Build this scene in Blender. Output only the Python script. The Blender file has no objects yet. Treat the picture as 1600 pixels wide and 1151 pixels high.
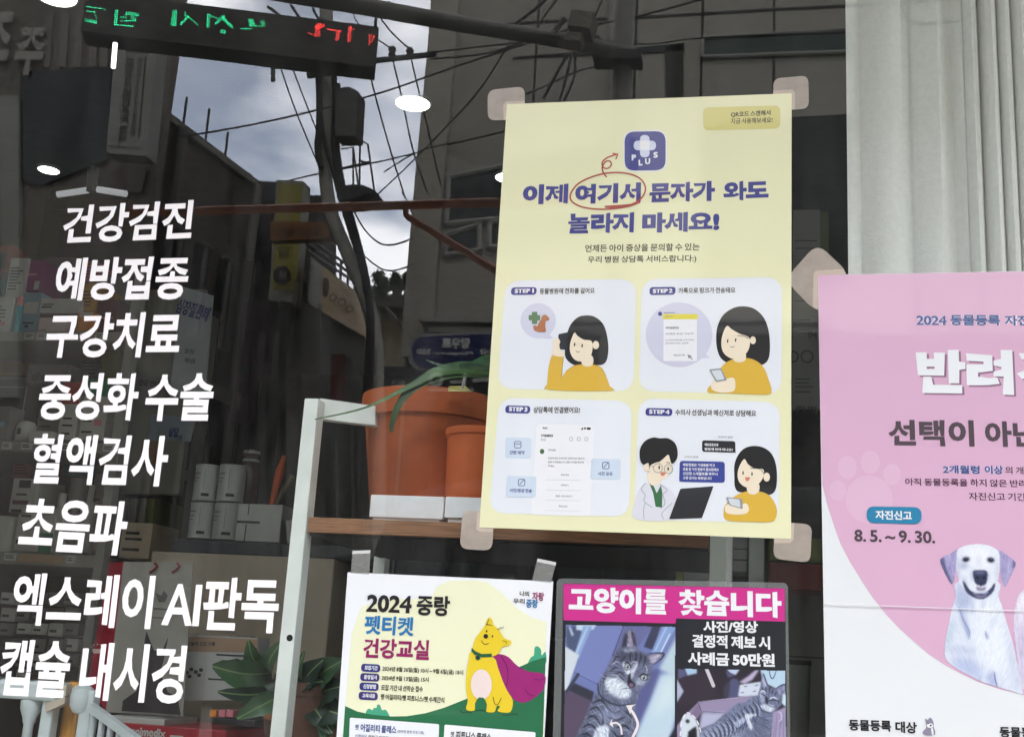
import bpy, bmesh, math, random
import numpy as np
from mathutils import Vector, Matrix
rnd = random.Random(7)
S = bpy.context.scene
COL = S.collection
# ------------------------------------------------------------------ camera
FPX, CX, CY = 1850.0, 800.0, 575.5            # focal length and centre in pixels of the 1600 x 1151 photograph
EYE = Vector((0.350, -1.484, 1.450))
YAW, PIT, ROL = math.radians(-12.12), math.radians(13.97), math.radians(3.45)
FW = Vector((math.sin(YAW)*math.cos(PIT), math.cos(YAW)*math.cos(PIT), math.sin(PIT)))
_r = Vector((math.cos(YAW), -math.sin(YAW), 0)); _u = _r.cross(FW)
RT = _r*math.cos(ROL) + _u*math.sin(ROL); UP = -_r*math.sin(ROL) + _u*math.cos(ROL)
cam = bpy.data.cameras.new('camera'); co = bpy.data.objects.new('camera', cam); COL.objects.link(co)
cam.sensor_fit = 'HORIZONTAL'; cam.sensor_width = 36; cam.lens = 36*FPX/1600
cam.clip_start = 0.05; cam.clip_end = 3000
co.matrix_world = Matrix(((RT.x, UP.x, -FW.x, EYE.x), (RT.y, UP.y, -FW.y, EYE.y), (RT.z, UP.z, -FW.z, EYE.z), (0, 0, 0, 1)))
S.camera = co
# ------------------------------------------------------------------ exposure, sky, sun
S.view_settings.view_transform = 'Standard'; S.view_settings.look = 'None'
S.view_settings.exposure = 1.31; S.view_settings.gamma = 1
S.cycles.use_denoising = True
S.cycles.max_bounces = 10; S.cycles.transparent_max_bounces = 16; S.cycles.glossy_bounces = 4
S.cycles.sample_clamp_indirect = 6
SUN_EL, SUN_AZ = math.radians(52), math.radians(12)
w = bpy.data.worlds.new('World'); S.world = w; w.use_nodes = True
nt = w.node_tree; N = nt.nodes; L = nt.links
bg = N['Background']; bg.inputs[1].default_value = 0.12
sky = N.new('ShaderNodeTexSky'); sky.sky_type = 'NISHITA'; sky.sun_disc = False
sky.sun_elevation = SUN_EL; sky.sun_rotation = SUN_AZ; sky.dust_density = 2.0
tc = N.new('ShaderNodeTexCoord')
mp = N.new('ShaderNodeMapping'); mp.inputs['Scale'].default_value = (1.0, 1.0, 2.3); mp.inputs['Location'].default_value = (3.1, 1.7, 0.4)
n1 = N.new('ShaderNodeTexNoise'); n1.inputs['Scale'].default_value = 2.6; n1.inputs['Detail'].default_value = 9; n1.inputs['Roughness'].default_value = 0.52
r1_haze = 0.22                                    # even the clear gaps hold thin bright haze
n2 = N.new('ShaderNodeTexNoise'); n2.inputs['Scale'].default_value = 3.4; n2.inputs['Detail'].default_value = 7
r1 = N.new('ShaderNodeValToRGB'); r1.color_ramp.elements[0].position = 0.40; r1.color_ramp.elements[1].position = 0.50
r2 = N.new('ShaderNodeValToRGB'); r2.color_ramp.elements[0].position = 0.30; r2.color_ramp.elements[1].position = 0.72
r1.color_ramp.elements[0].color = (r1_haze, r1_haze, r1_haze, 1); r2.color_ramp.elements[0].color = (12.5, 13.4, 15.6, 1); r2.color_ramp.elements[1].color = (37, 36.6, 36.4, 1)
mix = N.new('ShaderNodeMix'); mix.data_type = 'RGBA'
L.new(tc.outputs['Generated'], mp.inputs['Vector']); L.new(mp.outputs[0], n1.inputs['Vector']); L.new(mp.outputs[0], n2.inputs['Vector'])
L.new(n1.outputs['Fac'], r1.inputs[0]); L.new(n2.outputs['Fac'], r2.inputs[0])
L.new(r1.outputs[0], mix.inputs['Factor']); sv = N.new('ShaderNodeVectorMath'); sv.operation = 'SCALE'; sv.inputs['Scale'].default_value = 1.9; L.new(sky.outputs[0], sv.inputs[0]); L.new(sv.outputs[0], mix.inputs['A']); L.new(r2.outputs[0], mix.inputs['B'])
sx = N.new('ShaderNodeSeparateXYZ'); L.new(tc.outputs['Generated'], sx.inputs[0])    # clouds facing the sun, away from it over the street, are the brightest
mr = N.new('ShaderNodeMapRange'); mr.inputs['From Min'].default_value = 0.1; mr.inputs['From Max'].default_value = -0.9; mr.inputs['To Min'].default_value = 0.7; mr.inputs['To Max'].default_value = 2.15; L.new(sx.outputs['Y'], mr.inputs['Value'])
vm = N.new('ShaderNodeVectorMath'); vm.operation = 'SCALE'; L.new(mix.outputs['Result'], vm.inputs[0]); L.new(mr.outputs[0], vm.inputs['Scale']); L.new(vm.outputs[0], bg.inputs[0])
sl = bpy.data.lights.new('sun', 'SUN'); sl.energy = 1.2; sl.angle = math.radians(12); sl.color = (1, 0.96, 0.9)
so = bpy.data.objects.new('sun', sl); COL.objects.link(so); so.rotation_euler = (-(math.pi/2-SUN_EL), 0, -SUN_AZ); so.location = (0, 6, 14)

# ------------------------------------------------------------------ where a line of sight of the photograph meets a plane
def ray(px, py): return FW + RT*((px-CX)/FPX) + UP*((CY-py)/FPX)
def G(px, py, Y=0.0):
    d = ray(px, py); t = (Y-EYE.y)/d.y; return EYE + d*t
def Gz(px, py, z):
    d = ray(px, py); return EYE + d*((z-EYE.z)/d.z)
def R(px, py, D):                                # the real point whose mirror image in the pane shows there
    p = G(px, py, D); return Vector((p.x, -p.y, p.z))
def Rz(px, py, z):
    p = Gz(px, py, z); return Vector((p.x, -p.y, p.z))
def cv(ox, oy, s, pts): return [(ox+x/s, oy+y/s) for x, y in pts]

# ------------------------------------------------------------------ materials
MATS = {}
def lin(c): return tuple(((v/255+0.055)/1.055)**2.4 if v > 10 else v/255/12.92 for v in c)
def M(name, col, rough=0.6, var=0.08, scale=18.0, bump=0.0, metal=0.0, spec=0.5, coat=0.0, bscale=None, stretch=None, emit=None, trans=None, sub=None):
    if name in MATS: return MATS[name]
    m = bpy.data.materials.new(name); m.use_nodes = True; MATS[name] = m
    t = m.node_tree; n = t.nodes; l = t.links; b = n['Principled BSDF']
    b.inputs['Roughness'].default_value = rough; b.inputs['Metallic'].default_value = metal; b.inputs['Specular IOR Level'].default_value = spec
    if coat: b.inputs['Coat Weight'].default_value = coat; b.inputs['Coat Roughness'].default_value = 0.03; b.inputs['Coat IOR'].default_value = 1.8
    if emit:
        b.inputs['Emission Color'].default_value = (*col, 1); b.inputs['Emission Strength'].default_value = emit
    c = (*col, 1)
    b.inputs['Base Color'].default_value = c
    if var or bump:
        tcn = n.new('ShaderNodeTexCoord'); mpn = n.new('ShaderNodeMapping')
        if stretch: mpn.inputs['Scale'].default_value = stretch
        l.new(tcn.outputs['Object'], mpn.inputs[0])
        nz = n.new('ShaderNodeTexNoise'); nz.inputs['Scale'].default_value = scale; nz.inputs['Detail'].default_value = 6; l.new(mpn.outputs[0], nz.inputs['Vector'])
        rp = n.new('ShaderNodeValToRGB'); rp.color_ramp.elements[0].position = 0.3; rp.color_ramp.elements[1].position = 0.7
        rp.color_ramp.elements[0].color = (*[max(0, v*(1-var)) for v in col], 1); rp.color_ramp.elements[1].color = (*[min(1, v*(1+var)) for v in col], 1)
        l.new(nz.outputs['Fac'], rp.inputs[0]); l.new(rp.outputs[0], b.inputs['Base Color'])
        if bump:
            nb = n.new('ShaderNodeTexNoise'); nb.inputs['Scale'].default_value = bscale or scale*3; nb.inputs['Detail'].default_value = 4; l.new(mpn.outputs[0], nb.inputs['Vector'])
            bp = n.new('ShaderNodeBump'); bp.inputs['Strength'].default_value = bump; bp.inputs['Distance'].default_value = 0.01
            l.new(nb.outputs['Fac'], bp.inputs['Height']); l.new(bp.outputs[0], b.inputs['Normal'])
            if coat: l.new(bp.outputs[0], b.inputs['Coat Normal'])
    if trans:
        tr = n.new('ShaderNodeBsdfTransparent'); ms = n.new('ShaderNodeMixShader'); ms.inputs[0].default_value = trans
        l.new(b.outputs[0], ms.inputs[1]); l.new(tr.outputs[0], ms.inputs[2]); l.new(ms.outputs[0], n['Material Output'].inputs[0])
    return m
def ink(name, rgb, **k):                          # printed ink under a clear shiny face
    return M('print_'+name, tuple(v*0.8 for v in lin(rgb)), rough=0.45, var=0.015, scale=9, bump=0.05, bscale=4.0, spec=0.3, coat=0.9, **k)
def fur_mat(name, cols, scale, rot, dist=5.0):        # tabby bands: a bent wave between dark, middle and light hair
    m = ink(name, (128, 128, 128)); t = m.node_tree; n = t.nodes; l = t.links; b = n['Principled BSDF']
    tcn = n.new('ShaderNodeTexCoord'); mpn = n.new('ShaderNodeMapping'); mpn.inputs['Rotation'].default_value = (0, math.radians(rot), 0); l.new(tcn.outputs['Object'], mpn.inputs[0])
    wv = n.new('ShaderNodeTexWave'); wv.bands_direction = 'X'; wv.inputs['Scale'].default_value = scale; wv.inputs['Distortion'].default_value = dist; wv.inputs['Detail'].default_value = 4; wv.inputs['Detail Scale'].default_value = 2.4; wv.inputs['Detail Roughness'].default_value = 0.6; l.new(mpn.outputs[0], wv.inputs['Vector'])
    nz = n.new('ShaderNodeTexNoise'); nz.inputs['Scale'].default_value = scale*11; nz.inputs['Detail'].default_value = 5; l.new(mpn.outputs[0], nz.inputs['Vector'])
    ad = n.new('ShaderNodeMath'); ad.operation = 'MULTIPLY_ADD'; ad.inputs[1].default_value = 0.38; l.new(wv.outputs['Fac'], ad.inputs[0])
    mu = n.new('ShaderNodeMath'); mu.operation = 'MULTIPLY'; mu.inputs[1].default_value = 0.72; l.new(nz.outputs['Fac'], mu.inputs[0]); l.new(mu.outputs[0], ad.inputs[2])
    rp = n.new('ShaderNodeValToRGB'); e = rp.color_ramp.elements; e[0].position = 0.22; e[0].color = (*[c*0.8 for c in lin(cols[0])], 1); e[1].position = 0.78; e[1].color = (*[c*0.8 for c in lin(cols[2])], 1)
    k = e.new(0.48); k.color = (*[c*0.8 for c in lin(cols[1])], 1); l.new(ad.outputs[0], rp.inputs[0]); l.new(rp.outputs[0], b.inputs['Base Color']); return m
def paint(name, rgb, rough=0.5, **k): return M(name, lin(rgb), rough=rough, **k)
def glass_mat():
    m = bpy.data.materials.new('window_glass'); m.use_nodes = True; t = m.node_tree; n = t.nodes; l = t.links
    n.remove(n['Principled BSDF'])
    tr = n.new('ShaderNodeBsdfTransparent'); tr.inputs[0].default_value = (0.972, 0.985, 0.98, 1)
    gl = n.new('ShaderNodeBsdfGlossy'); gl.inputs['Roughness'].default_value = 0.0
    geo = n.new('ShaderNodeNewGeometry')
    dt = n.new('ShaderNodeVectorMath'); dt.operation = 'DOT_PRODUCT'; l.new(geo.outputs['Incoming'], dt.inputs[0]); l.new(geo.outputs['Normal'], dt.inputs[1])
    ab = n.new('ShaderNodeMath'); ab.operation = 'ABSOLUTE'; l.new(dt.outputs['Value'], ab.inputs[0])
    om = n.new('ShaderNodeMath'); om.operation = 'SUBTRACT'; om.inputs[0].default_value = 1; l.new(ab.outputs[0], om.inputs[1])
    pw = n.new('ShaderNodeMath'); pw.operation = 'POWER'; pw.inputs[1].default_value = 5; l.new(om.outputs[0], pw.inputs[0])
    ma = n.new('ShaderNodeMath'); ma.operation = 'MULTIPLY_ADD'; ma.inputs[1].default_value = 0.88; ma.inputs[2].default_value = GLASS_R0; l.new(pw.outputs[0], ma.inputs[0])
    nb = n.new('ShaderNodeMath'); nb.operation = 'SUBTRACT'; nb.inputs[0].default_value = 1; l.new(geo.outputs['Backfacing'], nb.inputs[1])
    mu = n.new('ShaderNodeMath'); mu.operation = 'MULTIPLY'; l.new(ma.outputs[0], mu.inputs[0]); l.new(nb.outputs[0], mu.inputs[1])
    # slow waviness of rolled glass
    tcn = n.new('ShaderNodeTexCoord'); nz = n.new('ShaderNodeTexNoise'); nz.inputs['Scale'].default_value = 2.2; nz.inputs['Detail'].default_value = 1; l.new(tcn.outputs['Object'], nz.inputs['Vector'])
    bp = n.new('ShaderNodeBump'); bp.inputs['Strength'].default_value = 0.035; bp.inputs['Distance'].default_value = 0.01; l.new(nz.outputs['Fac'], bp.inputs['Height']); l.new(bp.outputs[0], gl.inputs['Normal'])
    ms = n.new('ShaderNodeMixShader'); l.new(mu.outputs[0], ms.inputs[0]); l.new(tr.outputs[0], ms.inputs[1]); l.new(gl.outputs[0], ms.inputs[2])
    df = n.new('ShaderNodeBsdfDiffuse'); df.inputs[0].default_value = (0.75, 0.74, 0.72, 1); mpd = n.new('ShaderNodeMapping'); mpd.inputs['Scale'].default_value = (7, 1, 1.6); l.new(tcn.outputs['Object'], mpd.inputs[0])
    dn = n.new('ShaderNodeTexNoise'); dn.inputs['Scale'].default_value = 1.7; dn.inputs['Detail'].default_value = 9; dn.inputs['Roughness'].default_value = 0.7; l.new(mpd.outputs[0], dn.inputs['Vector'])
    dr = n.new('ShaderNodeMapRange'); dr.inputs['From Min'].default_value = 0.45; dr.inputs['From Max'].default_value = 0.8; dr.inputs['To Min'].default_value = 0.002; dr.inputs['To Max'].default_value = 0.022; l.new(dn.outputs['Fac'], dr.inputs['Value'])
    m2 = n.new('ShaderNodeMixShader'); l.new(dr.outputs[0], m2.inputs[0]); l.new(ms.outputs[0], m2.inputs[1]); l.new(df.outputs[0], m2.inputs[2])
    l.new(m2.outputs[0], n['Material Output'].inputs[0]); return m
GLASS_R0 = 0.074

# ------------------------------------------------------------------ mesh builder
WLOC = {}
def tag(o, label=None, cat=None, group=None, kind=None):
    if label: o['label'] = label
    if cat: o['category'] = cat
    if group: o['group'] = group
    if kind: o['kind'] = kind
    return o
def thing(name, label, cat, loc, group=None):
    o = bpy.data.objects.new(name, None); COL.objects.link(o); o.location = loc; o.empty_display_size = 0.05
    WLOC[o.name] = Vector(loc); return tag(o, label, cat, group)
class MB:
    def __init__(s): s.v = []; s.f = []; s.mi = []; s.m = 0
    def add(s, vs, fs):
        b = len(s.v); s.v += [Vector(p) for p in vs]
        for f in fs: s.f.append([b+i for i in f]); s.mi.append(s.m)
        return s
    def poly(s, pts): return s.add(pts, [list(range(len(pts)))])
    def hexa(s, q, off):                          # a quad pushed along off: a closed box
        q = [Vector(p) for p in q]; k = len(q)
        v = q + [p+Vector(off) for p in q]
        f = [list(range(k)), list(range(2*k-1, k-1, -1))] + [[i, i+k, (i+1) % k+k, (i+1) % k] for i in range(k)]
        return s.add(v, f)
    def box(s, a, b, bev=0.0):
        a, b = Vector(a), Vector(b); lo = Vector(map(min, a, b)); hi = Vector(map(max, a, b))
        bm = bmesh.new(); bmesh.ops.create_cube(bm, size=1)
        for v in bm.verts: v.co = Vector(((lo[i]+hi[i])/2 + v.co[i]*(hi[i]-lo[i]) for i in range(3)))
        if bev: bmesh.ops.bevel(bm, geom=bm.edges[:], offset=min(bev, min(hi-lo)*0.4), segments=2, affect='EDGES', profile=0.5)
        s.bm(bm); return s
    def bm(s, bm):
        bm.verts.index_update(); s.add([v.co.copy() for v in bm.verts], [[v.index for v in f.verts] for f in bm.faces]); bm.free(); return s
    def tube(s, pts, r, n=8, cap=True):
        pts = [Vector(p) for p in pts]; k = len(pts); rr = r if isinstance(r, (list, tuple)) else [r]*k
        vs = []; ref = None
        for i, p in enumerate(pts):
            d = (pts[min(i+1, k-1)]-pts[max(i-1, 0)]).normalized()
            if ref is None: ref = Vector((0, 0, 1)) if abs(d.z) < 0.9 else Vector((1, 0, 0))
            a = d.cross(ref).normalized(); b = a.cross(d).normalized(); ref = b
            for j in range(n):
                t = 2*math.pi*j/n; vs.append(p + (a*math.cos(t)+b*math.sin(t))*rr[i])
        fs = [[i*n+j, i*n+(j+1) % n, (i+1)*n+(j+1) % n, (i+1)*n+j] for i in range(k-1) for j in range(n)]
        if cap: fs += [list(range(n-1, -1, -1)), [(k-1)*n+j for j in range(n)]]
        return s.add(vs, fs)
    def lathe(s, c, prof, n=32, cap=True):        # prof: (radius, height) from the bottom up
        c = Vector(c); vs = [c+Vector((r*math.cos(2*math.pi*j/n), r*math.sin(2*math.pi*j/n), h)) for r, h in prof for j in range(n)]
        k = len(prof); fs = [[i*n+j, i*n+(j+1) % n, (i+1)*n+(j+1) % n, (i+1)*n+j] for i in range(k-1) for j in range(n)]
        if cap: fs += [list(range(n-1, -1, -1)), [(k-1)*n+j for j in range(n)]]
        return s.add(vs, fs)
    def sheet(s, grid):
        r = len(grid); c = len(grid[0]); return s.add([p for row in grid for p in row], [[i*c+j, i*c+j+1, (i+1)*c+j+1, (i+1)*c+j] for i in range(r-1) for j in range(c-1)])
    def build(s, name, mat, parent=None, smooth=False, label=None, cat=None, group=None, kind=None):
        lo = Vector((min(v[i] for v in s.v) for i in range(3))); hi = Vector((max(v[i] for v in s.v) for i in range(3)))
        base = Vector(((lo.x+hi.x)/2, (lo.y+hi.y)/2, lo.z))
        me = bpy.data.meshes.new(name); me.from_pydata([v-base for v in s.v], [], s.f)
        for m in (mat if isinstance(mat, (list, tuple)) else [mat]): me.materials.append(m)
        for p, i in zip(me.polygons, s.mi): p.material_index = i; p.use_smooth = smooth
        me.update()
        if smooth:
            try: me.set_sharp_from_angle(angle=math.radians(38))
            except Exception: pass
        o = bpy.data.objects.new(name, me); COL.objects.link(o); o.location = base; WLOC[o.name] = base
        if parent: o.parent = parent; o.matrix_parent_inverse = Matrix.Translation(-WLOC[parent.name])
        return tag(o, label, cat, group, kind)

# ------------------------------------------------------------------ lettering as flat meshes
TC = {}
TS = bpy.data.scenes.new('lettering')
def text_raw(s, wgt=0.0, sp=1.0):
    key = (s, wgt, sp)
    if key in TC: return TC[key]
    c = bpy.data.curves.new('t', 'FONT'); c.body = s; c.resolution_u = 3; c.space_character = sp; c.space_word = 0.7
    o = bpy.data.objects.new('t', c); TS.collection.objects.link(o); 
    with bpy.context.temp_override(scene=TS, view_layer=TS.view_layers[0]): me = bpy.data.meshes.new_from_object(o.evaluated_get(bpy.context.evaluated_depsgraph_get()))
    bpy.data.objects.remove(o); bpy.data.curves.remove(c)
    v = [(p.co.x, p.co.y, 0.0) for p in me.vertices]; f = [list(p.vertices) for p in me.polygons]
    if wgt:                                        # embolden: sharp-cornered border round every outline, narrower where another outline is near
        nx = {}
        for p in me.polygons:
            if p.area < 1e-8: continue
            vv = list(p.vertices) if p.normal.z > 0 else list(p.vertices)[::-1]
            for i in range(len(vv)): nx.setdefault((vv[i], vv[(i+1) % len(vv)]), 0)
        ed = [e for e in nx if (e[1], e[0]) not in nx and math.hypot(v[e[0]][0]-v[e[1]][0], v[e[0]][1]-v[e[1]][1]) > 1e-6]
        if ed:
            A = np.array([v[e[0]][:2] for e in ed]); B = np.array([v[e[1]][:2] for e in ed]); Dr = B-A; Ln = np.linalg.norm(Dr, axis=1); U = Dr/Ln[:, None]; Nn = np.stack([U[:, 1], -U[:, 0]], 1)
            gap = np.full(len(ed), 9.0)
            for q_ in (0.04, 0.28, 0.5, 0.72, 0.96):
                O = A+Dr*q_
                for i in range(len(ed)):
                    den = Nn[i, 0]*Dr[:, 1]-Nn[i, 1]*Dr[:, 0]; den = np.where(abs(den) < 1e-9, 1e-9, den); w0 = A-O[i]
                    t = (w0[:, 0]*Dr[:, 1]-w0[:, 1]*Dr[:, 0])/den; s_ = (w0[:, 0]*Nn[i, 1]-w0[:, 1]*Nn[i, 0])/den; ok = (t > 1e-3) & (s_ >= 0) & (s_ <= 1); ok[i] = False
                    if ok.any(): gap[i] = min(gap[i], float(t[ok].min()))
            st = {e[0]: i for i, e in enumerate(ed)}; en = {e[1]: i for i, e in enumerate(ed)}; off = {}
            for vi in set(st) | set(en):
                i, j = en.get(vi, st.get(vi)), st.get(vi, en.get(vi)); mth = Nn[i]+Nn[j]; q = np.linalg.norm(mth)
                mth = mth/q if q > 1e-3 else Nn[i]; ml = min(1.5, 1/max(0.5, float(mth@Nn[i]))); p0 = np.array(v[vi][:2])
                den = mth[0]*Dr[:, 1]-mth[1]*Dr[:, 0]; den = np.where(abs(den) < 1e-9, 1e-9, den); w0 = A-p0
                t = (w0[:, 0]*Dr[:, 1]-w0[:, 1]*Dr[:, 0])/den; s_ = (w0[:, 0]*mth[1]-w0[:, 1]*mth[0])/den
                ok = (t > 1e-4) & (s_ >= -0.02) & (s_ <= 1.02); ok[i] = ok[j] = False
                off[vi] = p0+mth*min(wgt*ml, 0.36*float(t[ok].min()) if ok.any() else 9, 0.34*min(gap[i], gap[j])*ml)
            for k, (e0, e1) in enumerate(ed):
                z = 2e-6*(1+k % 40); i0 = len(v); v += [(*v[e0][:2], z), (*off[e0], z), (*off[e1], z), (*v[e1][:2], z)]; f.append([i0, i0+1, i0+2, i0+3])
    bpy.data.meshes.remove(me)
    x0 = min(p[0] for p in v); x1 = max(p[0] for p in v); y0 = min(p[1] for p in v); y1 = max(p[1] for p in v)
    v = [((x-x0)/(x1-x0), (y-y0)/(y1-y0), z) for x, y, z in v]; TC[key] = (v, f, (x1-x0)/(y1-y0)); return TC[key]
def text3(mb, s, o, u, v, wgt=0.02, lift=None, sp=1.0):
    """s written on the parallelogram from o along u and v; lift points off the face"""
    vs, fs, _ = text_raw(s, wgt, sp); n = lift if lift is not None else Vector((0, -1, 0))
    mb.add([Vector(o)+Vector(u)*a+Vector(v)*b+n*z for a, b, z in vs], fs)
# ------------------------------------------------------------------ flat print on the pane, given by photograph pixels
Y0, DY = -0.0016, 0.00016
def sm(pts, n=5):                                  # closed smooth outline
    k = len(pts); out = []
    for i in range(k):
        p0, p1, p2, p3 = (pts[(i+j-1) % k] for j in range(4))
        for q in range(n):
            t = q/n; a, b, c, d = (-t+2*t*t-t**3)/2, (2-5*t*t+3*t**3)/2, (t+4*t*t-3*t**3)/2, (-t*t+t**3)/2
            out.append((a*p0[0]+b*p1[0]+c*p2[0]+d*p3[0], a*p0[1]+b*p1[1]+c*p2[1]+d*p3[1]))
    return out
def ol(pts, n=5):                                  # open smooth line
    k = len(pts); out = []
    for i in range(k-1):
        p0, p1, p2, p3 = pts[max(i-1, 0)], pts[i], pts[i+1], pts[min(i+2, k-1)]
        for q in range(n):
            t = q/n; a, b, c, d = (-t+2*t*t-t**3)/2, (2-5*t*t+3*t**3)/2, (t+4*t*t-3*t**3)/2, (-t*t+t**3)/2
            out.append((a*p0[0]+b*p1[0]+c*p2[0]+d*p3[0], a*p0[1]+b*p1[1]+c*p2[1]+d*p3[1]))
    return out+[pts[-1]]
def ell(cx, cy, rx, ry, rot=0, n=24, a0=0, a1=360):
    c, s = math.cos(math.radians(rot)), math.sin(math.radians(rot)); o = []
    full = a1-a0 >= 360
    for i in range(n if full else n+1):
        t = math.radians(a0+(a1-a0)*i/n); x, y = rx*math.cos(t), ry*math.sin(t); o.append((cx+x*c-y*s, cy+x*s+y*c))
    return o
def rq(q, r, n=5):                                  # rounded quad
    o = []
    for i in range(4):
        p, a, b = Vector((*q[i], 0)), Vector((*q[i-1], 0)), Vector((*q[(i+1) % 4], 0))
        da, db = (a-p).normalized()*r, (b-p).normalized()*r
        for k in range(n+1):
            t = k/n; x = p+da*(1-t)**2+db*t*t; o.append((x.x, x.y))
    return o
def rr(x0, y0, x1, y1, r, dl=0.0, dr=0.0): return rq([(x0, y0), (x1, y0+dr), (x1, y1+dr), (x0+dl, y1)], r)
class Flat(MB):
    def __init__(s, layer=0): super().__init__(); s.Y = Y0-DY*layer; s.k = 0
    def P(s, px, py): return G(px, py, s.Y-3e-6*(s.k % 30))
    def p(s, pts): s.k += 1; s.poly([s.P(*q) for q in pts]); return s
    def line(s, pts, wd, taper=False):
        k = len(pts); a = []; b = []; s.k += 1
        for i, (x, y) in enumerate(pts):
            x0, y0 = pts[max(i-1, 0)]; x1, y1 = pts[min(i+1, k-1)]; d = math.hypot(x1-x0, y1-y0) or 1; nx, ny = -(y1-y0)/d, (x1-x0)/d
            h = wd/2*(1 if not taper else max(0.12, math.sin(math.pi*(i+0.4)/(k-0.2)))); a.append(s.P(x+nx*h, y+ny*h)); b.append(s.P(x-nx*h, y-ny*h))
        s.add(a+b, [[i, i+1, k+i+1, k+i] for i in range(k-1)]); return s
    def t(s, txt, bl, br, h, wgt=0.02, sp=1.0):
        o, e = s.P(*bl), s.P(*br); u = e-o; v = Vector((-u.z, 0, u.x)).normalized()*(u.length*h/math.hypot(br[0]-bl[0], br[1]-bl[1])); text3(s, txt, o, u, v, wgt, sp=sp); return s
# ------------------------------------------------------------------ the shop window: pane, frame, wall round it
P00 = G(0, 0); P10 = G(1600, 0); P01 = G(0, 1151); P11 = G(1600, 1151)
WX0, WX1, WZ0, WZ1 = -1.35, 1.75, 0.62, 2.92
win = thing('shop_window', 'large clear pane of the shop front mirroring the street opposite', 'window', ((WX0+WX1)/2, 0, WZ0))
MB().box((WX0, 0, WZ0), (WX1, 0.008, WZ1)).build('pane', glass_mat(), win)
alu = paint('aluminium', (150, 152, 150), 0.35, metal=0.7)
fr = MB(); fw = 0.06
for a, b in (((WX0-fw, -0.03, WZ0), (WX0, 0.05, WZ1)), ((WX1, -0.03, WZ0), (WX1+fw, 0.05, WZ1)), ((WX0-fw, -0.03, WZ1), (WX1+fw, 0.05, WZ1+fw)), ((WX0-fw, -0.03, WZ0-fw), (WX1+fw, 0.05, WZ0))): fr.box(a, b, 0.004)
fr.build('frame', alu, win)
stucco = paint('shop_stucco', (168, 164, 156), 0.85, bump=0.2)
fac = thing('shop_front_wall', 'pale rendered wall around the shop window', 'wall', (0.2, 0.1, 0))
wm = MB(); T = 0.22
for a, b in (((-6, -0.02, 0), (WX0-fw, T, 3.4)), ((WX1+fw, -0.02, 0), (6, T, 3.4)), ((WX0-fw, -0.02, WZ1+fw), (WX1+fw, T, 3.4)), ((WX0-fw, -0.02, 0), (WX1+fw, T, WZ0-fw))): wm.box(a, b)
wm.build('wall', stucco, fac)
MB().box((-6, -1.1, 3.4), (6, T, 4.3)).build('fascia', paint('fascia', (120, 122, 120), 0.6), fac)  # unseen deep overhang, added to keep sky light off the posters
MB().box((-6, -0.02, 4.31), (6, 6, 8)).build('upper_storey', stucco, fac)

# ------------------------------------------------------------------ white vinyl lettering on the pane
vinyl = M('white_vinyl', (0.84, 0.80, 0.80), rough=0.35, var=0.02, scale=4)
for s, bl, br, h, wg, words_ in (
    ('건강검진', (95, 381), (298, 373), 59, 0.032, 'topmost of the white lines'),
    ('예방접종', (82, 470), (290, 468), 65, 0.032, 'second white line from the top'),
    ('구강치료', (68, 559), (278, 558), 67, 0.032, 'third white line, four letters'),
    ('중성화 수술', (56, 656), (329, 658), 70, 0.032, 'fourth white line, with a small gap inside'),
    ('혈액검사', (43, 755), (257, 760), 73, 0.032, 'fifth white line, below the one with a gap'),
    ('초음파', (26, 859), (192, 868), 76, 0.032, 'the only three-letter white line'),
    ('엑스레이 AI판독', (14, 976), (432, 989), 76, 0.032, 'longest white line, with Latin capitals AI'),
    ('캡슐 내시경', (-6, 1086), (284, 1100), 80, 0.032, 'lowest white line, two words')):
    f = Flat(2); f.t(s, bl, br, h, wg, 1.0)
    o = f.build('window_lettering', vinyl, label='white vinyl letters reading %s on the window, %s' % (s, words_), cat='lettering', group='white vinyl lines on the pane')

# ------------------------------------------------------------------ tape patches
def tape(pts, r, label, edge, name='tape_patch'):
    f = Flat(0); f.p(rq(pts, r))
    o = f.build(name, M('beige_tape', lin((158, 147, 136)), 0.38, var=0.10, scale=45, spec=0.5, bump=0.12, bscale=70, trans=0.12), label=label, cat='tape', group='beige tape patches')
    f = Flat(1)
    for q in edge: f.p(q)
    f.build('creased_edge', M('tape_light', lin((178, 162, 148)), 0.5, var=0.02, scale=60), o)
tape([(762, 141), (820, 135), (820, 186), (762, 189)], 13, 'beige tape patch on the top left corner of the yellow poster', [[(787, 188), (786, 166), (790, 159), (820, 158), (820, 165), (791, 168), (791, 188)]])
tape([(1208, 123), (1263, 118), (1264, 170), (1209, 174)], 12, 'beige tape patch on the top right corner of the yellow poster', [[(1208, 142), (1238, 140), (1242, 145), (1242, 171), (1236, 171), (1236, 148), (1208, 150)]])
tape([(723, 796), (772, 800), (769, 860), (718, 857)], 14, 'beige tape patch on the bottom left corner of the yellow poster', [[(746, 799), (751, 799), (750, 824), (770, 826), (770, 831), (749, 830), (744, 826)]])
tape([(1211, 814), (1269, 819), (1266, 879), (1208, 872)], 13, 'beige tape patch on the bottom right corner of the yellow poster', [[(1210, 841), (1236, 842), (1236, 817), (1241, 817), (1240, 842), (1235, 848), (1210, 848)]])
tape([(1277, 380), (1328, 428), (1275, 488), (1226, 437)], 20, 'diamond-set beige tape patch on the pink poster corner', [[(1270, 480), (1271, 428), (1274, 423), (1318, 420), (1324, 432), (1278, 433), (1278, 484)]])
clear = M('clear_tape', lin((150, 150, 146)), 0.25, var=0.1, scale=30, trans=0.45)
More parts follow.
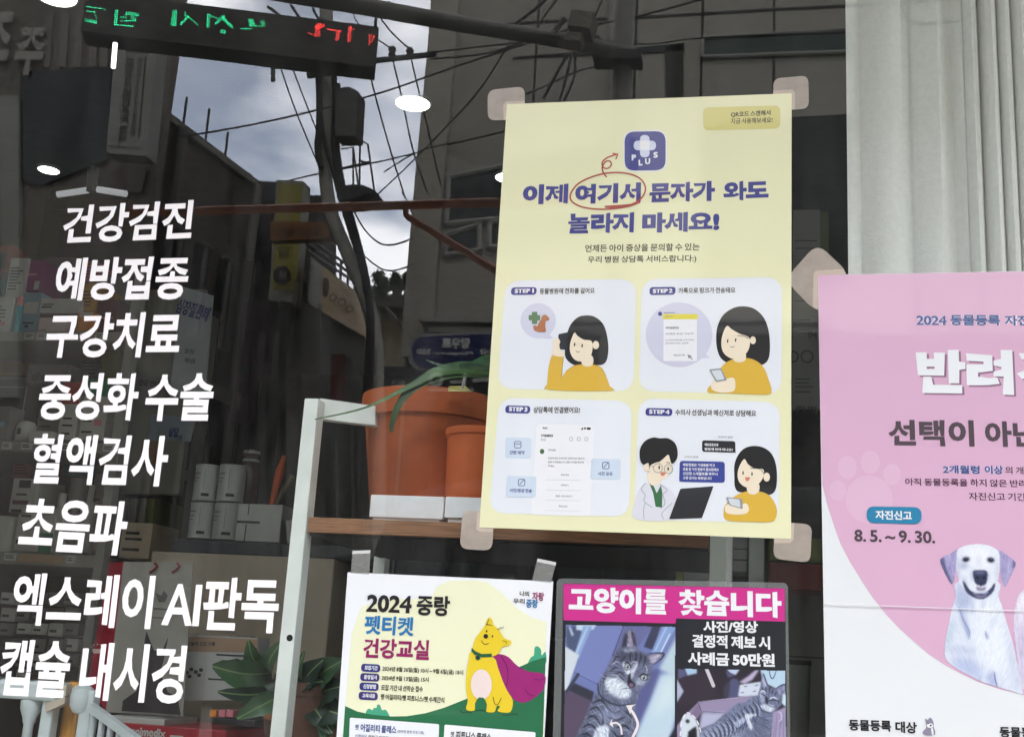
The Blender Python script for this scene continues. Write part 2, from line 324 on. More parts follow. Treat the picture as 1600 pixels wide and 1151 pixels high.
for q, lb in (([(551, 860), (579, 859), (577, 897), (548, 895)], 'short strip of clear tape above the title side of the dog cartoon poster'), ([(840, 872), (869, 878), (861, 910), (831, 907)], 'slanted strip of clear tape beside the cat poster corner')):
    f = Flat(0); f.p(q); f.build('clear_tape', clear, label=lb, cat='tape', group='clear tape strips')
    f = Flat(1); f.p([q[0], q[1], (q[1][0]-1, q[1][1]+5), (q[0][0]-1, q[0][1]+5)]); f.build('folded_end', M('tape_fold', lin((190, 190, 188)), 0.3, var=0.05), bpy.data.objects[[k for k in WLOC if k.startswith('clear_tape')][-1]])

# ------------------------------------------------------------------ inks
iY = ink('pale_yellow', (237, 235, 192)); iW = ink('panel_white', (232, 235, 240)); iB = ink('indigo', (62, 64, 138)); iWh = ink('white', (240, 240, 242))
iK = ink('black', (38, 36, 38)); iTx = ink('dark_text', (62, 55, 48)); iRed = ink('scribble_red', (176, 74, 62)); iLav = ink('lavender', (211, 211, 228)); iSk = ink('skin', (243, 228, 202))
iHair = ink('hair_black', (30, 29, 30)); iShirt = ink('shirt_yellow', (222, 180, 62)); iShL = ink('shirt_line', (186, 146, 60)); iLb = ink('light_blue', (208, 222, 236)); iGr = ink('grey', (150, 154, 160)); iLg = ink('light_grey', (214, 218, 222))
iQ = ink('tag_yellow', (221, 212, 134)); iGreen = ink('cross_green', (84, 122, 82)); iBrown = ink('pup_brown', (178, 112, 68)); iBar = ink('bar_yellow', (226, 212, 54)); iPet = ink('petal', (214, 219, 240)); iMouth = ink('mouth', (214, 130, 110)); iTie = ink('tie_green', (58, 110, 70)); iCoat = ink('coat_shade', (222, 222, 230)); iLap = ink('laptop', (40, 40, 44)); iBub = ink('bubble_blue', (60, 72, 150))

# ================================================================== yellow poster
yp = Flat(0); yp.Y = Y0-DY*2
yp.hexa([yp.P(*q) for q in ((792, 163), (1237, 146), (1236, 841.5), (749, 823.5))][::-1], (0, 0.0002, 0))
YP = yp.build('yellow_poster', iY, label='yellow vet clinic poster with four cartoon step panels taped to the window', cat='poster')
f = Flat(3); f.p(rr(1099, 168, 1219, 204, 9, 0, -3)); TG = f.build('scan_tag', iQ, YP)
f = Flat(4); f.t('QR코드 스캔해서', (1142, 184), (1204, 181), 10, 0.03).t('지금 사용해보세요!', (1142, 194), (1207, 192), 10, 0.012); f.build('tag_text', iTx, TG)
f = Flat(3); f.p(rr(974, 204, 1042, 269, 18, 0, -1)); LG = f.build('app_logo', iWh, YP)
f = Flat(4); f.p(rr(976, 206, 1040, 267, 16, 0, -1)); f.build('logo_square', iB, LG)
f = Flat(5); f.p(rr(1000, 211, 1015, 246, 7.4)); f.p
f.build('logo_plus', iPet, LG)
f = Flat(6); f.p(rr(990, 220, 1025, 235, 7.4)); f.build('logo_plus', iPet, LG)
f = Flat(7); f.p(rr(1000, 220, 1015, 235, 3)); f.build('logo_plus_centre', iWh, LG)
f = Flat(7); f.t('P', (987, 251), (994, 250.5), 10, 0.05).t('L', (998, 259), (1004, 258.5), 10, 0.05).t('U', (1008, 257), (1016, 256.5), 10, 0.05).t('S', (1021, 247), (1028, 246.5), 10, 0.05); f.build('logo_letters', iWh, LG)
f = Flat(3); f.t('이제', (816, 320), (887, 318), 33, 0.062).t('여기서', (898, 319), (1001, 316), 33, 0.062).t('문자가', (1014, 317), (1117, 314), 34, 0.062).t('와도', (1130, 314.5), (1201, 312), 34, 0.062)
f.t('놀라지', (887, 365.5), (990, 363.5), 34, 0.062).t('마세요!', (1003, 364), (1124, 361.5), 34, 0.062); f.build('heading', iB, YP)
f = Flat(4); f.line(ol([(1000, 316), (980, 323), (945, 327), (912, 324), (893, 314), (893, 300), (908, 284), (940, 272), (972, 270), (997, 277), (1008, 291), (1005, 306), (990, 318), (965, 324), (945, 323), (972, 321), (993, 319)]), 2.4)
f.line(ol([(948, 277), (943, 270), (941, 262), (946, 253), (953, 252), (955, 258), (950, 263), (943, 262), (941, 254), (948, 247), (958, 243), (965, 241)]), 2.2).line([(957, 240), (965.5, 241), (962, 249)], 2.2); f.build('pen_circle', iRed, YP)
f = Flat(3); f.t('언제든 아이 증상을 문의할 수 있는', (914, 394), (1093, 391.5), 12.5, 0.018).t('우리 병원 상담톡 서비스랍니다:)', (918, 412.5), (1088, 410.5), 13, 0.018); f.build('subheading', iTx, YP)
def panel(q, r, pill, ptxt, title, tb):
    f = Flat(3); f.p(rq(q, r)); P = f.build('step_panel', iW, YP)
    f = Flat(4); f.p(rq(pill, 5.5)); f.build('step_badge', iB, P)
    (x0, y0), (x1, _), _, (_, y1) = pill; f = Flat(5); f.t(ptxt, (x0+5, y1-3), (x1-5, pill[2][1]-3), 7, 0.05); f.build('badge_text', iWh, P)
    f = Flat(4); f.t(title, *tb, 0.026); f.build('step_text', iTx, P); return P
P1 = panel([(790, 438), (994, 436), (990, 611), (777, 607)], 26, [(799, 449), (839, 448.6), (838, 460.4), (798, 461)], 'STEP 1', '동물병원에 전화를 걸어요', ((843, 459.5), (929, 458.5), 9.5))
P2 = panel([(1003, 436), (1222, 433), (1221, 616), (998, 611)], 26, [(1015, 448.5), (1056, 448), (1055, 460.4), (1014.5, 461)], 'STEP 2', '카톡으로 링크가 전송돼요', ((1060, 458.5), (1149, 457.5), 9.5))
P3 = panel([(780, 621), (987.5, 626), (983, 807), (764, 801)], 26, [(790, 633), (829, 634), (828, 646), (789, 645)], 'STEP 3', '상담톡에 연결됐어요!', ((833, 645), (906, 645.5), 10))
P4 = panel([(998, 622), (1219, 628), (1216, 817), (991, 811)], 26, [(1009, 637), (1051, 638), (1050, 650), (1008, 649)], 'STEP 4', '수의사 선생님과 메신저로 상담해요', ((1055, 648.5), (1181.5, 650.5), 10))
# --- girl with phone at her ear
A = lambda pts: cv(780, 290, 3.8375, pts)
f = Flat(4); f.p(ell(841, 501, 27.5, 27.5, n=36)).p(A([(300, 890), (325, 918), (255, 915)])); B1 = f.build('speech_bubble', iLav, P1)
f = Flat(5); f.p(rr(826, 492, 844, 500.5, 2)).build('vet_cross', iGreen, B1)
f = Flat(6); f.p(rr(831, 487, 839.5, 506, 2)).build('vet_cross', iGreen, B1)
f = Flat(7); f.p(sm(A([(268, 775), (282, 775), (300, 795), (296, 808), (280, 812), (276, 840), (280, 872), (262, 876), (235, 876), (212, 868), (204, 850), (210, 836), (228, 842), (238, 820), (252, 800), (255, 785)]), 3)); f.build('brown_pup', iBrown, B1)
f = Flat(4); f.p(sm(A([(405, 890), (430, 830), (470, 790), (515, 778), (570, 785), (620, 825), (645, 890), (655, 975), (645, 1045), (620, 1072), (580, 1076), (480, 1080), (430, 1065), (398, 1030), (394, 985), (398, 930)]))); f.build('girl_hair', iHair, P1)
f = Flat(5); f.p(sm(A([(290, 1151), (298, 1080), (318, 1015), (352, 1018), (386, 1028), (378, 1090), (374, 1150), (400, 1112), (450, 1080), (500, 1068), (560, 1070), (610, 1090), (640, 1140), (662, 1200), (668, 1230), (300, 1224), (288, 1190)]), 3)); f.build('girl_shirt', iShirt, P1)
f = Flat(6); f.line(ol(A([(374, 1150), (378, 1090), (386, 1028)])), 1.0).line(ol(A([(400, 1112), (450, 1080), (498, 1070)])), 1.0).line(ol(A([(560, 1071), (610, 1090), (640, 1140)])), 1.0); f.build('shirt_outline', iShL, P1)
f = Flat(6); f.p(sm(A([(497, 1020), (557, 1020), (562, 1070), (530, 1085), (497, 1070)]), 3)); f.build('girl_neck', iSk, P1)
f = Flat(7); f.p(sm(A([(452, 880), (435, 915), (424, 955), (426, 1000), (450, 1040), (490, 1054), (530, 1040), (555, 1005), (556, 935), (505, 922), (470, 900)]))).p(ell(931, 539, 5, 6.5)); f.build('girl_face', iSk, P1)
f = Flat(8); f.p(ell(897.8, 538, 1.1, 3, 8)).p(ell(909.6, 540, 1.1, 3, 8)).line(ol(A([(460, 990), (470, 998), (484, 994)])), 0.8); f.build('girl_eyes', iHair, P1)
f = Flat(5); f.p(rq(A([(355, 890), (412, 878), (410, 985), (352, 980)]), 2)); f.build('phone', iLap, P1)
f = Flat(6); f.p(sm(A([(322, 940), (335, 915), (352, 912), (366, 935), (360, 955), (368, 985), (388, 1000), (386, 1026), (318, 1014), (322, 980)]), 3)); f.build('girl_hand', iSk, P1)
# --- girl reading her phone
f = Flat(4); f.p(ell(1061, 523, 52, 50.5, n=44)).p(A([(1225, 995), (1262, 1032), (1205, 1036)])); B2 = f.build('speech_bubble', iLav, P2)
f = Flat(5); f.p(rr(1036.5, 497, 1089, 564, 2)); f.build('message_card', iWh, B2)
f = Flat(6); f.p(rr(1036, 490.5, 1090, 498.6, 2)); f.build('message_bar', iBar, B2)
f = Flat(7); f.t('우리동물병원', (1040, 514), (1060.5, 513.8), 4, 0.03).t('언제든 상담 가능한', (1040, 522.6), (1084, 522), 2.6, 0.012).t('내 아이의 증상을 수의사에게', (1040, 532.5), (1084, 532), 2.6, 0.012).t('문의해 보세요 상담톡', (1040, 537.5), (1076, 537), 2.6, 0.012).t('채팅으로 바로', (1052, 556.4), (1070.5, 556), 3, 0.02)
f.p(A([(1128, 1012), (1156, 1020), (1148, 1026), (1162, 1038), (1156, 1042), (1144, 1030), (1136, 1036)])); f.t('알림톡 도착', (1040, 495.6), (1051, 495.4), 2.6, 0.02); f.build('message_text', iGr, B2)
f = Flat(5); f.p(ell(1031.4, 490.2, 3.2, 3.4)).line([(1037, 488.6), (1055, 488.3)], 0.9); f.build('sender_dot', iB, B2)
f = Flat(4); f.p(sm([(1119, 530), (1121, 510), (1130, 492), (1146, 481), (1162, 478.5), (1178, 482), (1192, 494), (1200, 512), (1203, 535), (1202, 556), (1196, 567), (1184, 571), (1160, 570), (1140, 568), (1127, 560), (1121, 547)])); f.build('girl_hair', iHair, P2)
f = Flat(5); f.p(sm([(1126, 575), (1138, 564), (1156, 559), (1176, 561), (1192, 572), (1200, 590), (1205, 614), (1180, 616), (1130, 614), (1107, 613), (1107, 605), (1118, 596), (1126, 588)], 3)); f.build('girl_shirt', iShirt, P2)
f = Flat(6); f.p(sm([(1146, 548), (1163, 546), (1165, 562), (1155, 566), (1146, 562)], 3)); f.build('girl_neck', iSk, P2)
f = Flat(7); f.p(sm([(1136, 509), (1130, 520), (1127, 534), (1129, 548), (1137, 557), (1149, 561), (1161, 556), (1170, 545), (1171, 528), (1155, 521), (1143, 514)])).p(ell(1176.5, 531.5, 4.5, 6)); f.build('girl_face', iSk, P2)
f = Flat(8); f.p(ell(1137, 532.5, 1.1, 3, 8)).p(ell(1149.5, 531, 1.1, 3, 8)).line(ol([(1141, 541), (1144, 542.5), (1148, 541)]), 0.8).line(ol([(1152, 524), (1162, 525), (1170, 529)]), 0.9); f.build('girl_eyes', iHair, P2)
f = Flat(6); f.p(sm([(1112, 598), (1118, 590), (1132, 592), (1146, 590), (1149, 600), (1146, 611), (1126, 613), (1112, 608)], 3)); f.build('girl_hand', iSk, P2)
f = Flat(7); f.p(rq([(1108, 577), (1127, 575), (1136, 594), (1119, 597)], 2)); f.build('phone_edge', iGr, P2)
f = Flat(8); f.p(rq([(1111, 579), (1126, 577.5), (1132, 592), (1120, 594)], 2)); f.build('phone', iLg, P2)
# --- chat screen
f = Flat(4); f.p(rq([(839, 662), (929, 664), (922, 806), (829, 804)], 6)); CH = f.build('chat_screen', iWh, P3)
f = Flat(5); f.t('우리동물병원', (845, 682), (864, 682.5), 4, 0.03).t('9:41', (848, 670), (855, 670), 3, 0.04); f.p([(907, 671), (911, 667), (911, 671)]).p(ell(914, 669, 1.8, 1.5)).p(rr(917, 667.5, 923, 671, 1)); f.build('screen_header', iTx, CH)
f = Flat(5)
for y, x0, x1, s in ((717, 856, 913, '안녕하세요 무엇이든 상담하세요 빠르게'), (723, 856, 912, '답변 드리겠습니다 상담 시간을 확인해'), (729, 856, 866, '주세요'), (743, 876, 889, '진료 예약'), (759, 876, 888, '상담하기'), (776, 868, 894, '증상 사진 보내기'), (792, 873, 886, '병원 안내'), (704, 856, 868, '상담 알림'), (688, 845, 852, '안내')): f.t(s, (x0, y), (x1, y+0.6), 3.2, 0.015)
for x in (892, 904, 916): f.line(rr(x-2, 683, x+2.5, 688, 0.6)+[(x-2, 684)], 0.7)
f.build('screen_text', iGr, CH)
f = Flat(5)
for y in (749, 765, 781, 797): f.line([(852, y), (908, y+1)], 0.7)
f.build('screen_lines', iLg, CH)
f = Flat(5); f.p(ell(847, 705, 3.4, 4)); f.build('profile_dot', iGreen, CH)
for q, s, tb, ic in (([(790, 683), (830, 683.5), (829, 716), (789, 715.5)], '간편 예약', ((796, 709.5), (819.5, 710), 6), (809, 694.5)), ([(792, 743), (838, 744), (837, 777), (790, 776)], '사진/영상 전송', ((796, 768.5), (831, 769.5), 6), (815, 753.5)), ([(924, 716), (970, 717), (969, 749), (922, 748)], '사진 공유', ((934, 742.5), (957, 743), 6), (946.5, 727))):
    f = Flat(5); f.p(rq(q, 4)); K = f.build('app_button', iLb, P3)
    f = Flat(6); f.t(s, *tb, 0.02); x, y = ic; f.line(rr(x-5, y-5, x+5, y+5, 2)+[(x-5, y-3)], 1.0).line([(x-4, y-1), (x+4, y-1)] if s[0] == '간' else [(x-3, y+3), (x+4, y-5)], 1.0); f.build('button_text', iB, K)
# --- vet, laptop and girl
Bv = lambda pts: cv(750, 570, 3.2, pts)
f = Flat(4); f.p(sm(Bv([(776, 770), (772, 690), (790, 630), (830, 588), (870, 582), (920, 600), (960, 630), (985, 680), (980, 770)]), 3)); f.build('vet_coat', iCoat, P4)
f = Flat(5); f.line(ol(Bv([(828, 590), (806, 620), (826, 650), (820, 680), (862, 712)])), 1.0).line(ol(Bv([(900, 596), (935, 625), (915, 648), (925, 690), (905, 715)])), 1.0).line(ol(Bv([(820, 770), (818, 720), (826, 690)])), 0.9).line(ol(Bv([(918, 770), (910, 740), (960, 690)])), 0.9); f.build('coat_outline', iGr, P4)
f = Flat(5); f.p(Bv([(848, 592), (868, 604), (884, 640), (905, 600), (912, 640), (910, 712), (878, 708), (866, 640)])); f.build('vet_tie', iTie, P4)
f = Flat(6); f.p(sm(Bv([(838, 540), (908, 545), (896, 592), (872, 604), (846, 588)]), 3)); f.build('vet_neck', iSk, P4)
f = Flat(7); f.p(sm(Bv([(848, 470), (846, 520), (862, 556), (900, 574), (936, 560), (956, 520), (960, 480), (940, 440), (880, 450)]))).p(ell(1010.5, 729, 5, 7)); f.build('vet_face', iSk, P4)
f = Flat(8); f.p(sm(Bv([(846, 524), (842, 490), (816, 498), (800, 470), (800, 420), (825, 380), (865, 362), (900, 366), (940, 366), (975, 390), (988, 430), (984, 470), (960, 494), (950, 470), (940, 448), (905, 478), (868, 492), (850, 505)]), 3)); f.build('vet_hair', iHair, P4)
f = Flat(9); f.line(ell(1028, 731, 7, 7)+[(1035, 731)], 1.0).line(ell(1044.5, 732.5, 6.6, 7)+[(1051, 732.5)], 1.0).line([(1013, 727), (1021, 729)], 1.0); f.build('glasses', iGr, P4)
f = Flat(9); f.p(ell(1030, 730, 1.2, 3)).p(ell(1044, 732, 1.2, 3)).line([(1024, 721), (1031, 721)], 1).line([(1041, 722), (1047, 723)], 1); f.build('vet_eyes', iHair, P4)
f = Flat(9); f.p(sm([(1032, 738), (1036, 737), (1040, 738.5), (1037, 743), (1033, 742)], 3)); f.build('vet_mouth', iMouth, P4)
f = Flat(6); f.p(rq(Bv([(1002, 618), (1168, 605), (1110, 764), (945, 770)]), 2)); f.build('laptop', iLap, P4)
f = Flat(4); f.p(rr(1097, 687.5, 1149, 705.5, 4, 0, 1.5)).p([(1140, 700), (1149, 700), (1149.5, 708)]); U1 = f.build('chat_bubble', iLap, P4)
f = Flat(5); f.t('예방접종인데', (1101, 696.5), (1122, 697), 4.6, 0.03).t('병원에 와야 되나요?', (1101, 703.4), (1145, 704.6), 4.6, 0.03); f.build('chat_text', iWh, U1)
f = Flat(4); f.p(rr(1062, 719.5, 1132.5, 752.5, 5, -1, 1.5)).p([(1061.3, 752), (1061.5, 742), (1070, 750)]); U2 = f.build('chat_bubble', iBub, P4)
f = Flat(5)
for i, (s, x1) in enumerate((('예방접종은 기생충을 막고', 1117), ('호흡 잘 가진 접종이 필요한데요', 1123), ('건강한 스케줄표를 봐주니', 1121), ('고향 검사는 병원입니다', 1112))): f.t(s, (1067, 728+i*6.8), (x1, 729+i*6.8), 4.8, 0.03)
f.build('chat_text', iWh, U2)
f = Flat(4); f.t('보호자 질문', (1122, 684), (1145, 684.6), 3.4, 0.02).t('수의사 답변', (1069, 715), (1091, 715.4), 3.4, 0.02); f.build('caption', iGr, P4)
f = Flat(4); f.p(sm(Bv([(1272, 560), (1272, 500), (1290, 450), (1325, 415), (1375, 404), (1425, 416), (1462, 450), (1482, 510), (1484, 590), (1470, 636), (1430, 650), (1340, 640), (1290, 632), (1274, 605)]))); f.build('girl_hair', iHair, P4)
f = Flat(5); f.p(sm(Bv([(1218, 740), (1226, 700), (1275, 655), (1330, 632), (1400, 632), (1450, 655), (1482, 710), (1480, 760), (1450, 784), (1350, 784), (1250, 780), (1222, 765)]), 3)); f.build('girl_shirt', iShirt, P4)
f = Flat(6); f.p(sm(Bv([(1338, 590), (1392, 590), (1394, 632), (1366, 648), (1338, 634)]), 3)); f.build('girl_neck', iSk, P4)
f = Flat(7); f.p(sm(Bv([(1322, 470), (1300, 500), (1288, 540), (1294, 580), (1320, 606), (1352, 612), (1390, 596), (1416, 560), (1416, 522), (1370, 515), (1340, 495)]))).p(ell(1198, 745, 5, 7)); f.build('girl_face', iSk, P4)
f = Flat(8); f.p(ell(1161, 738.5, 1.1, 3)).p(ell(1175, 740, 1.1, 3)).line(ol(Bv([(1352, 515), (1400, 520), (1420, 545)])), 0.9); f.build('girl_eyes', iHair, P4)
f = Flat(8); f.p(sm([(1164, 746), (1168, 745), (1172, 746), (1169, 751), (1166, 751)], 3)); f.build('girl_mouth', iMouth, P4)
f = Flat(6); f.p(sm(Bv([(1225, 715), (1240, 695), (1300, 700), (1330, 690), (1345, 715), (1335, 740), (1290, 748), (1235, 740)]), 3)); f.build('girl_hand', iSk, P4)
f = Flat(7); f.p(rq(Bv([(1230, 660), (1310, 668), (1314, 720), (1246, 700)]), 2)); f.build('phone_edge', iGr, P4)
f = Flat(8); f.p(rq(Bv([(1240, 666), (1298, 672), (1302, 712), (1252, 698)]), 2)); f.build('phone', iLg, P4)

# ================================================================== dog cartoon poster
Dv = lambda pts: cv(400, 850, 3.404, pts)
jW = ink('paper_white', (240, 242, 244)); jC = ink('cream', (240, 240, 204)); jG = ink('hill_green', (44, 112, 74)); jT = ink('bush_teal', (70, 166, 130)); jD = ink('dog_yellow', (236, 206, 48)); jM = ink('cape_magenta', (158, 40, 116)); jBl = ink('title_blue', (42, 122, 180)); jMg = ink('title_magenta', (150, 34, 98)); jNv = ink('badge_navy', (52, 52, 120)); jPk = ink('belly', (240, 220, 214)); jCo = ink('collar', (40, 92, 62))
f = Flat(0); f.hexa([f.P(*q) for q in ((543, 893.5), (864.5, 908), (845, 1250), (519, 1250))][::-1], (0, 0.0002, 0))
DP = f.build('pet_class_poster', jW, label='white and green poster with a yellow cartoon dog in a magenta cape', cat='poster')
f = Flat(1); f.p(Dv([(508, 480), (560, 330), (700, 290), (930, 290), (960, 225), (1020, 195), (1150, 190), (1230, 200), (1310, 260), (1390, 340), (1470, 390), (1545, 410), (1530, 1020), (460, 1020)])); f.build('cream_ground', jC, DP)
f = Flat(2); f.p(sm(Dv([(1450, 640), (1462, 600), (1478, 590), (1482, 548), (1500, 542), (1516, 560), (1520, 590), (1540, 570), (1538, 640)]), 3)).p(sm(Dv([(585, 890), (600, 872), (620, 880), (626, 868), (640, 868), (645, 852), (660, 854), (670, 880), (690, 878), (704, 900), (704, 920), (600, 912)]), 3)); f.build('bush', jT, DP)
f = Flat(3); f.p(Dv([(474, 858), (540, 888), (620, 905), (720, 914), (800, 913), (900, 897), (1000, 868), (1120, 820), (1250, 745), (1380, 660), (1470, 620), (1541, 598), (1520, 1180), (452, 1180)])); f.build('green_hill', jG, DP)
f = Flat(4); f.p(rq(Dv([(499, 920), (974, 955), (968, 1180), (490, 1180)]), 2.5)).p(rq(Dv([(1003, 957), (1487, 998), (1478, 1180), (990, 1180)]), 2.5)); f.build('info_box', jW, DP)
f = Flat(5); f.t('펫', *[Dv([q])[0] for q in ((525, 985), (545, 987))], 8, 0.02).t('어질리티 클래스', *[Dv([q])[0] for q in ((554, 993), (745, 1006))], 11, 0.04).t('(반려견 훈련 프로그램)', *[Dv([q])[0] for q in ((752, 1003), (893, 1011))], 5, 0.012).t('신청대상', *[Dv([q])[0] for q in ((526, 1026), (588, 1030))], 5, 0.02); f.build('info_title', ink('info_navy', (58, 78, 140)), DP)
f = Flat(5); f.t('펫', *[Dv([q])[0] for q in ((1033, 1022), (1053, 1024))], 8, 0.02).t('피트니스 클래스', *[Dv([q])[0] for q in ((1062, 1030), (1250, 1045))], 11, 0.04).t('중랑구 반려견 보호자', *[Dv([q])[0] for q in ((596, 1032), (760, 1044))], 5.5, 0.02); f.build('info_title', iK, DP)
f = Flat(4); f.t('2024', *[Dv([q])[0] for q in ((585, 358), (825, 368))], 26, 0.04).t('중랑', *[Dv([q])[0] for q in ((851, 376), (1028, 383))], 30, 0.038); f.build('title', iK, DP)
f = Flat(4); f.t('펫티켓', *[Dv([q])[0] for q in ((573, 476), (836, 489))], 28, 0.04); f.build('title', jBl, DP)
f = Flat(4); f.t('건강교실', *[Dv([q])[0] for q in ((567, 602), (919, 615))], 29, 0.04); f.build('title', jMg, DP)
f = Flat(4); f.t('나의', *[Dv([q])[0] for q in ((1402, 275), (1452, 277))], 8, 0.02).t('우리', *[Dv([q])[0] for q in ((1367, 314), (1428, 317))], 8, 0.02); f.build('slogan', iTx, DP)
f = Flat(4); f.t('자랑', *[Dv([q])[0] for q in ((1468, 298), (1531, 301))], 13, 0.03); f.build('slogan', jMg, DP)
f = Flat(4); f.t('중랑', *[Dv([q])[0] for q in ((1436, 336), (1498, 339))], 13, 0.03); f.build('slogan', jBl, DP)
for i, (s, lb, x0, x1, y0, y1) in enumerate((('2024년 8월 26일(월) 10시 ~ 9월 6일(금) 18시', '모집기간', 672, 1101, 676, 698), ('2024년 9월 13일(금) 15시', '운영일시', 668, 918, 726, 736), ('모집 기간 내 선착순 접수', '신청방법', 665, 887, 775, 785), ('펫 어질리티/펫 피트니스/펫 수제간식', '교육내용', 662, 1001, 824, 843))):
    x = 560-i*4.4; y = 633+i*49.5; f = Flat(4); f.p(rq(Dv([(x, y), (x+102, y+5), (x+100, y+47), (x-2, y+42)]), 5.5)); K = f.build('badge', ink('badge_%d' % (i % 2), (66, 52, 118) if i % 2 else (58, 60, 126)), DP)
    f = Flat(5); f.t(lb, *[Dv([q])[0] for q in ((x+18, y+33), (x+86, y+36))], 6.4, 0.04); f.build('badge_text', jW, K)
    f = Flat(4); f.t(s, *[Dv([q])[0] for q in ((x0, y0), (x1, y1))], 8.4, 0.028); f.build('schedule_line', iTx, DP)
f = Flat(4); f.p(sm(Dv([(1255, 592), (1300, 583), (1345, 600), (1390, 645), (1450, 675), (1535, 690), (1532, 760), (1500, 800), (1440, 838), (1390, 835), (1345, 795), (1305, 720), (1285, 650)]), 3)); CP = f.build('cape', jM, DP)
f = Flat(5); f.line(ol(Dv([(1300, 590), (1330, 640), (1340, 700), (1330, 760)])), 0.8).line(ol(Dv([(1390, 645), (1400, 655), (1420, 655)])), 0.8).line(ol(Dv([(1480, 715), (1510, 720), (1532, 712)])), 0.8).line(ol(Dv([(1430, 770), (1450, 795), (1480, 805)])), 0.8); f.build('cape_folds', ink('cape_line', (70, 24, 80)), CP)
f = Flat(6); f.p(sm(Dv([(1150, 565), (1130, 620), (1118, 700), (1117, 770), (1126, 830), (1117, 872), (1135, 884), (1164, 880), (1166, 845), (1185, 812), (1210, 814), (1228, 850), (1224, 885), (1245, 893), (1270, 888), (1282, 858), (1298, 862), (1285, 884), (1315, 893), (1355, 888), (1366, 830), (1335, 775), (1310, 720), (1285, 650), (1262, 600)]), 3)); DG = f.build('cartoon_dog', jD, DP)
f = Flat(7); f.p(sm(Dv([(1242, 388), (1256, 400), (1262, 425), (1290, 452), (1320, 498), (1358, 514), (1345, 538), (1310, 545), (1292, 575), (1265, 593), (1205, 588), (1155, 560), (1165, 505), (1192, 465), (1218, 430), (1226, 405)]), 3)); f.build('dog_head', jD, DG)
f = Flat(8); f.p(ell(*Dv([(1198, 745)])[0], 16.5, 24, 0)); f.build('belly_patch', jPk, DG)
f = Flat(9); f.p(Dv([(1165, 845), (1185, 812), (1210, 814), (1228, 850), (1225, 880), (1165, 880)])).build('leg_gap', jG, DG)
f = Flat(9); f.p(Dv([(1148, 548), (1165, 566), (1200, 582), (1254, 580), (1254, 598), (1200, 600), (1160, 585), (1144, 565)])).p(ell(*Dv([(1180, 602)])[0], 4, 4)); f.build('collar', jCo, DG)
f = Flat(10); f.p(ell(*Dv([(1222, 488)])[0], 3.6, 3.6)).p(ell(*Dv([(1227, 461)])[0], 1.1, 2)).p(ell(*Dv([(1258, 488)])[0], 1.1, 2)).line(ol(Dv([(1200, 510), (1208, 526), (1222, 530), (1238, 524)])), 0.9).line(ol(Dv([(1222, 430), (1236, 425), (1256, 432)])), 0.9).line(ol(Dv([(1240, 395), (1234, 410), (1226, 428)])), 0.8)
f.line(ol(Dv([(1282, 452), (1296, 448), (1300, 440), (1310, 446), (1318, 436)])), 0.8).line(ol(Dv([(1310, 512), (1330, 516), (1334, 528)])), 0.8).line(ol(Dv([(1262, 810), (1270, 845), (1285, 850), (1305, 815)])), 0.9); f.build('dog_features', iK, DG); f = Flat(10); f.line(ol(Dv([(1085, 880), (1098, 893), (1120, 890), (1150, 893)])), 0.9).line(ol(Dv([(1310, 905), (1340, 908), (1365, 900), (1395, 903)])), 0.9); f.build('ground_marks', iK, DP); f = Flat(11); f.p(ell(*Dv([(1180, 600)])[0], 2, 2)); f.build('bell', iK, DG)
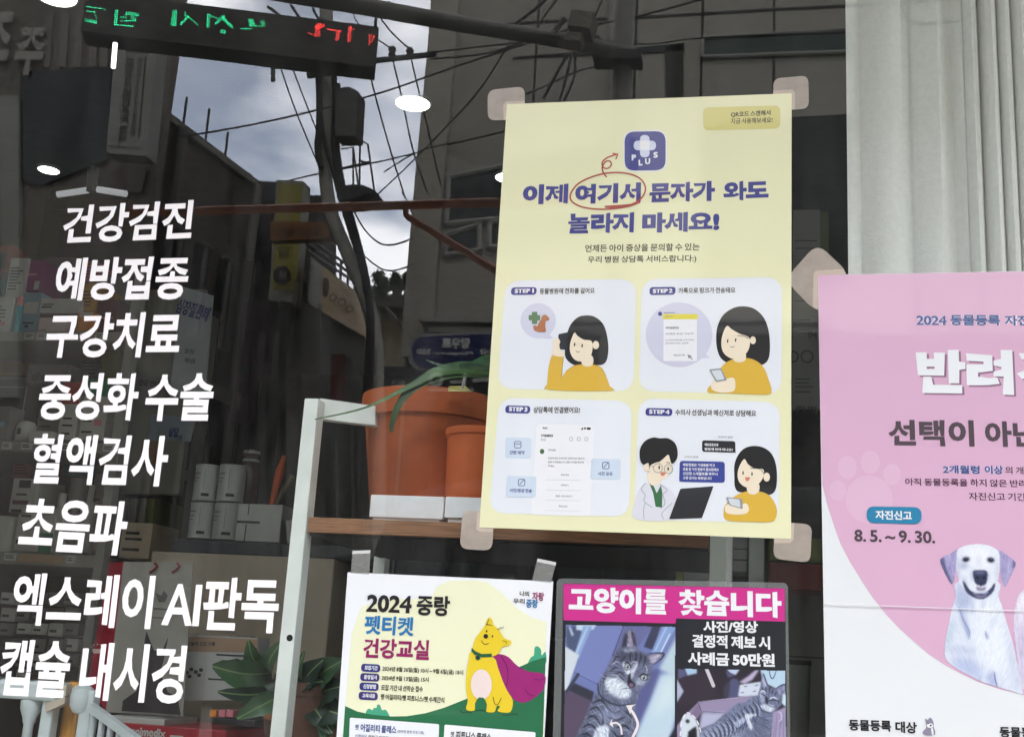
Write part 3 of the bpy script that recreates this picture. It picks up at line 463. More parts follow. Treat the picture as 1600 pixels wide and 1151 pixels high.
# ------------------------------------------------------------------ printed photographs: soft colour laid on a fine mesh
class Paint:
    def __init__(s, x0, y0, x1, y1, step, rgb):
        s.xs = np.arange(x0, x1+step*0.5, step); s.ys = np.arange(y0, y1+step*0.5, step); s.st = step; s.X, s.Y = np.meshgrid(s.xs, s.ys)
        s.C = np.ones(s.X.shape+(3,))*np.array(rgb, float); s.rg = np.random.RandomState(5)
    def inm(s, poly):
        r = np.zeros(s.X.shape, bool)
        for i in range(len(poly)):
            (a, b), (c, d) = poly[i-1], poly[i]
            if b == d: continue
            r ^= ((b > s.Y) != (d > s.Y)) & (s.X < (c-a)*(s.Y-b)/(d-b)+a)
        return r.astype(float)
    def blur(s, m, sg):
        sg = sg/s.st
        if sg < 0.3: return m
        k = int(sg*3)+1; w_ = np.exp(-0.5*(np.arange(-k, k+1)/sg)**2); w_ /= w_.sum()
        for ax in (0, 1):
            p = np.pad(m, [(k, k) if a == ax else (0, 0) for a in (0, 1)], mode='edge'); m = sum(w_[i]*(p[i:i+m.shape[0]] if ax == 0 else p[:, i:i+m.shape[1]]) for i in range(2*k+1))
        return m
    def put(s, m, rgb): s.C += m[..., None]*(np.array(rgb, float)-s.C)
    def fill(s, poly, rgb, bl=0.6, a=1.0, clip=None):
        m = s.blur(s.inm(poly), bl)*a; s.put(m if clip is None else m*clip, rgb); return m
    def line(s, pts, w_, rgb, bl=0.7, a=1.0, clip=None, taper=True):
        d = np.full(s.X.shape, -9.0); n = len(pts)-1
        for i in range(n):
            (x0, y0), (x1, y1) = pts[i], pts[i+1]; L2 = (x1-x0)**2+(y1-y0)**2+1e-9; t = np.clip(((s.X-x0)*(x1-x0)+(s.Y-y0)*(y1-y0))/L2, 0, 1)
            h = w_/2*(np.sqrt(np.sin(np.pi*np.clip((i+t)/n, 0.03, 0.97))) if taper else 1); d = np.maximum(d, h-np.hypot(s.X-x0-t*(x1-x0), s.Y-y0-t*(y1-y0)))
        m = np.clip(d/bl+0.5, 0, 1)*a; s.put(m if clip is None else m*clip, rgb)
    def hair(s, m, ang, amp, L_=5, seed=1):            # streaky noise combed along ang
        n0 = np.random.RandomState(seed).randn(*s.X.shape); H, W = n0.shape; I, J = np.mgrid[0:H, 0:W]; acc = np.zeros(n0.shape); c, q = np.cos(ang), np.sin(ang)
        for k in np.arange(-L_, L_+0.01, 0.5): acc += n0[np.clip((I+q*k/s.st).round().astype(int), 0, H-1), np.clip((J+c*k/s.st).round().astype(int), 0, W-1)]
        acc /= acc.std(); s.C *= 1+amp*acc[..., None]*m[..., None]
    def mesh(s, name, layer, keep, parent):
        yy = Y0-DY*layer; H, W = s.X.shape; O = G(0, 0, yy); ok = keep > 0.5; idx = -np.ones(H*W, int)
        q = ok[:-1, :-1] & ok[1:, :-1] & ok[:-1, 1:] & ok[1:, 1:]; I, J = np.nonzero(q); F = np.stack([I*W+J, I*W+J+1, (I+1)*W+J+1, (I+1)*W+J], 1); used = np.unique(F); idx[used] = np.arange(len(used))
        px, py = s.X.ravel()[used], s.Y.ravel()[used]; D = np.array(FW)[None]+np.outer((px-CX)/FPX, np.array(RT))+np.outer((CY-py)/FPX, np.array(UP)); T_ = (yy-EYE.y)/D[:, 1]; P = np.array(EYE)[None]+D*T_[:, None]
        base = Vector(((P[:, 0].min()+P[:, 0].max())/2, yy, P[:, 2].min())); me = bpy.data.meshes.new(name); me.from_pydata((P-np.array(base)).tolist(), [], idx[F].tolist())
        c = np.clip(s.C.reshape(-1, 3)[used], 0, 255)/255; c = np.where(c > 0.04045, ((c+0.055)/1.055)**2.4, c/12.92)*0.8
        at = me.color_attributes.new('print', 'FLOAT_COLOR', 'POINT'); at.data.foreach_set('color', np.concatenate([c, np.ones((len(c), 1))], 1).ravel().astype(np.float32))
        m = ink('photo_print', (128, 128, 128)); t = m.node_tree
        if 'pc' not in t.nodes:
            n = t.nodes.new('ShaderNodeVertexColor'); n.name = 'pc'; n.layer_name = 'print'; t.links.new(n.outputs[0], t.nodes['Principled BSDF'].inputs['Base Color'])
        me.materials.append(m); o = bpy.data.objects.new(name, me); COL.objects.link(o); o.location = base; WLOC[o.name] = base; o.parent = parent; o.matrix_parent_inverse = Matrix.Translation(-WLOC[parent.name]); return o
Cv = lambda pts: cv(850, 850, 3.825, pts)
kP = ink('banner_pink', (206, 52, 140)); kB = ink('charcoal', (42, 43, 48))
sleeve = M('laminate', lin((132, 136, 134)), 0.25, var=0.06, scale=20, trans=0.5, coat=0.6)
f = Flat(0); f.p(rq([(870, 903), (1231, 910), (1236, 1260), (861, 1260)], 9)); LM = f.build('missing_cat_poster', sleeve, label='laminated pink and black notice with two tabby cat photos', cat='poster')
f = Flat(1); f.p([(880.5, 911), (1226.5, 918.5), (1231, 1250), (874, 1250)]); f.build('black_ground', kB, LM)
f = Flat(2); f.p([(880.3, 911.5), (1226.3, 918.8), (1226.6, 970.5), (1056.5, 965.5), (1055.5, 973.5), (880.5, 968.5)]); f.build('pink_banner', kP, LM)
f = Flat(3); f.t('고양이를', *Cv([(147, 406), (738, 421)]), 40, 0.056); f.t('찾습니다', *Cv([(802, 423), (1421, 441)]), 41, 0.056); f.build('banner_title', iWh, LM)
f = Flat(3); f.t('사진/영상', *Cv([(952, 527), (1280, 530)]), 18.5, 0.045).t('결정적 제보 시', *Cv([(884, 615), (1352, 629)]), 20.5, 0.045).t('사례금 50만원', *Cv([(860, 720), (1380, 733)]), 20.5, 0.045); f.build('reward_text', iWh, LM)
# --- sitting cat
E1 = lambda pts: cv(870, 960, 6.026, pts)
B = Paint(876, 972, 1058, 1205, 0.8, (112, 122, 172))
B.fill(E1([(330, 96), (640, 106), (380, 660), (165, 560)]), (120, 130, 182), 1); B.fill(E1([(640, 100), (900, 106), (620, 520), (520, 400)]), (104, 108, 152), 1.2)
B.fill(E1([(90, 110), (190, 110), (250, 170), (185, 370), (95, 300)]), (78, 88, 118), 1); B.fill(E1([(185, 80), (370, 96), (345, 135), (250, 150), (185, 140)]), (196, 212, 226), 1); B.fill(E1([(110, 110), (130, 110), (160, 190), (140, 200)]), (190, 206, 220), 1.2)
B.fill(E1([(250, 105), (335, 105), (205, 420), (172, 360)]), (140, 164, 204), 1); B.fill(E1([(280, 110), (300, 110), (190, 370), (176, 350)]), (176, 196, 224), 1)
B.fill(E1([(70, 290), (210, 378), (85, 745), (50, 820)]), (206, 214, 220), 1); B.line(E1([(632, 100), (525, 385)]), 1.4, (70, 74, 108), 1, taper=False); B.line(E1([(170, 545), (385, 655)]), 1.2, (80, 86, 128), 1, taper=False)
B.fill(E1([(165, 640), (350, 725), (330, 830), (95, 705)]), (54, 56, 68), 1); B.fill(E1([(50, 720), (95, 705), (335, 810), (260, 1000), (120, 1500), (20, 1500)]), (88, 76, 96), 1.2); B.line(E1([(200, 560), (95, 720)]), 5, (62, 66, 84), 1.2, taper=False)
B.fill(E1([(980, 104), (905, 330), (820, 300), (900, 104)]), (62, 64, 88), 1); B.fill(E1([(1000, 104), (1130, 104), (970, 390), (890, 350)]), (136, 160, 206), 1.2); B.line(E1([(1064, 180), (980, 350)]), 1.6, (214, 226, 238), 1, taper=False); B.line(E1([(1030, 120), (930, 330)]), 2, (176, 196, 226), 1.2, taper=False)
B.fill(E1([(1140, 180), (960, 510), (1060, 560), (1150, 560)]), (188, 206, 216), 2.5); B.fill(E1([(1140, 540), (1060, 545), (980, 560), (700, 1240), (640, 1500), (1000, 1500), (1060, 1200), (1140, 900)]), (190, 210, 222), 3); B.fill(E1([(970, 515), (880, 780), (700, 1180), (560, 1500), (500, 1400), (780, 700), (900, 515)]), (92, 96, 142), 2)
B.fill(E1([(1000, 620), (1110, 600), (1110, 800), (900, 980)]), (214, 230, 230), 7, 0.7); B.fill(E1([(1130, 940), (1112, 1060), (1030, 1200), (1000, 1400), (1130, 1400)]), (40, 42, 54), 1.5)
body = sm(E1([(560, 370), (480, 500), (440, 560), (390, 650), (370, 740), (320, 830), (260, 980), (190, 1120), (130, 1280), (100, 1500), (720, 1500), (740, 1130), (760, 1000), (740, 860), (770, 760), (780, 660), (700, 500)]), 4)
mb_ = B.fill(body, (100, 106, 128), 1.0)
for x0, y0, x1, y1, x2, y2 in ((340, 830, 420, 800, 470, 880), (300, 900, 380, 870, 430, 960), (280, 980, 350, 950, 410, 1040), (240, 1060, 320, 1030, 390, 1110), (220, 1130, 290, 1120, 350, 1180), (460, 860, 540, 920, 600, 900), (480, 960, 560, 990, 640, 960), (640, 900, 690, 950, 700, 1010), (560, 1060, 640, 1040, 690, 1080), (420, 900, 440, 980, 420, 1060), (520, 1090, 580, 1150, 640, 1130), (200, 1240, 300, 1220, 380, 1290), (460, 1200, 560, 1230, 660, 1200)):
    B.line(ol(E1([(x0, y0), (x1, y1), (x2, y2)]), 4), 3.6, (44, 46, 60), 1.6, 0.85, mb_); B.line(ol(E1([(x0+20, y0+42), (x1+15, y1+40), (x2+10, y2+35)]), 4), 2.4, (150, 158, 180), 1.8, 0.6, mb_)
B.fill(E1([(380, 900), (470, 860), (620, 880), (560, 1000), (440, 1010)]), (140, 150, 178), 4, 0.55); B.fill(sm(E1([(350, 1120), (420, 1040), (490, 1060), (480, 1200), (470, 1500), (330, 1500)])), (206, 216, 230), 1.6, 0.95); B.fill(E1([(180, 1130), (300, 1080), (280, 1200), (160, 1300)]), (60, 64, 82), 3, 0.6)
B.hair(mb_, np.full(B.X.shape, 1.1)+0.5*np.sin(B.Y/14), 0.13, 3.0, 3)
head = sm(E1([(600, 300), (640, 170), (690, 134), (735, 165), (750, 290), (840, 365), (1010, 362), (985, 420), (910, 470), (880, 600), (800, 690), (700, 760), (560, 790), (450, 700), (425, 600), (480, 490), (560, 340)]), 4)
mh = B.fill(head, (104, 108, 132), 0.9)
B.fill(sm(E1([(650, 215), (690, 150), (725, 175), (735, 285), (690, 300), (655, 280)])), (150, 142, 166), 1.2); B.fill(sm(E1([(625, 230), (650, 170), (668, 200), (655, 290), (615, 300)])), (58, 58, 74), 1); B.fill(sm(E1([(700, 160), (730, 180), (748, 285), (722, 280)])), (66, 64, 82), 1.1); B.fill(sm(E1([(870, 392), (985, 372), (935, 435), (890, 455)])), (176, 170, 190), 1.2); B.line(ol(E1([(850, 365), (930, 358), (1008, 364), (980, 415), (915, 468)])), 2.0, (52, 52, 68), 1)
B.fill(sm(E1([(560, 370), (620, 330), (740, 345), (840, 380), (880, 460), (740, 430), (600, 440)])), (70, 72, 92), 2.5, 0.8); B.fill(E1([(625, 320), (735, 322), (735, 345), (640, 350)]), (168, 174, 192), 1.6, 0.8)
for p in ([(600, 400), (560, 395), (530, 450)], [(650, 380), (625, 420), (600, 430)], [(700, 350), (690, 400), (700, 450)], [(745, 345), (748, 400), (730, 470)], [(790, 360), (790, 410), (765, 480)], [(835, 385), (830, 440), (810, 490)], [(545, 560), (600, 540), (640, 580)], [(520, 590), (580, 580), (640, 620)], [(500, 540), (540, 500), (590, 500)], [(470, 560), (440, 620), (450, 680)]): B.line(ol(E1(p), 4), 2.0, (40, 41, 54), 1.0, 0.9, mh)
for p in ([(500, 560), (560, 570), (620, 620)], [(690, 470), (720, 440), (770, 450)], [(830, 470), (850, 510), (840, 560)], [(520, 470), (560, 440), (590, 450)]): B.line(ol(E1(p), 4), 1.7, (172, 178, 196), 1.0, 0.9, mh)
B.fill(sm(E1([(460, 610), (540, 585), (640, 640), (695, 700), (690, 770), (610, 790), (520, 750), (465, 690)])), (212, 222, 232), 2.2, 0.95); B.fill(sm(E1([(620, 460), (650, 448), (692, 500), (682, 560), (650, 545)])), (206, 212, 222), 1.1); B.fill(sm(E1([(725, 470), (765, 455), (742, 525), (705, 600), (692, 560)])), (200, 206, 218), 1.2, 0.9); B.fill(sm(E1([(760, 600), (820, 580), (850, 610), (800, 660), (750, 660)])), (176, 184, 202), 2, 0.9)
B.hair(mh, np.arctan2(B.Y-1052, B.X-985), 0.10, 2.4, 8)
for cx, cy, rx, ry, rot in ((667, 487, 25, 30, 20), (820, 590, 30, 26, -10)):
    c_e = E1([(cx, cy)])[0]; B.fill(ell(*c_e, rx/6+0.9, ry/6+0.9, rot), (34, 34, 44), 0.7); B.fill(ell(*c_e, rx/6, ry/6, rot), (176, 186, 190), 0.6); B.fill(ell(*c_e, 1.5, 3.0, 10), (26, 26, 34), 0.5); B.fill(ell(c_e[0]-1, c_e[1]-1.4, 0.8, 0.8), (240, 244, 248), 0.4)
B.line(ol(E1([(630, 462), (668, 446), (702, 500)])), 1.7, (34, 34, 44), 0.8); B.line(ol(E1([(770, 585), (815, 552), (862, 575)])), 1.7, (34, 34, 44), 0.8)
B.fill(sm(E1([(672, 590), (690, 545), (698, 610), (738, 655), (700, 690), (668, 655)])), (38, 36, 46), 0.8); B.fill(sm(E1([(690, 640), (725, 655), (700, 684), (680, 660)])), (128, 104, 128), 0.7); B.line(ol(E1([(700, 690), (660, 690), (600, 700)])), 1.0, (70, 70, 86), 0.8)
for k in range(5): B.line(E1([(600, 660+k*14), (400+k*12, 560+k*46)]), 0.7, (220, 226, 234), 0.7, 0.6)
B.line(ol(E1([(385, 640), (400, 740), (470, 810), (580, 850), (700, 840)])), 3.2, (54, 58, 76), 2.0, 0.9)
PH = B.mesh('cat_photo', 2, B.inm([(883.5, 975), (1055.5, 978.5), (1054, 1203), (880, 1203)]), LM)
aw_ = ink('arrow_white', (236, 226, 224))
f = Flat(3); f.line(ol(E1([(715, 1150), (762, 1040), (740, 960), (700, 895)])), 4.0).p(E1([(652, 852), (748, 842), (712, 862), (690, 935), (678, 900)])); f.build('photo_arrow', aw_, LM)
f = Flat(3); f.line(ol(E1([(612, 1125), (600, 1050), (560, 1015), (512, 1025)])), 2.8).p(E1([(496, 1030), (524, 972), (518, 1012), (536, 1062)])); f.build('photo_arrow', aw_, LM)
# --- cat asleep in a box
E2 = lambda pts: cv(1050, 1020, 8.42, pts)
B = Paint(1054, 1040, 1230, 1205, 0.8, (50, 44, 54))
B.fill(E2([(60, 180), (330, 190), (560, 420), (600, 600), (100, 700), (40, 500)]), (58, 50, 60), 3); B.fill(E2([(150, 160), (330, 160), (330, 262), (200, 292)]), (168, 198, 220), 1); B.fill(E2([(80, 200), (170, 220), (195, 290), (80, 340)]), (92, 92, 130), 1.2); B.fill(E2([(60, 330), (155, 500), (60, 650)]), (176, 182, 206), 1); B.line(E2([(450, 195), (545, 425)]), 5.5, (204, 200, 206), 0.8, taper=False)
B.fill(E2([(690, 180), (905, 190), (840, 285), (770, 262)]), (190, 204, 226), 1); B.fill(E2([(700, 230), (830, 290), (740, 320)]), (86, 88, 124), 1); B.fill(sm(E2([(770, 350), (820, 330), (875, 370), (872, 590), (730, 590), (740, 440)])), (84, 86, 118), 1.2); B.fill(sm(E2([(690, 420), (760, 400), (740, 580), (680, 560)])), (64, 62, 80), 1.5)
B.fill(E2([(880, 380), (1000, 300), (1120, 200), (1150, 215), (1060, 345), (960, 400)]), (186, 176, 204), 1.4); B.fill(E2([(890, 412), (1190, 368), (1140, 560), (868, 572)]), (204, 212, 226), 1)
for a, b in (((945, 440), (992, 430)), ((1085, 428), (1142, 412)), ((905, 522), (952, 510)), ((1065, 505), (1110, 490))): B.line(E2([a, b]), 1.4, (90, 96, 120), 0.8)
B.fill(E2([(1155, 190), (1520, 200), (1520, 720), (1440, 650), (1500, 520), (1370, 465), (1250, 405), (1180, 300)]), (184, 208, 226), 1); B.fill(E2([(1440, 520), (1510, 500), (1510, 700), (1450, 650)]), (206, 226, 236), 2); B.line(ol(E2([(1275, 200), (1298, 310), (1335, 322), (1378, 210)])), 1.5, (44, 50, 74), 0.8)
B.fill(E2([(345, 640), (1125, 555), (1130, 640), (700, 800), (380, 770), (300, 900), (60, 1700), (20, 1000), (200, 790)]), (150, 138, 168), 1); B.fill(E2([(250, 780), (350, 650), (385, 760), (310, 900)]), (128, 112, 142), 1); B.fill(E2([(390, 770), (720, 782), (560, 930), (350, 1010)]), (178, 180, 206), 2); B.line(E2([(345, 645), (385, 760)]), 1.0, (70, 60, 84), 0.8); B.line(E2([(350, 640), (1120, 556)]), 1.0, (190, 180, 204), 0.9); B.line(E2([(380, 760), (720, 786)]), 1.0, (96, 88, 116), 1)
body2 = sm(E2([(960, 640), (860, 660), (760, 740), (660, 830), (560, 930), (420, 990), (330, 1120), (300, 1700), (1260, 1700), (1290, 1100), (1330, 780), (1250, 770), (1120, 560)]), 4)
m2 = B.fill(body2, (112, 120, 146), 1.0); B.fill(E2([(360, 1050), (700, 960), (900, 1100), (900, 1700), (300, 1700)]), (158, 168, 192), 7, 0.6, m2); B.fill(E2([(980, 900), (1260, 800), (1290, 1500), (1000, 1500)]), (86, 92, 116), 5, 0.6, m2)
for i in range(13):
    t = i/12; x = 1060-t*640; y = 640+t*420; B.line(ol(E2([(x, y), (x+50, y+70), (x+60, y+170), (x+20, y+260)]), 4), 3.2, (48, 52, 74), 1.8, 0.8, m2); B.line(ol(E2([(x+35, y+10), (x+85, y+80), (x+95, y+190)]), 4), 2.2, (172, 182, 206), 1.8, 0.6, m2)
B.fill(sm(E2([(965, 800), (1130, 805), (1030, 850), (1060, 960), (1040, 1010), (985, 900)])), (214, 222, 232), 1.2, 0.95); B.fill(sm(E2([(815, 930), (880, 870), (960, 840), (965, 900), (900, 960), (860, 985)])), (170, 180, 204), 1.4, 0.9); B.line(ol(E2([(950, 830), (965, 900), (900, 970), (850, 985), (815, 930)])), 1.5, (58, 62, 86), 1, 0.9)
B.hair(m2, np.full(B.X.shape, 0.9)+0.6*np.sin(B.X/13), 0.11, 3.0, 5)
head2 = sm(E2([(1130, 560), (1160, 460), (1180, 300), (1205, 262), (1260, 420), (1360, 460), (1440, 420), (1500, 405), (1500, 480), (1440, 560), (1440, 660), (1400, 720), (1300, 770), (1180, 720)]), 4)
mh = B.fill(head2, (110, 116, 142), 0.9); B.fill(sm(E2([(1192, 310), (1210, 290), (1245, 420), (1200, 430)])), (176, 180, 208), 1.2); B.fill(sm(E2([(1385, 485), (1490, 425), (1490, 470), (1420, 545)])), (138, 138, 168), 1.2); B.line(ol(E2([(1262, 425), (1225, 330), (1205, 268)])), 1.6, (46, 48, 68), 1); B.line(ol(E2([(1365, 462), (1440, 418), (1500, 404)])), 1.6, (46, 48, 68), 1)
for p in ([(1180, 440), (1200, 500)], [(1230, 440), (1240, 510)], [(1280, 440), (1280, 520)], [(1330, 470), (1310, 540)], [(1380, 490), (1350, 560)], [(1150, 560), (1170, 620)], [(1410, 600), (1400, 660)], [(1150, 500), (1160, 560)]): B.line(E2(p), 1.6, (52, 56, 78), 1.0, 0.9, mh)
B.fill(sm(E2([(1150, 690), (1230, 670), (1340, 690), (1345, 740), (1290, 780), (1210, 750)])), (206, 214, 228), 1.6, 0.9); B.fill(sm(E2([(1150, 520), (1190, 505), (1220, 560), (1215, 640), (1170, 640)])), (168, 176, 198), 1.6, 0.8); B.line(ol(E2([(1165, 505), (1200, 492), (1232, 525)])), 1.6, (226, 230, 238), 0.9); B.line(ol(E2([(1285, 605), (1330, 578), (1400, 605)])), 2.2, (206, 212, 226), 1); B.line(ol(E2([(1290, 622), (1335, 612), (1390, 630)])), 1.6, (36, 38, 54), 0.9); B.line(ol(E2([(1165, 530), (1200, 545), (1225, 560)])), 1.3, (40, 42, 58), 0.9)
B.fill(sm(E2([(1222, 580), (1250, 575), (1268, 640), (1240, 668)])), (50, 48, 64), 0.9); B.line(ol(E2([(1250, 660), (1300, 700), (1385, 705)])), 1.0, (60, 62, 82), 0.9); B.hair(mh, np.full(B.X.shape, 1.3), 0.09, 2.2, 9)
B.line(ol(E2([(1120, 570), (1170, 730), (1280, 785), (1335, 775)])), 2.2, (60, 64, 88), 1.4, 0.8)
B.fill(E2([(1520, 690), (1520, 1700), (1250, 1700), (1325, 770), (1420, 735)]), (158, 148, 178), 1)
for a, b in (((1380, 800), (1330, 1600)), ((1420, 900), (1400, 1600)), ((1470, 780), (1455, 1600)), ((1350, 900), (1300, 1600)), ((1440, 760), (1430, 1000))): B.line(E2([a, b]), 1.2, (120, 110, 144), 1.0)
B.line(ol(E2([(1395, 770), (1430, 780), (1440, 860), (1400, 900)])), 2.4, (196, 186, 212), 1)
B.fill(sm(E2([(130, 860), (200, 785), (295, 850), (350, 980), (345, 1140), (150, 1150), (115, 980)])), (206, 216, 224), 0.9); B.fill(E2([(215, 1030), (250, 1000), (320, 955), (335, 1160), (200, 1160)]), (34, 36, 42), 1.2); B.fill(ell(*E2([(205, 892)])[0], 3, 3), (46, 48, 56), 1); q = ol(E2([(110, 1080), (125, 900), (200, 782), (305, 850), (365, 980), (390, 1120)]), 6)
for i in range(0, len(q)-3, 4): B.line(q[i:i+3], 1.7, (240, 240, 244), 0.7, taper=False)
B.mesh('cat_photo', 2, B.inm([(1058, 1043.5), (1227, 1047), (1229.5, 1203), (1057, 1203)]), LM)
# ================================================================== pink registration poster
Fv = lambda pts: cv(1200, 570, 3.8375, pts)
Fw = lambda pts: cv(1200, 850, 3.825, pts)
pP = ink('poster_pink', (222, 178, 204)); pPw = ink('paw_pink', (226, 185, 209)); pBl = ink('pink_blue', (56, 92, 150)); pGy = ink('pink_grey', (84, 70, 78)); pTl = ink('pill_teal', (38, 132, 172)); pSh = ink('letter_shadow', (150, 112, 136)); pTx = ink('pink_text', (84, 50, 72)); pGlow = ink('letter_halo', (238, 226, 240))
f = Flat(1); f.hexa([f.P(*q) for q in ((1278, 429.5), (1800, 420), (1800, 1290), (1292.5, 1290))][::-1], (0, 0.0002, 0))
PP = f.build('registration_poster', ink('poster_white', (232, 234, 235)), label='large pink and white poster with a pale labrador on it, right of the yellow poster', cat='poster')
f = Flat(2); f.p([(1278.3, 430), (1799, 420.5), (1799, 1010), (1740, 1060), (1670, 1088), (1600, 1085), (1562, 1076), (1527, 1064), (1500, 1051), (1474.5, 1037), (1452, 1022), (1432, 1005), (1406, 982), (1383, 958), (1363, 932), (1346, 906), (1328, 877), (1313.5, 849), (1303, 820), (1292, 786), (1285, 757), (1283.5, 720)]); f.build('pink_ground', pP, PP)
f = Flat(3); f.p(ell(1358, 780, 37, 38)).p(ell(1324, 730, 15, 18)).p(ell(1360, 722, 15, 18)).p(ell(1394, 741, 14, 17)).p(ell(1309, 766, 13, 16)); f.build('paw_print', pPw, PP)
def halo(f0, f1, *a):
    f0.t(*a[:4], a[4]+0.06); f1.t(*a)
f0 = Flat(3); f1 = Flat(4)
halo(f0, f1, '2024', (1432, 507.5), (1479, 508), 16, 0.035); halo(f0, f1, '동물등록', (1485, 508), (1563, 508.5), 18, 0.035); halo(f0, f1, '자진신고 기간', (1570, 508.5), (1694, 509), 18, 0.035)
f0.build('heading_halo', pGlow, PP); f1.build('heading', pBl, PP); f0 = Flat(3); f1 = Flat(4)
halo(f0, f1, '2개월령', (1474, 739), (1531, 740), 13.5, 0.035); halo(f0, f1, '이상', (1539, 740), (1567.5, 740.5), 14, 0.035)
f0.build('heading_halo', pGlow, PP); f1.build('heading', pBl, PP)
f = Flat(3); f.t('반려견', (1435.5, 617.5), (1672, 620.5), 77, 0.062); f.build('headline_shadow', pSh, PP)
f = Flat(4); f.t('반려견', (1432, 615), (1669, 618), 77, 0.062); f.build('headline', jW, PP)
f = Flat(4); f.t('선택이', (1388.5, 696), (1523, 697.5), 44, 0.042).t('아닌 의무', (1540, 697.5), (1718, 700), 44, 0.042); f.build('subheading', pGy, PP); f = Flat(4); f.t('8. 5. ~ 9. 30.', (1335, 846), (1461.5, 849), 20.5, 0.03); f.build('date_text', pGy, PP)
f = Flat(4); f.t('의 개와', (1571, 740), (1614, 741), 12.5, 0.012).t('아직 동물등록을 하지 않은 반려견의', (1414.5, 758), (1632, 761.5), 12.5, 0.014).t('자진신고 기간에 등록', (1514, 781), (1650, 783), 13, 0.014); f.build('body_text', pTx, PP)
f = Flat(6); f.p(rq([(1354, 790.5), (1440, 792), (1440, 818.5), (1354, 816.5)], 12.5)); K = f.build('date_pill', pTl, PP)
f = Flat(7); f.t('자진신고', (1368, 811), (1425, 812.5), 15, 0.035); f.build('pill_text', jW, K)
f = Flat(4); f.t('동물등록', *Fw([(484, 1110), (738, 1118)]), 17, 0.035).t('대상', *Fw([(762, 1122), (891, 1130)]), 18, 0.035); f.build('section_title', iK, PP); f = Flat(4); f.t('동물등록', (1562.5, 1151), (1630, 1153), 17, 0.035); f.build('section_title', iK, PP)
Iv = lambda pts: cv(1420, 1080, 8.89, pts)
f = Flat(4); f.p(sm(Iv([(230, 370), (260, 390), (290, 360), (315, 368), (345, 430), (345, 490), (365, 540), (355, 600), (230, 605), (190, 560), (240, 500), (235, 430)]), 3)); K = f.build('dog_icon', ink('icon_grey', (146, 140, 158)), PP)
f = Flat(5); f.p(sm(Iv([(255, 450), (320, 440), (338, 480), (310, 500), (260, 490)]), 3)).p(sm(Iv([(310, 510), (335, 510), (345, 590), (325, 600)]), 3)); f.build('icon_white', jW, K)
f = Flat(6); f.p(ell(*Iv([(305, 468)])[0], 1.6, 1.3)).p(ell(*Iv([(270, 440)])[0], 0.9, 0.9)); f.build('icon_features', iK, K)
# the labrador
L1 = lambda pts: cv(1450, 840, 4.427, pts)
B = Paint(1464, 846, 1602, 1090, 0.8, (222, 178, 204))
bod = sm(L1([(205, 300), (190, 400), (160, 500), (140, 600), (122, 690), (112, 780), (130, 850), (200, 905), (300, 958), (400, 1010), (500, 1055), (640, 1085), (655, 1040), (610, 820), (580, 690), (545, 580), (515, 470), (490, 400), (485, 300)]), 4)
hed = sm(L1([(205, 80), (260, 50), (330, 40), (400, 44), (460, 66), (492, 100), (495, 180), (490, 280), (460, 340), (430, 390), (370, 425), (310, 400), (250, 350), (215, 300), (195, 220), (198, 140)]), 4)
el_ = sm(L1([(205, 82), (150, 108), (82, 145), (100, 210), (140, 290), (165, 322), (185, 290), (192, 210)]), 4); er_ = sm(L1([(490, 88), (540, 110), (606, 165), (600, 210), (560, 290), (535, 340), (510, 300), (496, 210)]), 4)
mk = np.clip(B.inm(bod)+B.inm(hed)+B.inm(el_)+B.inm(er_), 0, 1); mbd = B.inm(bod)
B.fill(bod, (220, 226, 238), 0.6); B.fill(L1([(300, 420), (470, 420), (560, 640), (560, 900), (420, 940), (340, 760)]), (238, 242, 248), 9, 0.8, mbd)
for q, c, bl, a_ in (([(205, 300), (300, 400), (300, 470), (200, 480), (180, 420)], (176, 186, 216), 4, 0.8), ([(205, 470), (225, 470), (280, 620), (295, 660), (278, 700), (245, 610)], (150, 160, 200), 2.2, 0.8), ([(150, 750), (240, 745), (340, 765), (300, 800), (170, 800)], (196, 204, 228), 3.5, 0.9), ([(160, 830), (300, 830), (370, 900), (370, 980), (260, 940), (180, 890)], (178, 190, 224), 5, 0.8), ([(290, 440), (312, 430), (322, 530), (300, 520)], (184, 196, 222), 2.5, 0.8), ([(395, 640), (412, 660), (424, 700), (400, 695)], (158, 168, 204), 2, 0.9), ([(480, 540), (450, 600), (410, 660), (440, 560)], (190, 200, 226), 3, 0.7), ([(440, 910), (462, 930), (478, 1030), (520, 1060), (420, 1010), (400, 960)], (170, 180, 216), 3, 0.8), ([(112, 700), (170, 540), (190, 600), (150, 740), (115, 800)], (186, 204, 222), 4, 0.8), ([(225, 400), (265, 430), (275, 520), (240, 530)], (172, 182, 216), 3, 0.7), ([(370, 420), (395, 430), (390, 480), (372, 480)], (196, 204, 226), 2, 0.7), ([(530, 560), (590, 740), (640, 1040), (600, 1060), (560, 800)], (204, 210, 230), 4, 0.8), ([(350, 950), (372, 940), (365, 1000), (345, 990)], (176, 186, 216), 2, 0.7)): B.fill(L1(q), c, bl, a_, mbd)
B.line(ol(L1([(215, 480), (240, 560), (285, 640), (280, 700)])), 1.8, (134, 144, 190), 1.6, 0.8); B.line(ol(L1([(460, 925), (465, 980), (480, 1030)])), 2.2, (96, 106, 160), 1.4, 0.8); B.line(ol(L1([(395, 640), (405, 690)])), 1.4, (140, 150, 190), 1.4, 0.8)
B.hair(mbd, 1.5+0.5*np.sin((B.X-1525)/25), 0.022, 4, 11)
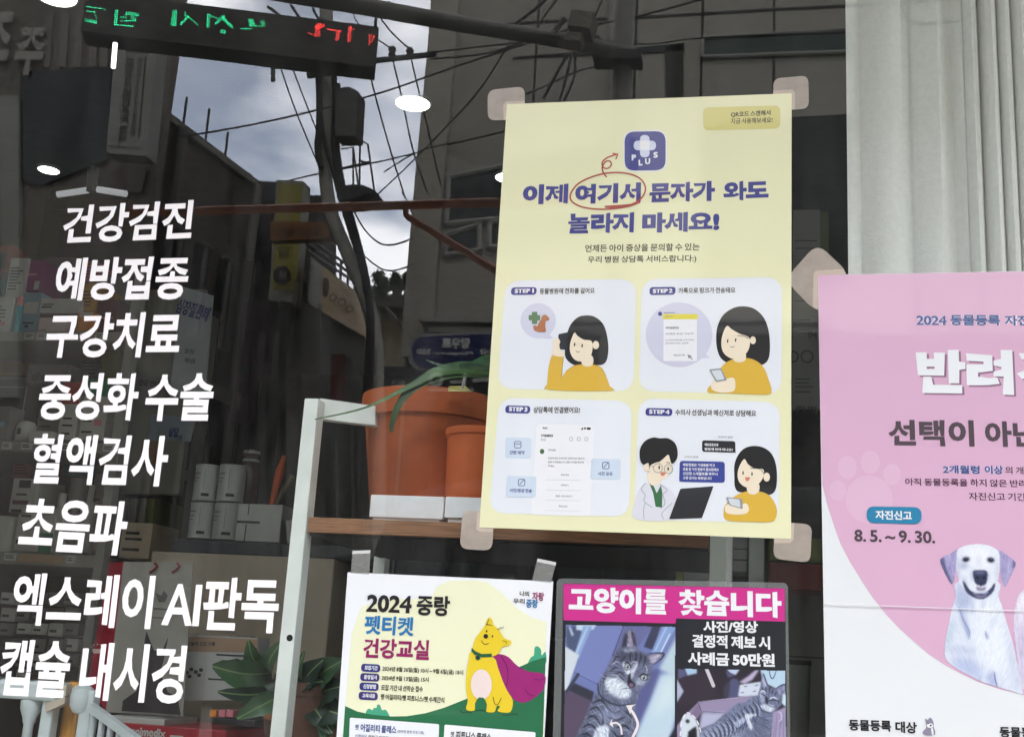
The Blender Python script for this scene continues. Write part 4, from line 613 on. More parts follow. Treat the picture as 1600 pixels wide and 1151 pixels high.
for e_, pts in ((el_, [(150, 118), (120, 200), (160, 300)]), (er_, [(560, 140), (560, 220), (535, 320)])):
    me_ = B.fill(e_, (166, 158, 198), 0.6); B.line(ol(L1(pts)), 7, (188, 182, 216), 5, 0.6, me_)
B.fill(L1([(82, 140), (108, 132), (128, 210), (165, 300), (160, 330), (90, 230)]), (86, 86, 126), 1.6, 0.85, B.inm(el_)); B.fill(L1([(588, 155), (612, 165), (602, 210), (585, 200)]), (96, 92, 134), 1.4, 0.8, B.inm(er_)); B.fill(L1([(150, 170), (165, 200), (150, 240), (140, 200)]), (120, 122, 186), 2.4, 0.6, B.inm(el_))
B.hair(B.inm(el_)+B.inm(er_), np.full(B.X.shape, 1.3), 0.06, 3, 4)
mhd = B.fill(hed, (230, 234, 242), 0.7); B.fill(L1([(260, 60), (430, 60), (440, 180), (370, 210), (300, 190)]), (244, 246, 250), 5, 0.8, mhd)
for q, c, bl, a_ in (([(198, 130), (215, 130), (220, 300), (200, 280)], (184, 190, 218), 2.4, 0.9), ([(215, 175), (262, 168), (285, 196), (250, 218), (220, 212)], (180, 186, 214), 2.6, 0.9), ([(235, 250), (268, 300), (272, 345), (238, 312)], (188, 194, 220), 2.5, 0.8), ([(292, 230), (320, 215), (315, 290), (295, 300)], (196, 202, 224), 2, 0.8), ([(410, 225), (430, 255), (424, 310), (408, 290)], (196, 202, 224), 2, 0.8), ([(470, 180), (490, 150), (490, 300), (465, 320)], (200, 204, 224), 2.5, 0.8), ([(330, 150), (350, 110), (372, 150), (360, 210), (342, 210)], (214, 218, 232), 3, 0.7), ([(215, 300), (300, 400), (370, 430), (440, 385), (430, 420), (300, 430)], (160, 170, 206), 2.5, 0.8)): B.fill(L1(q), c, bl, a_, mhd)
B.hair(mhd, np.arctan2(B.Y-888, B.X-1528), 0.016, 3, 6)
for cx, cy, s_ in ((262, 148, 1), (434, 152, -1)):
    c0 = L1([(cx, cy)])[0]; B.fill(ell(c0[0], c0[1], 7.0, 4.6, -8*s_), (120, 122, 154), 1.6, 0.7); B.fill(ell(c0[0], c0[1], 5.0, 3.2, -10*s_), (52, 52, 72), 0.9); B.fill(ell(c0[0]+0.6, c0[1], 2.3, 2.3), (26, 26, 38), 0.6); B.fill(ell(c0[0]+1.2, c0[1]-1.2, 0.7, 0.7), (216, 220, 232), 0.5)
B.fill(sm(L1([(242, 300), (256, 310), (288, 358), (322, 376), (370, 380), (408, 370), (438, 344), (455, 316), (464, 324), (450, 370), (408, 408), (370, 422), (316, 410), (272, 380), (250, 340)])), (58, 62, 92), 0.9); B.fill(sm(L1([(318, 392), (370, 396), (410, 388), (396, 408), (350, 416)])), (136, 130, 160), 1.2, 0.9); B.fill(L1([(310, 376), (420, 372), (412, 384), (316, 386)]), (206, 212, 228), 1.0, 0.8)
B.fill(sm(L1([(310, 242), (325, 224), (395, 224), (412, 246), (408, 296), (392, 325), (345, 325), (322, 300)])), (54, 58, 86), 1.0); B.fill(sm(L1([(328, 230), (388, 229), (394, 244), (360, 252), (330, 246)])), (104, 110, 140), 1.6, 0.9); B.fill(ell(*L1([(340, 275)])[0], 2.6, 2.2), (26, 28, 46), 1); B.fill(ell(*L1([(388, 275)])[0], 2.6, 2.2), (26, 28, 46), 1); B.fill(sm(L1([(335, 335), (372, 345), (398, 335), (392, 362), (345, 364)])), (140, 132, 160), 1.2); B.line(L1([(366, 300), (366, 340)]), 1.6, (40, 42, 66), 0.9)
LD = B.mesh('labrador_photo', 4, mk*(B.Y < 1063+0.31*(B.X-1527)+0.0), PP)
B = Paint(1584, 905, 1800, 1088, 1.6, (222, 178, 204)); o2 = sm(L1([(664, 350), (620, 400), (600, 480), (590, 600), (610, 800), (640, 1000), (700, 1090), (900, 1090), (1100, 1060), (1150, 900), (1100, 500), (900, 350), (760, 310)]), 4)
m_ = B.fill(o2, (224, 216, 232), 0.8); B.fill(L1([(610, 600), (660, 620), (690, 1000), (640, 960)]), (190, 176, 212), 6, 0.7, m_); B.fill(L1([(620, 400), (700, 340), (700, 480), (620, 520)]), (238, 234, 242), 6, 0.8, m_); B.hair(m_, np.full(B.X.shape, 1.4), 0.03, 5, 3); B.mesh('white_dog_photo', 4, B.inm(o2)*(B.Y < 1084), PP)
# a crease across the poster where it was folded: a raised ridge in the paper
f = Flat(0); y0 = 943; a = []
cr = [(1287 + i*(320/16), 943 + i*0.72 + rnd.uniform(-0.5, 0.5)) for i in range(17)]
for dy, lift in ((-0.6, 15), (0, 16.6), (0.6, 15)):
    f.Y = Y0-DY*lift; a.append([f.P(x, y+dy) for x, y in cr])
f.sheet(a); f.build('fold_crease', ink('poster_crease', (228, 226, 232)), PP)
# ================================================================== the room behind the pane
FZ = 0.0
roomw = paint('room_wall', (92, 90, 86), 0.9, bump=0.1); dark = paint('room_dark_panel', (44, 44, 46), 0.7)
def setting(name, a, b, m): return MB().box(a, b).build(name, m, kind='structure')
setting('shop_floor', (-4.0, 0.24, -0.1), (3.2, 5.2, 0.30), paint('vinyl_floor', (120, 116, 108), 0.5))
setting('ceiling', (-4.0, 0.23, 3.06), (3.2, 5.2, 3.2), paint('ceiling_paint', (86, 86, 86), 0.9))
setting('back_wall', (-4.0, 5.0, 0.31), (3.2, 5.2, 3.05), roomw)
setting('side_wall', (-4.2, 0.23, 0.31), (-4.0, 5.2, 3.05), roomw)
setting('side_wall', (3.2, 0.23, 0.31), (3.4, 5.2, 3.05), roomw)
# recessed ceiling lamps
lampm = M('lamp_glow', (1.0, 0.98, 0.95), var=0, emit=5.0)
rim = paint('lamp_rim', (190, 190, 188), 0.4)
def downlight(px, py, r, label):
    c = Gz(px, py, 3.054); t = thing('ceiling_light', label, 'ceiling light', (c.x, c.y, 3.05), 'round ceiling lights')
    MB().lathe((c.x, c.y, 3.054), [(r, 0), (r, 0.003)], 28).build('diffuser', lampm, t)
    MB().lathe((c.x, c.y, 3.053), [(r+0.006, 0), (r+0.006, 0.006), (r+0.0005, 0.006), (r+0.0005, 0), (r+0.006, 0)], 28, cap=False).build('rim', rim, t)
downlight(645, 162, 0.051, 'round ceiling light seen over the sky beside the yellow poster'); downlight(795, 278, 0.045, 'round ceiling light half hidden by the left edge of the yellow poster')
downlight(87, -6, 0.052, 'round ceiling light cut off by the top edge above the sign letters'); downlight(76, 266, 0.036, 'round ceiling light above the left product shelves')
# pendant with two tubes
c = Gz(145, 262, 2.8); t = thing('pendant_lamp', 'hanging lamp with two white tubes spread like a roof above the lettering', 'lamp', c)
D0 = c.y
MB().tube([G(146, 262, D0), G(143, 300, D0)], 0.016, 10).build('stem', paint('lamp_stem', (104, 108, 106), 0.5), t)
for q in ((90, 304, 138, 297), (153, 296, 197, 303)): MB().tube([G(q[0], q[1], D0), G(q[2], q[3], D0)], 0.010, 8).build('tube', M('tube_glow', (0.9, 0.92, 0.95), var=0, emit=0.12), t)

MB().tube([G(180, 68, 1.15), G(177, 106, 1.15)], 0.0065, 10).build('tube_lamp', M('tube_bright', (0.95, 0.95, 1.0), var=0, emit=1.1), label='short bright white tube lamp hanging beside the sideways sign', cat='lamp')
# ------------------------------------------------------------------ helpers for things standing in the room
def wx(px, py, Y): return G(px, py, Y).x
def wz(px, py, Y): return G(px, py, Y).z
def frect(x0, y0, x1, y1, Y):
    xm, ym = (x0+x1)/2, (y0+y1)/2; return wx(x0, ym, Y), wx(x1, ym, Y), wz(xm, y1, Y), wz(xm, y0, Y)
def carton(name, label, cat, x0, y0, x1, y1, Y, dep, mat, marks=(), group=None, bev=0.002):
    """a box whose front fills that rectangle of the photograph; marks: (material, [boxes in 0..1 of the front] or lettering)"""
    a, b, c, d = frect(x0, y0, x1, y1, Y); o = MB().box((a, Y, c), (b, Y+dep, d), bev).build(name, mat, label=label, cat=cat, group=group)
    for mk in marks:
        m = MB(); nm = 'printing'
        for r in mk[1:]:
            if isinstance(r[0], str):
                s, u0, v0, u1, v1 = r[:5]; text3(m, s, (a+(b-a)*u0, Y-0.0008, c+(d-c)*v0), Vector(((b-a)*(u1-u0), 0, 0)), Vector((0, 0, (d-c)*(v1-v0))), r[5] if len(r) > 5 else 0.03); nm = 'lettering'
            else:
                u0, v0, u1, v1 = r; m.add([(a+(b-a)*u, Y-0.0006, c+(d-c)*v) for u, v in ((u0, v0), (u1, v0), (u1, v1), (u0, v1))], [[0, 1, 2, 3]])
        m.build(nm, mk[0], o)
    return o
def can(name, label, cat, x0, y0, x1, y1, Y, mat, prof, group=None, band=None, lid=None):
    a, b, c, d = frect(x0, y0, x1, y1, Y); r = (b-a)/2; h = d-c; cx = (a+b)/2
    o = MB().lathe((cx, Y+r, c), [(r*k, h*q) for k, q in prof], 28).build(name, mat, smooth=True, label=label, cat=cat, group=group)
    if band:
        for m, q0, q1, t0, t1 in band:
            mb = MB(); n = 12; a0, a1 = math.radians(t0), math.radians(t1)
            mb.sheet([[Vector((cx+r*1.006*math.cos(a0+(a1-a0)*i/n), Y+r+r*1.006*math.sin(a0+(a1-a0)*i/n), c+h*q)) for i in range(n+1)] for q in (q0, q1)]); mb.build('label_print', m, o, smooth=True)
    if lid: MB().lathe((cx, Y+r, c+h*lid[1]), [(r*lid[3], 0), (r*lid[3], h*(lid[2]-lid[1]))], 24).build('lid', lid[0], o, smooth=True)
    return o
wh = paint('product_white', (174, 174, 168), 0.5); gy = paint('product_grey', (112, 112, 110), 0.5); tx = paint('product_ink', (46, 46, 50), 0.6); mg = paint('product_magenta', (120, 36, 100), 0.45); rd = paint('product_red', (150, 26, 40), 0.45); gn = paint('product_green', (24, 118, 84), 0.45); tl = paint('product_teal', (54, 138, 156), 0.45); og = paint('product_orange', (202, 124, 34), 0.5); pk = paint('product_pink', (196, 120, 132), 0.5); kr = paint('kraft', (158, 132, 104), 0.8); lbu = paint('product_blue', (120, 148, 164), 0.5); wine = paint('product_wine', (84, 30, 50), 0.5); olive = paint('olive_panel', (88, 96, 34), 0.6); cream = paint('cream_card', (186, 172, 150), 0.75)
metal_w = paint('white_steel', (230, 233, 228), 0.35, bump=0.03)

# ------------------------------------------------------------------ white steel stand with a wooden board, close behind the pane
YF, YB = 0.15, 0.50
def post(px0, py0, px1, py1, w_px, Y, dep, name='leg', parent=None, mat=None):
    a = G(px0, py0, Y); b = G(px1, py1, Y); x0 = (a.x+b.x)/2; wd = G(px0+w_px, py0, Y).x-a.x
    return MB().box((x0, Y, min(a.z, b.z)), (x0+wd, Y+dep, max(a.z, b.z)), 0.0015).build(name, mat or metal_w, parent)
st = thing('plant_stand', 'white steel stand with a walnut board carrying the terracotta pots', 'shelf', G(780, 1151, 0.3))
p1 = G(475, 622, YF); xl = G(463, 745, YF).x; zt = p1.z; wd = 0.0225
MB().box((xl, YF, 0.35), (xl+wd, YF+0.028, zt), 0.0015).build('leg', metal_w, st)
xr = G(1109, 870, YF).x
MB().box((xr, YF, 0.35), (xr+wd, YF+0.028, G(1120, 815, YF).z), 0.0015).build('leg', metal_w, st)
xrl = G(584, 870, YB).x
MB().box((xrl, YB, 0.35), (xrl+0.021, YB+0.028, G(595, 735, YB).z), 0.0015).build('leg', metal_w, st)
MB().box((xr+0.002, YB, 0.35), (xr+0.023, YB+0.028, G(1120, 815, YB).z), 0.0015).build('leg', metal_w, st)
MB().hexa([G(500, 622, YF+0.03), G(500, 654, YF+0.03), G(586, 664, YF+0.06), G(586, 634, YF+0.06)], (0, 0.02, 0)).build('top_rail', metal_w, st)
zb0, zb1 = G(640, 837, YF+0.004).z, G(640, 813, YF+0.004).z
wood = M('walnut_board', lin((148, 104, 72)), 0.45, var=0.35, scale=16, stretch=(1.2, 8, 26), bump=0.04)
MB().box((xl+wd+0.001, YF+0.004, zb0), (xr-0.001, YB+0.03, zb1), 0.001).build('board', wood, st)
MB().box((xl+wd+0.003, YF+0.012, zb0-0.004), (xr-0.003, YB+0.025, zb0-0.0005)).build('underside', paint('underside_shade', (22, 22, 24), 0.9), st)  # thin near-black sheet: the shade below the board put into colour
MB().box((xl+0.004, YF+0.03, 0.36), (xl+0.018, YB-0.001, 0.385)).build('low_rail', metal_w, st)
c = G(452.5, 996, YF-0.0006); MB().lathe((0, 0, 0), [(0.0045, 0), (0.0045, 0.0004)], 16)
m = MB(); q = [(c.x+0.0048*math.cos(i*math.pi/8), YF-0.0005, c.z+0.0048*math.sin(i*math.pi/8)) for i in range(16)]; m.poly(q); m.build('bolt_hole', paint('hole_black', (8, 8, 8), 0.9), st)
# trays
tray = paint('tray_white', (240, 240, 242), 0.4)
def mk_tray(x0, x1, py_t, py_b, Y, dep, label):
    a, b = wx(x0, (py_t+py_b)/2, Y), wx(x1, (py_t+py_b)/2, Y); zt = wz((x0+x1)/2, py_t, Y); zb = zb1+0.0005
    m = MB(); m.box((a+0.004, Y+0.004, zb), (b-0.004, Y+dep-0.004, zb+0.012), 0.002)
    t = 0.004
    for u, v in (((a, Y, zb+0.006), (b, Y+t, zt)), ((a, Y+dep-t, zb+0.006), (b, Y+dep, zt)), ((a, Y+t, zb+0.006), (a+t, Y+dep-t, zt)), ((b-t, Y+t, zb+0.006), (b, Y+dep-t, zt))): m.box(u, v, 0.0012)
    return m.build('plant_tray', tray, label=label, cat='tray', group='white plant trays on the board'), zb+0.012
_, ztr = mk_tray(578, 693, 774, 806, YF+0.03, 0.26, 'white plastic tray under the big terracotta pot')
mk_tray(695, 800, 777, 811, YF+0.008, 0.14, 'smaller white tray under the small front pot')
# terracotta
terra = M('terracotta', lin((182, 90, 42)), 0.85, var=0.28, scale=8, bump=0.25); terra2 = M('terracotta_bright', lin((200, 96, 40)), 0.7, var=0.18, scale=11, bump=0.12); soil = paint('soil', (52, 42, 34), 0.95, bump=0.8)
def pot(label, cx, cy, zb, zt, r, rim_h, mat, taper=0.74, plain=False):
    h = zt-zb; rb = r*taper
    t = MB().lathe((cx, cy, zb), [(rb*0.96, 0), (rb, 0.004), (r*0.93, h-rim_h), (r*0.985, h-rim_h+0.002), (r*0.985, h-rim_h+0.004), (r, h-0.004), (r*0.995, h), (r*0.92, h), (r*0.90, h-0.02), (rb*0.9, 0.012)], 56).build('terracotta_pot', mat, smooth=True, label=label, cat='plant pot', group='terracotta pots')
    MB().lathe((cx, cy, h*0.86+zb), [(r*0.9, 0), (r*0.5, 0.006), (0.002, 0.008)], 32).build('soil', soil, t, smooth=True)
    return t
yc = YF+0.03+0.125; a = wx(571, 635, yc); r0 = 0.112
pot('big terracotta pot with a thick rim, on the white tray', a+r0, yc, ztr, wz(680, 607, yc-0.09), r0, 0.041, terra)
yc2 = YF+0.008+0.062; a2 = wx(698, 670, yc2); 
pot('small bright terracotta pot in front of the big one', a2+0.052, yc2, zb1+0.0125, wz(740, 664, yc2-0.05), 0.052, 0.012, terra2, 0.86)
yc3 = YF+0.24; a3 = wx(740, 640, yc3)
pot('second big terracotta pot mostly hidden by the yellow poster', a3+0.112, yc3, zb1+0.002, wz(760, 620, yc3-0.09), 0.112, 0.041, terra)
# leaves
def blade(pts, wds, fold=0.25, seg=6):
    """a folded strap leaf along world points, half widths wds"""
    m = MB(); P = []; k = len(pts)
    for i in range(k-1):
        for q in range(seg):
            t = q/seg; p0, p1, p2, p3 = (Vector(pts[min(max(i+j-1, 0), k-1)]) for j in range(4))
            P.append(((p1*2 + (p2-p0)*t + (p0*2-p1*5+p2*4-p3)*t*t + (p1*3-p0-p2*3+p3)*t**3)*0.5, wds[i]*(1-t)+wds[i+1]*t))
    P.append((Vector(pts[-1]), wds[-1])); rows = []
    for i, (p, h) in enumerate(P):
        d = (P[min(i+1, len(P)-1)][0]-P[max(i-1, 0)][0]).normalized(); s = d.cross(Vector((0, -1, 0.25))).normalized(); up = s.cross(d).normalized()
        rows.append([p-s*h+up*h*fold, p, p+s*h+up*h*fold])
    return m.sheet(rows)
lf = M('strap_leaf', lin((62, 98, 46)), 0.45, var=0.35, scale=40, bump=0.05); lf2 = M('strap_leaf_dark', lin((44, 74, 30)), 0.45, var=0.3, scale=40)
pl = thing('strap_leaf_plant', 'strap-leaved green plant arching out of the big terracotta pot', 'plant', G(770, 600, 0.2))
blade([G(830, 600, 0.24), G(775, 580, 0.2), G(722, 576, 0.16), G(680, 583, 0.14), G(640, 604, 0.13), G(570, 637, 0.12), G(492, 655, 0.11)], [0.006, 0.0115, 0.0115, 0.0085, 0.0045, 0.0017, 0.001]).build('leaf', lf, pl, smooth=True)
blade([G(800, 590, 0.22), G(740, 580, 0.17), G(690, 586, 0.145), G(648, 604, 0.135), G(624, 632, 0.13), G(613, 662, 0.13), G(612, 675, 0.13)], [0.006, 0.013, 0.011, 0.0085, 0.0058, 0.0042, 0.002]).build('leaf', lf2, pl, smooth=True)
blade([G(800, 560, 0.3), G(765, 562, 0.26), G(735, 570, 0.24)], [0.011, 0.010, 0.004]).build('leaf', lf, pl, smooth=True)
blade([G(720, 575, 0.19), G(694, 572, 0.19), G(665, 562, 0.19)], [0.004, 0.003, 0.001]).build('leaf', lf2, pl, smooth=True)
lab = MB().hexa([G(700, 611, 0.19), G(738, 612, 0.2), G(726, 602, 0.2), G(701, 603, 0.19)], (0, 0.001, 0)).build('plant_tag', paint('tag_plastic', (196, 184, 96), 0.5), label='pale yellow plastic plant tag lying on the rim of the big pot', cat='tag')
MB().tube([G(723, 606, 0.19), G(727, 582, 0.18)], 0.0022, 6).build('stick', paint('tag_stick', (190, 190, 186), 0.5), lab)

# ------------------------------------------------------------------ curtain
cur = MB(); YC = 0.30; rows = []; zs = [0.4+i*(2.64/14) for i in range(15)]
xs0 = G(1324, 300, YC).x; xf = G(1502, 200, YC).x; xe = G(2150, 200, YC).x; n0, n1 = 16, 270
for z in zs:
    row = []
    for i in range(n0): row.append(Vector((xs0+(xf-xs0)*i/n0, YC+0.007*math.sin(i*0.9)+0.002*math.sin(i*1.9+z*2), z)))
    for i in range(n1+1):
        t = i/n1; x = xf+(xe-xf)*t; ph = t*146+0.6*math.sin(t*53)+0.25*math.sin(z*1.7+t*6); row.append(Vector((x+0.004*math.cos(ph), YC-0.006+0.017*math.sin(ph)*min(1, t*35)*(0.9+0.1*math.sin(z*3)), z)))
    rows.append(row)
cur.sheet(rows)
o = cur.build('curtain', M('curtain_cloth', lin((232, 232, 227)), 0.9, var=0.04, scale=120, bump=0.15, bscale=260), smooth=True, label='pale grey pleated curtain hanging behind the pink poster', cat='curtain')
for p in o.data.polygons: p.use_smooth = True
MB().tube([(xs0-0.05, YC, 3.03), (xe, YC, 3.03)], 0.012, 8).build('curtain_rail', alu, o)

# ------------------------------------------------------------------ product shelving on the left
YS = 1.15
sh = thing('product_shelving', 'grey steel shelving filled with pet products behind the left lettering', 'shelf', G(60, 1100, YS+0.2))
steel = paint('shelf_steel', (130, 130, 124), 0.5, bump=0.05)
xp = wx(165, 750, YS); wp = 0.024; xlft = wx(-420, 750, YS)
MB().box((xp, YS, 0.31), (xp+wp, YS+0.03, wz(200, 420, YS)), 0.001).build('upright', steel, sh)
MB().box((xp, YS+0.42, 0.31), (xp+wp, YS+0.45, wz(200, 420, YS)), 0.001).build('upright', steel, sh)
shelf_z = []
for py, th in ((527, 0.026), (699, 0.026), (873, 0.03), (1072, 0.03)):
    zt = wz(70, py-9, YS+0.002); shelf_z.append(zt); MB().box((xlft, YS+0.002, zt-th), (xp-0.001, YS+0.44, zt), 0.001).build('shelf_board', steel, sh)
MB().box((xlft, YS+0.455, 0.31), (xp+wp, YS+0.465, wz(200, 405, YS))).build('back_panel', paint('shelf_back', (60, 54, 52), 0.8), sh)
strip = MB(); x0, x1 = wx(30, 873, YS), wx(96, 873, YS); strip.box((x0, YS-0.002, shelf_z[2]-0.024), (x1, YS+0.001, shelf_z[2]-0.004)); strip.build('price_rail', kr, sh)
g = 'products on the left shelving'
def onsh(k, py1): return py1
YP_ = YS+0.02
for zt_, n_ in ((shelf_z[0], 5), (shelf_z[1], 6), (shelf_z[2], 5)):
    m = MB(); m2 = MB()
    for i in range(n_):
        x0 = wx(4+i*31+rnd.uniform(-6, 6), 700, YS); w2 = rnd.uniform(0.022, 0.034); m.box((x0, YS-0.001, zt_-0.021), (x0+w2, YS+0.001, zt_-0.004))
        for q in (0.3, 0.6): m2.add([(x0+0.003, YS-0.0014, zt_-0.021+0.017*q), (x0+w2*rnd.uniform(0.5, 0.9), YS-0.0014, zt_-0.021+0.017*q), (x0+w2*0.8, YS-0.0014, zt_-0.021+0.017*q+0.0025), (x0+0.003, YS-0.0014, zt_-0.021+0.017*q+0.0025)], [[0, 1, 2, 3]])
    tg_ = m.build('price_tags', paint('tag_white', (176, 176, 172), 0.5), sh); m2.build('tag_print', tx, tg_)
T3 = lambda m, *r: (m,)+r
lines = lambda n, u0=0.1, u1=0.85: [(u0, 0.2+0.6*i/n, u0+(u1-u0)*rnd.uniform(0.6, 1), 0.2+0.6*i/n+0.035) for i in range(n)]
carton('product_box', 'tall white carton with small print and a purple side on the upper shelf', 'box', 12, 403, 40, 465, YP_+0.02, 0.12, wh, [T3(tx, *lines(8))], g)
carton('product_box', 'purple carton beside the tall white carton on the upper shelf', 'box', 41, 406, 65, 455, YP_+0.03, 0.10, mg, [T3(wh, (0.62, 0.05, 0.95, 0.32)), T3(pk, (0.0, 0.5, 0.7, 0.56))], g)
carton('product_box', 'white carton with faint lines in the far left of the upper shelf', 'box', -30, 464, 18, 518, YP_, 0.12, wh, [T3(tx, *lines(6)), T3(pk, (0.6, 0.16, 0.85, 0.3))], g)
can('product_bottle', 'slim teal tube with a pink cap on the upper shelf', 'bottle', 20, 463, 32, 518, YP_, tl, [(0.9, 0), (1, 0.02), (1, 0.72), (0.95, 0.74), (0.95, 1)], g, lid=(pk, 0.75, 1.002, 1.0))
carton('product_box', 'pale blue carton with a glossy round mark on the upper shelf', 'box', 34, 457, 61, 518, YP_+0.005, 0.12, lbu, [T3(wh, (0.1, 0.46, 0.9, 0.75)), T3(tx, (0.15, 0.2, 0.8, 0.24), (0.3, 0.1, 0.5, 0.17))], g)
carton('product_box', 'flat white carton with black print lying on another carton', 'box', 63, 466, 124, 489, YP_, 0.12, wh, [T3(tx, (0.06, 0.55, 0.35, 0.62), (0.04, 0.36, 0.3, 0.46))], g)
carton('product_box', 'flat pinkish white carton at the bottom of the flat pair', 'box', 60, 496, 104, 518, YP_, 0.12, paint('product_blush', (190, 172, 168), 0.5), [T3(tx, (0.05, 0.1, 0.3, 0.14))], g)
carton('product_box', 'wine red flat carton between two white flat cartons', 'box', 62, 489.5, 122, 495.5, YP_+0.01, 0.12, wine, [], g)
carton('product_box', 'ochre yellow carton with brown print on the upper shelf', 'box', 126, 442, 152, 487, YP_+0.02, 0.12, paint('product_ochre', (168, 124, 44), 0.5), [T3(tx, *lines(5))], g)
carton('product_box', 'orange brown carton at the foot of the ochre carton', 'box', 120, 488, 147, 518, YP_, 0.12, og, [T3(cream, (0.1, 0.75, 0.9, 1.0))], g)
carton('product_box', 'dark wine red carton next to the shelving upright', 'box', 150, 468, 184, 518, YP_+0.02, 0.12, wine, [T3(pk, (0.1, 0.4, 0.8, 0.45))], g)
carton('product_box', 'grey carton with a wine stripe in the dark back of the upper shelf', 'box', 64, 402, 116, 464, YP_+0.14, 0.1, paint('product_slate', (96, 92, 92), 0.6), [T3(wine, (0, 0.4, 1, 0.62))], g)
carton('product_box', 'red and black packet at the left edge on top of cartons', 'box', -14, 383, 19, 425, YP_+0.03, 0.06, paint('product_flame', (120, 42, 24), 0.35), [T3(tx, (0.35, 0.1, 0.75, 0.7)), T3(rd, (0.72, 0.4, 1, 1))], g)
# second shelf
carton('equipment_case', 'dark grey device case marked dix on the second shelf', 'box', 40, 569, 110, 601, YP_+0.03, 0.2, paint('case_grey', (82, 82, 88), 0.5), [T3(tx, ('dix', 0.15, 0.16, 0.47, 0.62, 0.07))], g, 0.006)
carton('equipment_case', 'dark machine with pale outline at the left end of the second shelf', 'box', -40, 588, 41, 650, YP_+0.06, 0.2, paint('machine_dark', (52, 54, 56), 0.5), [T3(gy, (0.0, 0.94, 1.0, 0.97), (0.97, 0, 1.0, 0.97), (0, 0.72, 0.95, 0.75))], g, 0.004)
carton('product_box', 'white carton with a red top and a heart on the second shelf', 'box', 95, 597, 122, 688, YP_, 0.1, wh, [T3(rd, (0.0, 0.62, 1, 1)), T3(tx, (0.2, 0.1, 0.7, 0.13), (0.2, 0.24, 0.8, 0.27), (0.2, 0.36, 0.7, 0.39))], g)
carton('product_box', 'white carton with a green top beside the red topped one', 'box', 128, 592, 168, 688, YP_, 0.1, wh, [T3(gn, (0.0, 0.72, 1, 1)), T3(pk, (0.55, 0.24, 0.85, 0.34)), T3(tx, (0.1, 0.12, 0.5, 0.15), (0.1, 0.3, 0.45, 0.33))], g)
carton('product_box', 'olive green carton hanging under the upper shelf by the upright', 'box', 158, 545, 184, 600, YP_+0.06, 0.1, olive, [], g)
can('product_bottle', 'white roll of labels with a black square at the front of the second shelf', 'bottle', 17, 655, 46, 688, YP_+0.01, wh, [(1, 0), (1, 0.7), (0.7, 0.95), (0.3, 1)], g, band=[(tx, 0.3, 0.6, 250, 275)])
carton('product_box', 'grey white pouch leaning at the left end of the second shelf', 'box', -20, 634, 14, 688, YP_, 0.06, gy, [T3(lbu, (0.3, 0.4, 0.8, 0.55))], g)
carton('product_box', 'low white open tray on the second shelf', 'box', 45, 673, 80, 700, YP_-0.015, 0.1, wh, [], g)
carton('product_box', 'grey carton in the shadow under the case', 'box', 58, 636, 92, 688, YP_+0.04, 0.1, gy, [T3(tx, *lines(3))], g)
# third shelf
carton('product_box', 'white carton with a dark bowl picture and red band on the third shelf', 'box', 17, 747, 58, 801, YP_+0.05, 0.12, wh, [T3(tx, (0.25, 0.72, 0.7, 0.95), (0.2, 0.5, 0.6, 0.56), (0.1, 0.02, 0.5, 0.1)), T3(wine, (0.1, 0.24, 0.7, 0.36))], g)
can('product_bottle', 'round white tub at the left end of the third shelf', 'bottle', -22, 805, 20, 862, YP_, wh, [(0.98, 0), (1, 0.03), (1, 0.9), (0.96, 0.92), (0.96, 1)], g)
carton('product_box', 'white carton with a green base in front on the third shelf', 'box', 24, 802, 84, 862, YP_, 0.12, wh, [T3(gn, (0.66, 0.0, 1.0, 0.5)), T3(tx, (0.05, 0.2, 0.18, 0.3), (0.1, 0.9, 0.35, 0.96), (0.12, 0.68, 0.5, 0.75))], g)
for i, (x0, x1, y0, lbl) in enumerate(((66, 98, 768, 'white pump bottle left of the jar on the third shelf'), (118, 142, 755, 'white pump bottle nearest the upright on the third shelf'))): can('product_bottle', lbl, 'bottle', x0, y0, x1, 862, YP_+0.02, wh, [(0.95, 0), (1, 0.02), (1, 0.62), (0.8, 0.7), (0.36, 0.76), (0.36, 1)], g)
can('product_bottle', 'grey screw-lid jar between the pump bottles', 'bottle', 96, 745, 121, 862, YP_+0.06, gy, [(0.98, 0), (1, 0.02), (1, 0.8), (0.9, 0.84), (0.9, 1)], g)
cols_ = [wh, gy, lbu, cream, pk, wine, tl, og]
for i, (x0, y0, x1, y1) in enumerate(((64, 420, 90, 462), (92, 430, 118, 464), (120, 408, 150, 440), (150, 430, 182, 466), (-20, 410, 10, 462), (60, 604, 78, 636), (80, 606, 94, 636), (100, 560, 126, 596), (128, 556, 156, 590), (0, 560, 38, 586), (20, 716, 50, 746), (60, 720, 92, 766), (100, 716, 140, 744), (140, 740, 160, 862), (84, 820, 100, 862), (124, 764, 140, 862))):
    carton('small_carton', 'small carton in the dim second row of the left shelving', 'box', x0, y0, x1, y1, YS+0.19+0.01*(i % 3), 0.1, cols_[(i*5+2) % 8], [T3(tx, *lines(4)), T3(cols_[(i*3+1) % 8], (0, 0.78, 1, 0.92))], 'small cartons in the second row')
# lowest shelf: small dark packets
for i in range(5):
    for j in range(6):
        x0 = 0+i*25+rnd.uniform(-2, 2); y0 = 925+j*24
        carton('small_packet', 'small grey medicine packet in the pile on the lowest shelf', 'box', x0, y0, x0+22, y0+rnd.uniform(16, 22), YS+0.06+rnd.uniform(0, 0.04), 0.1, [gy, wh, paint('packet_dark', (70, 66, 66), 0.5), paint('packet_mid', (104, 100, 98), 0.5)][rnd.randrange(4)], [T3(tx, (0.1, 0.3, 0.6, 0.5))], 'small packets on the lowest shelf', 0.001)
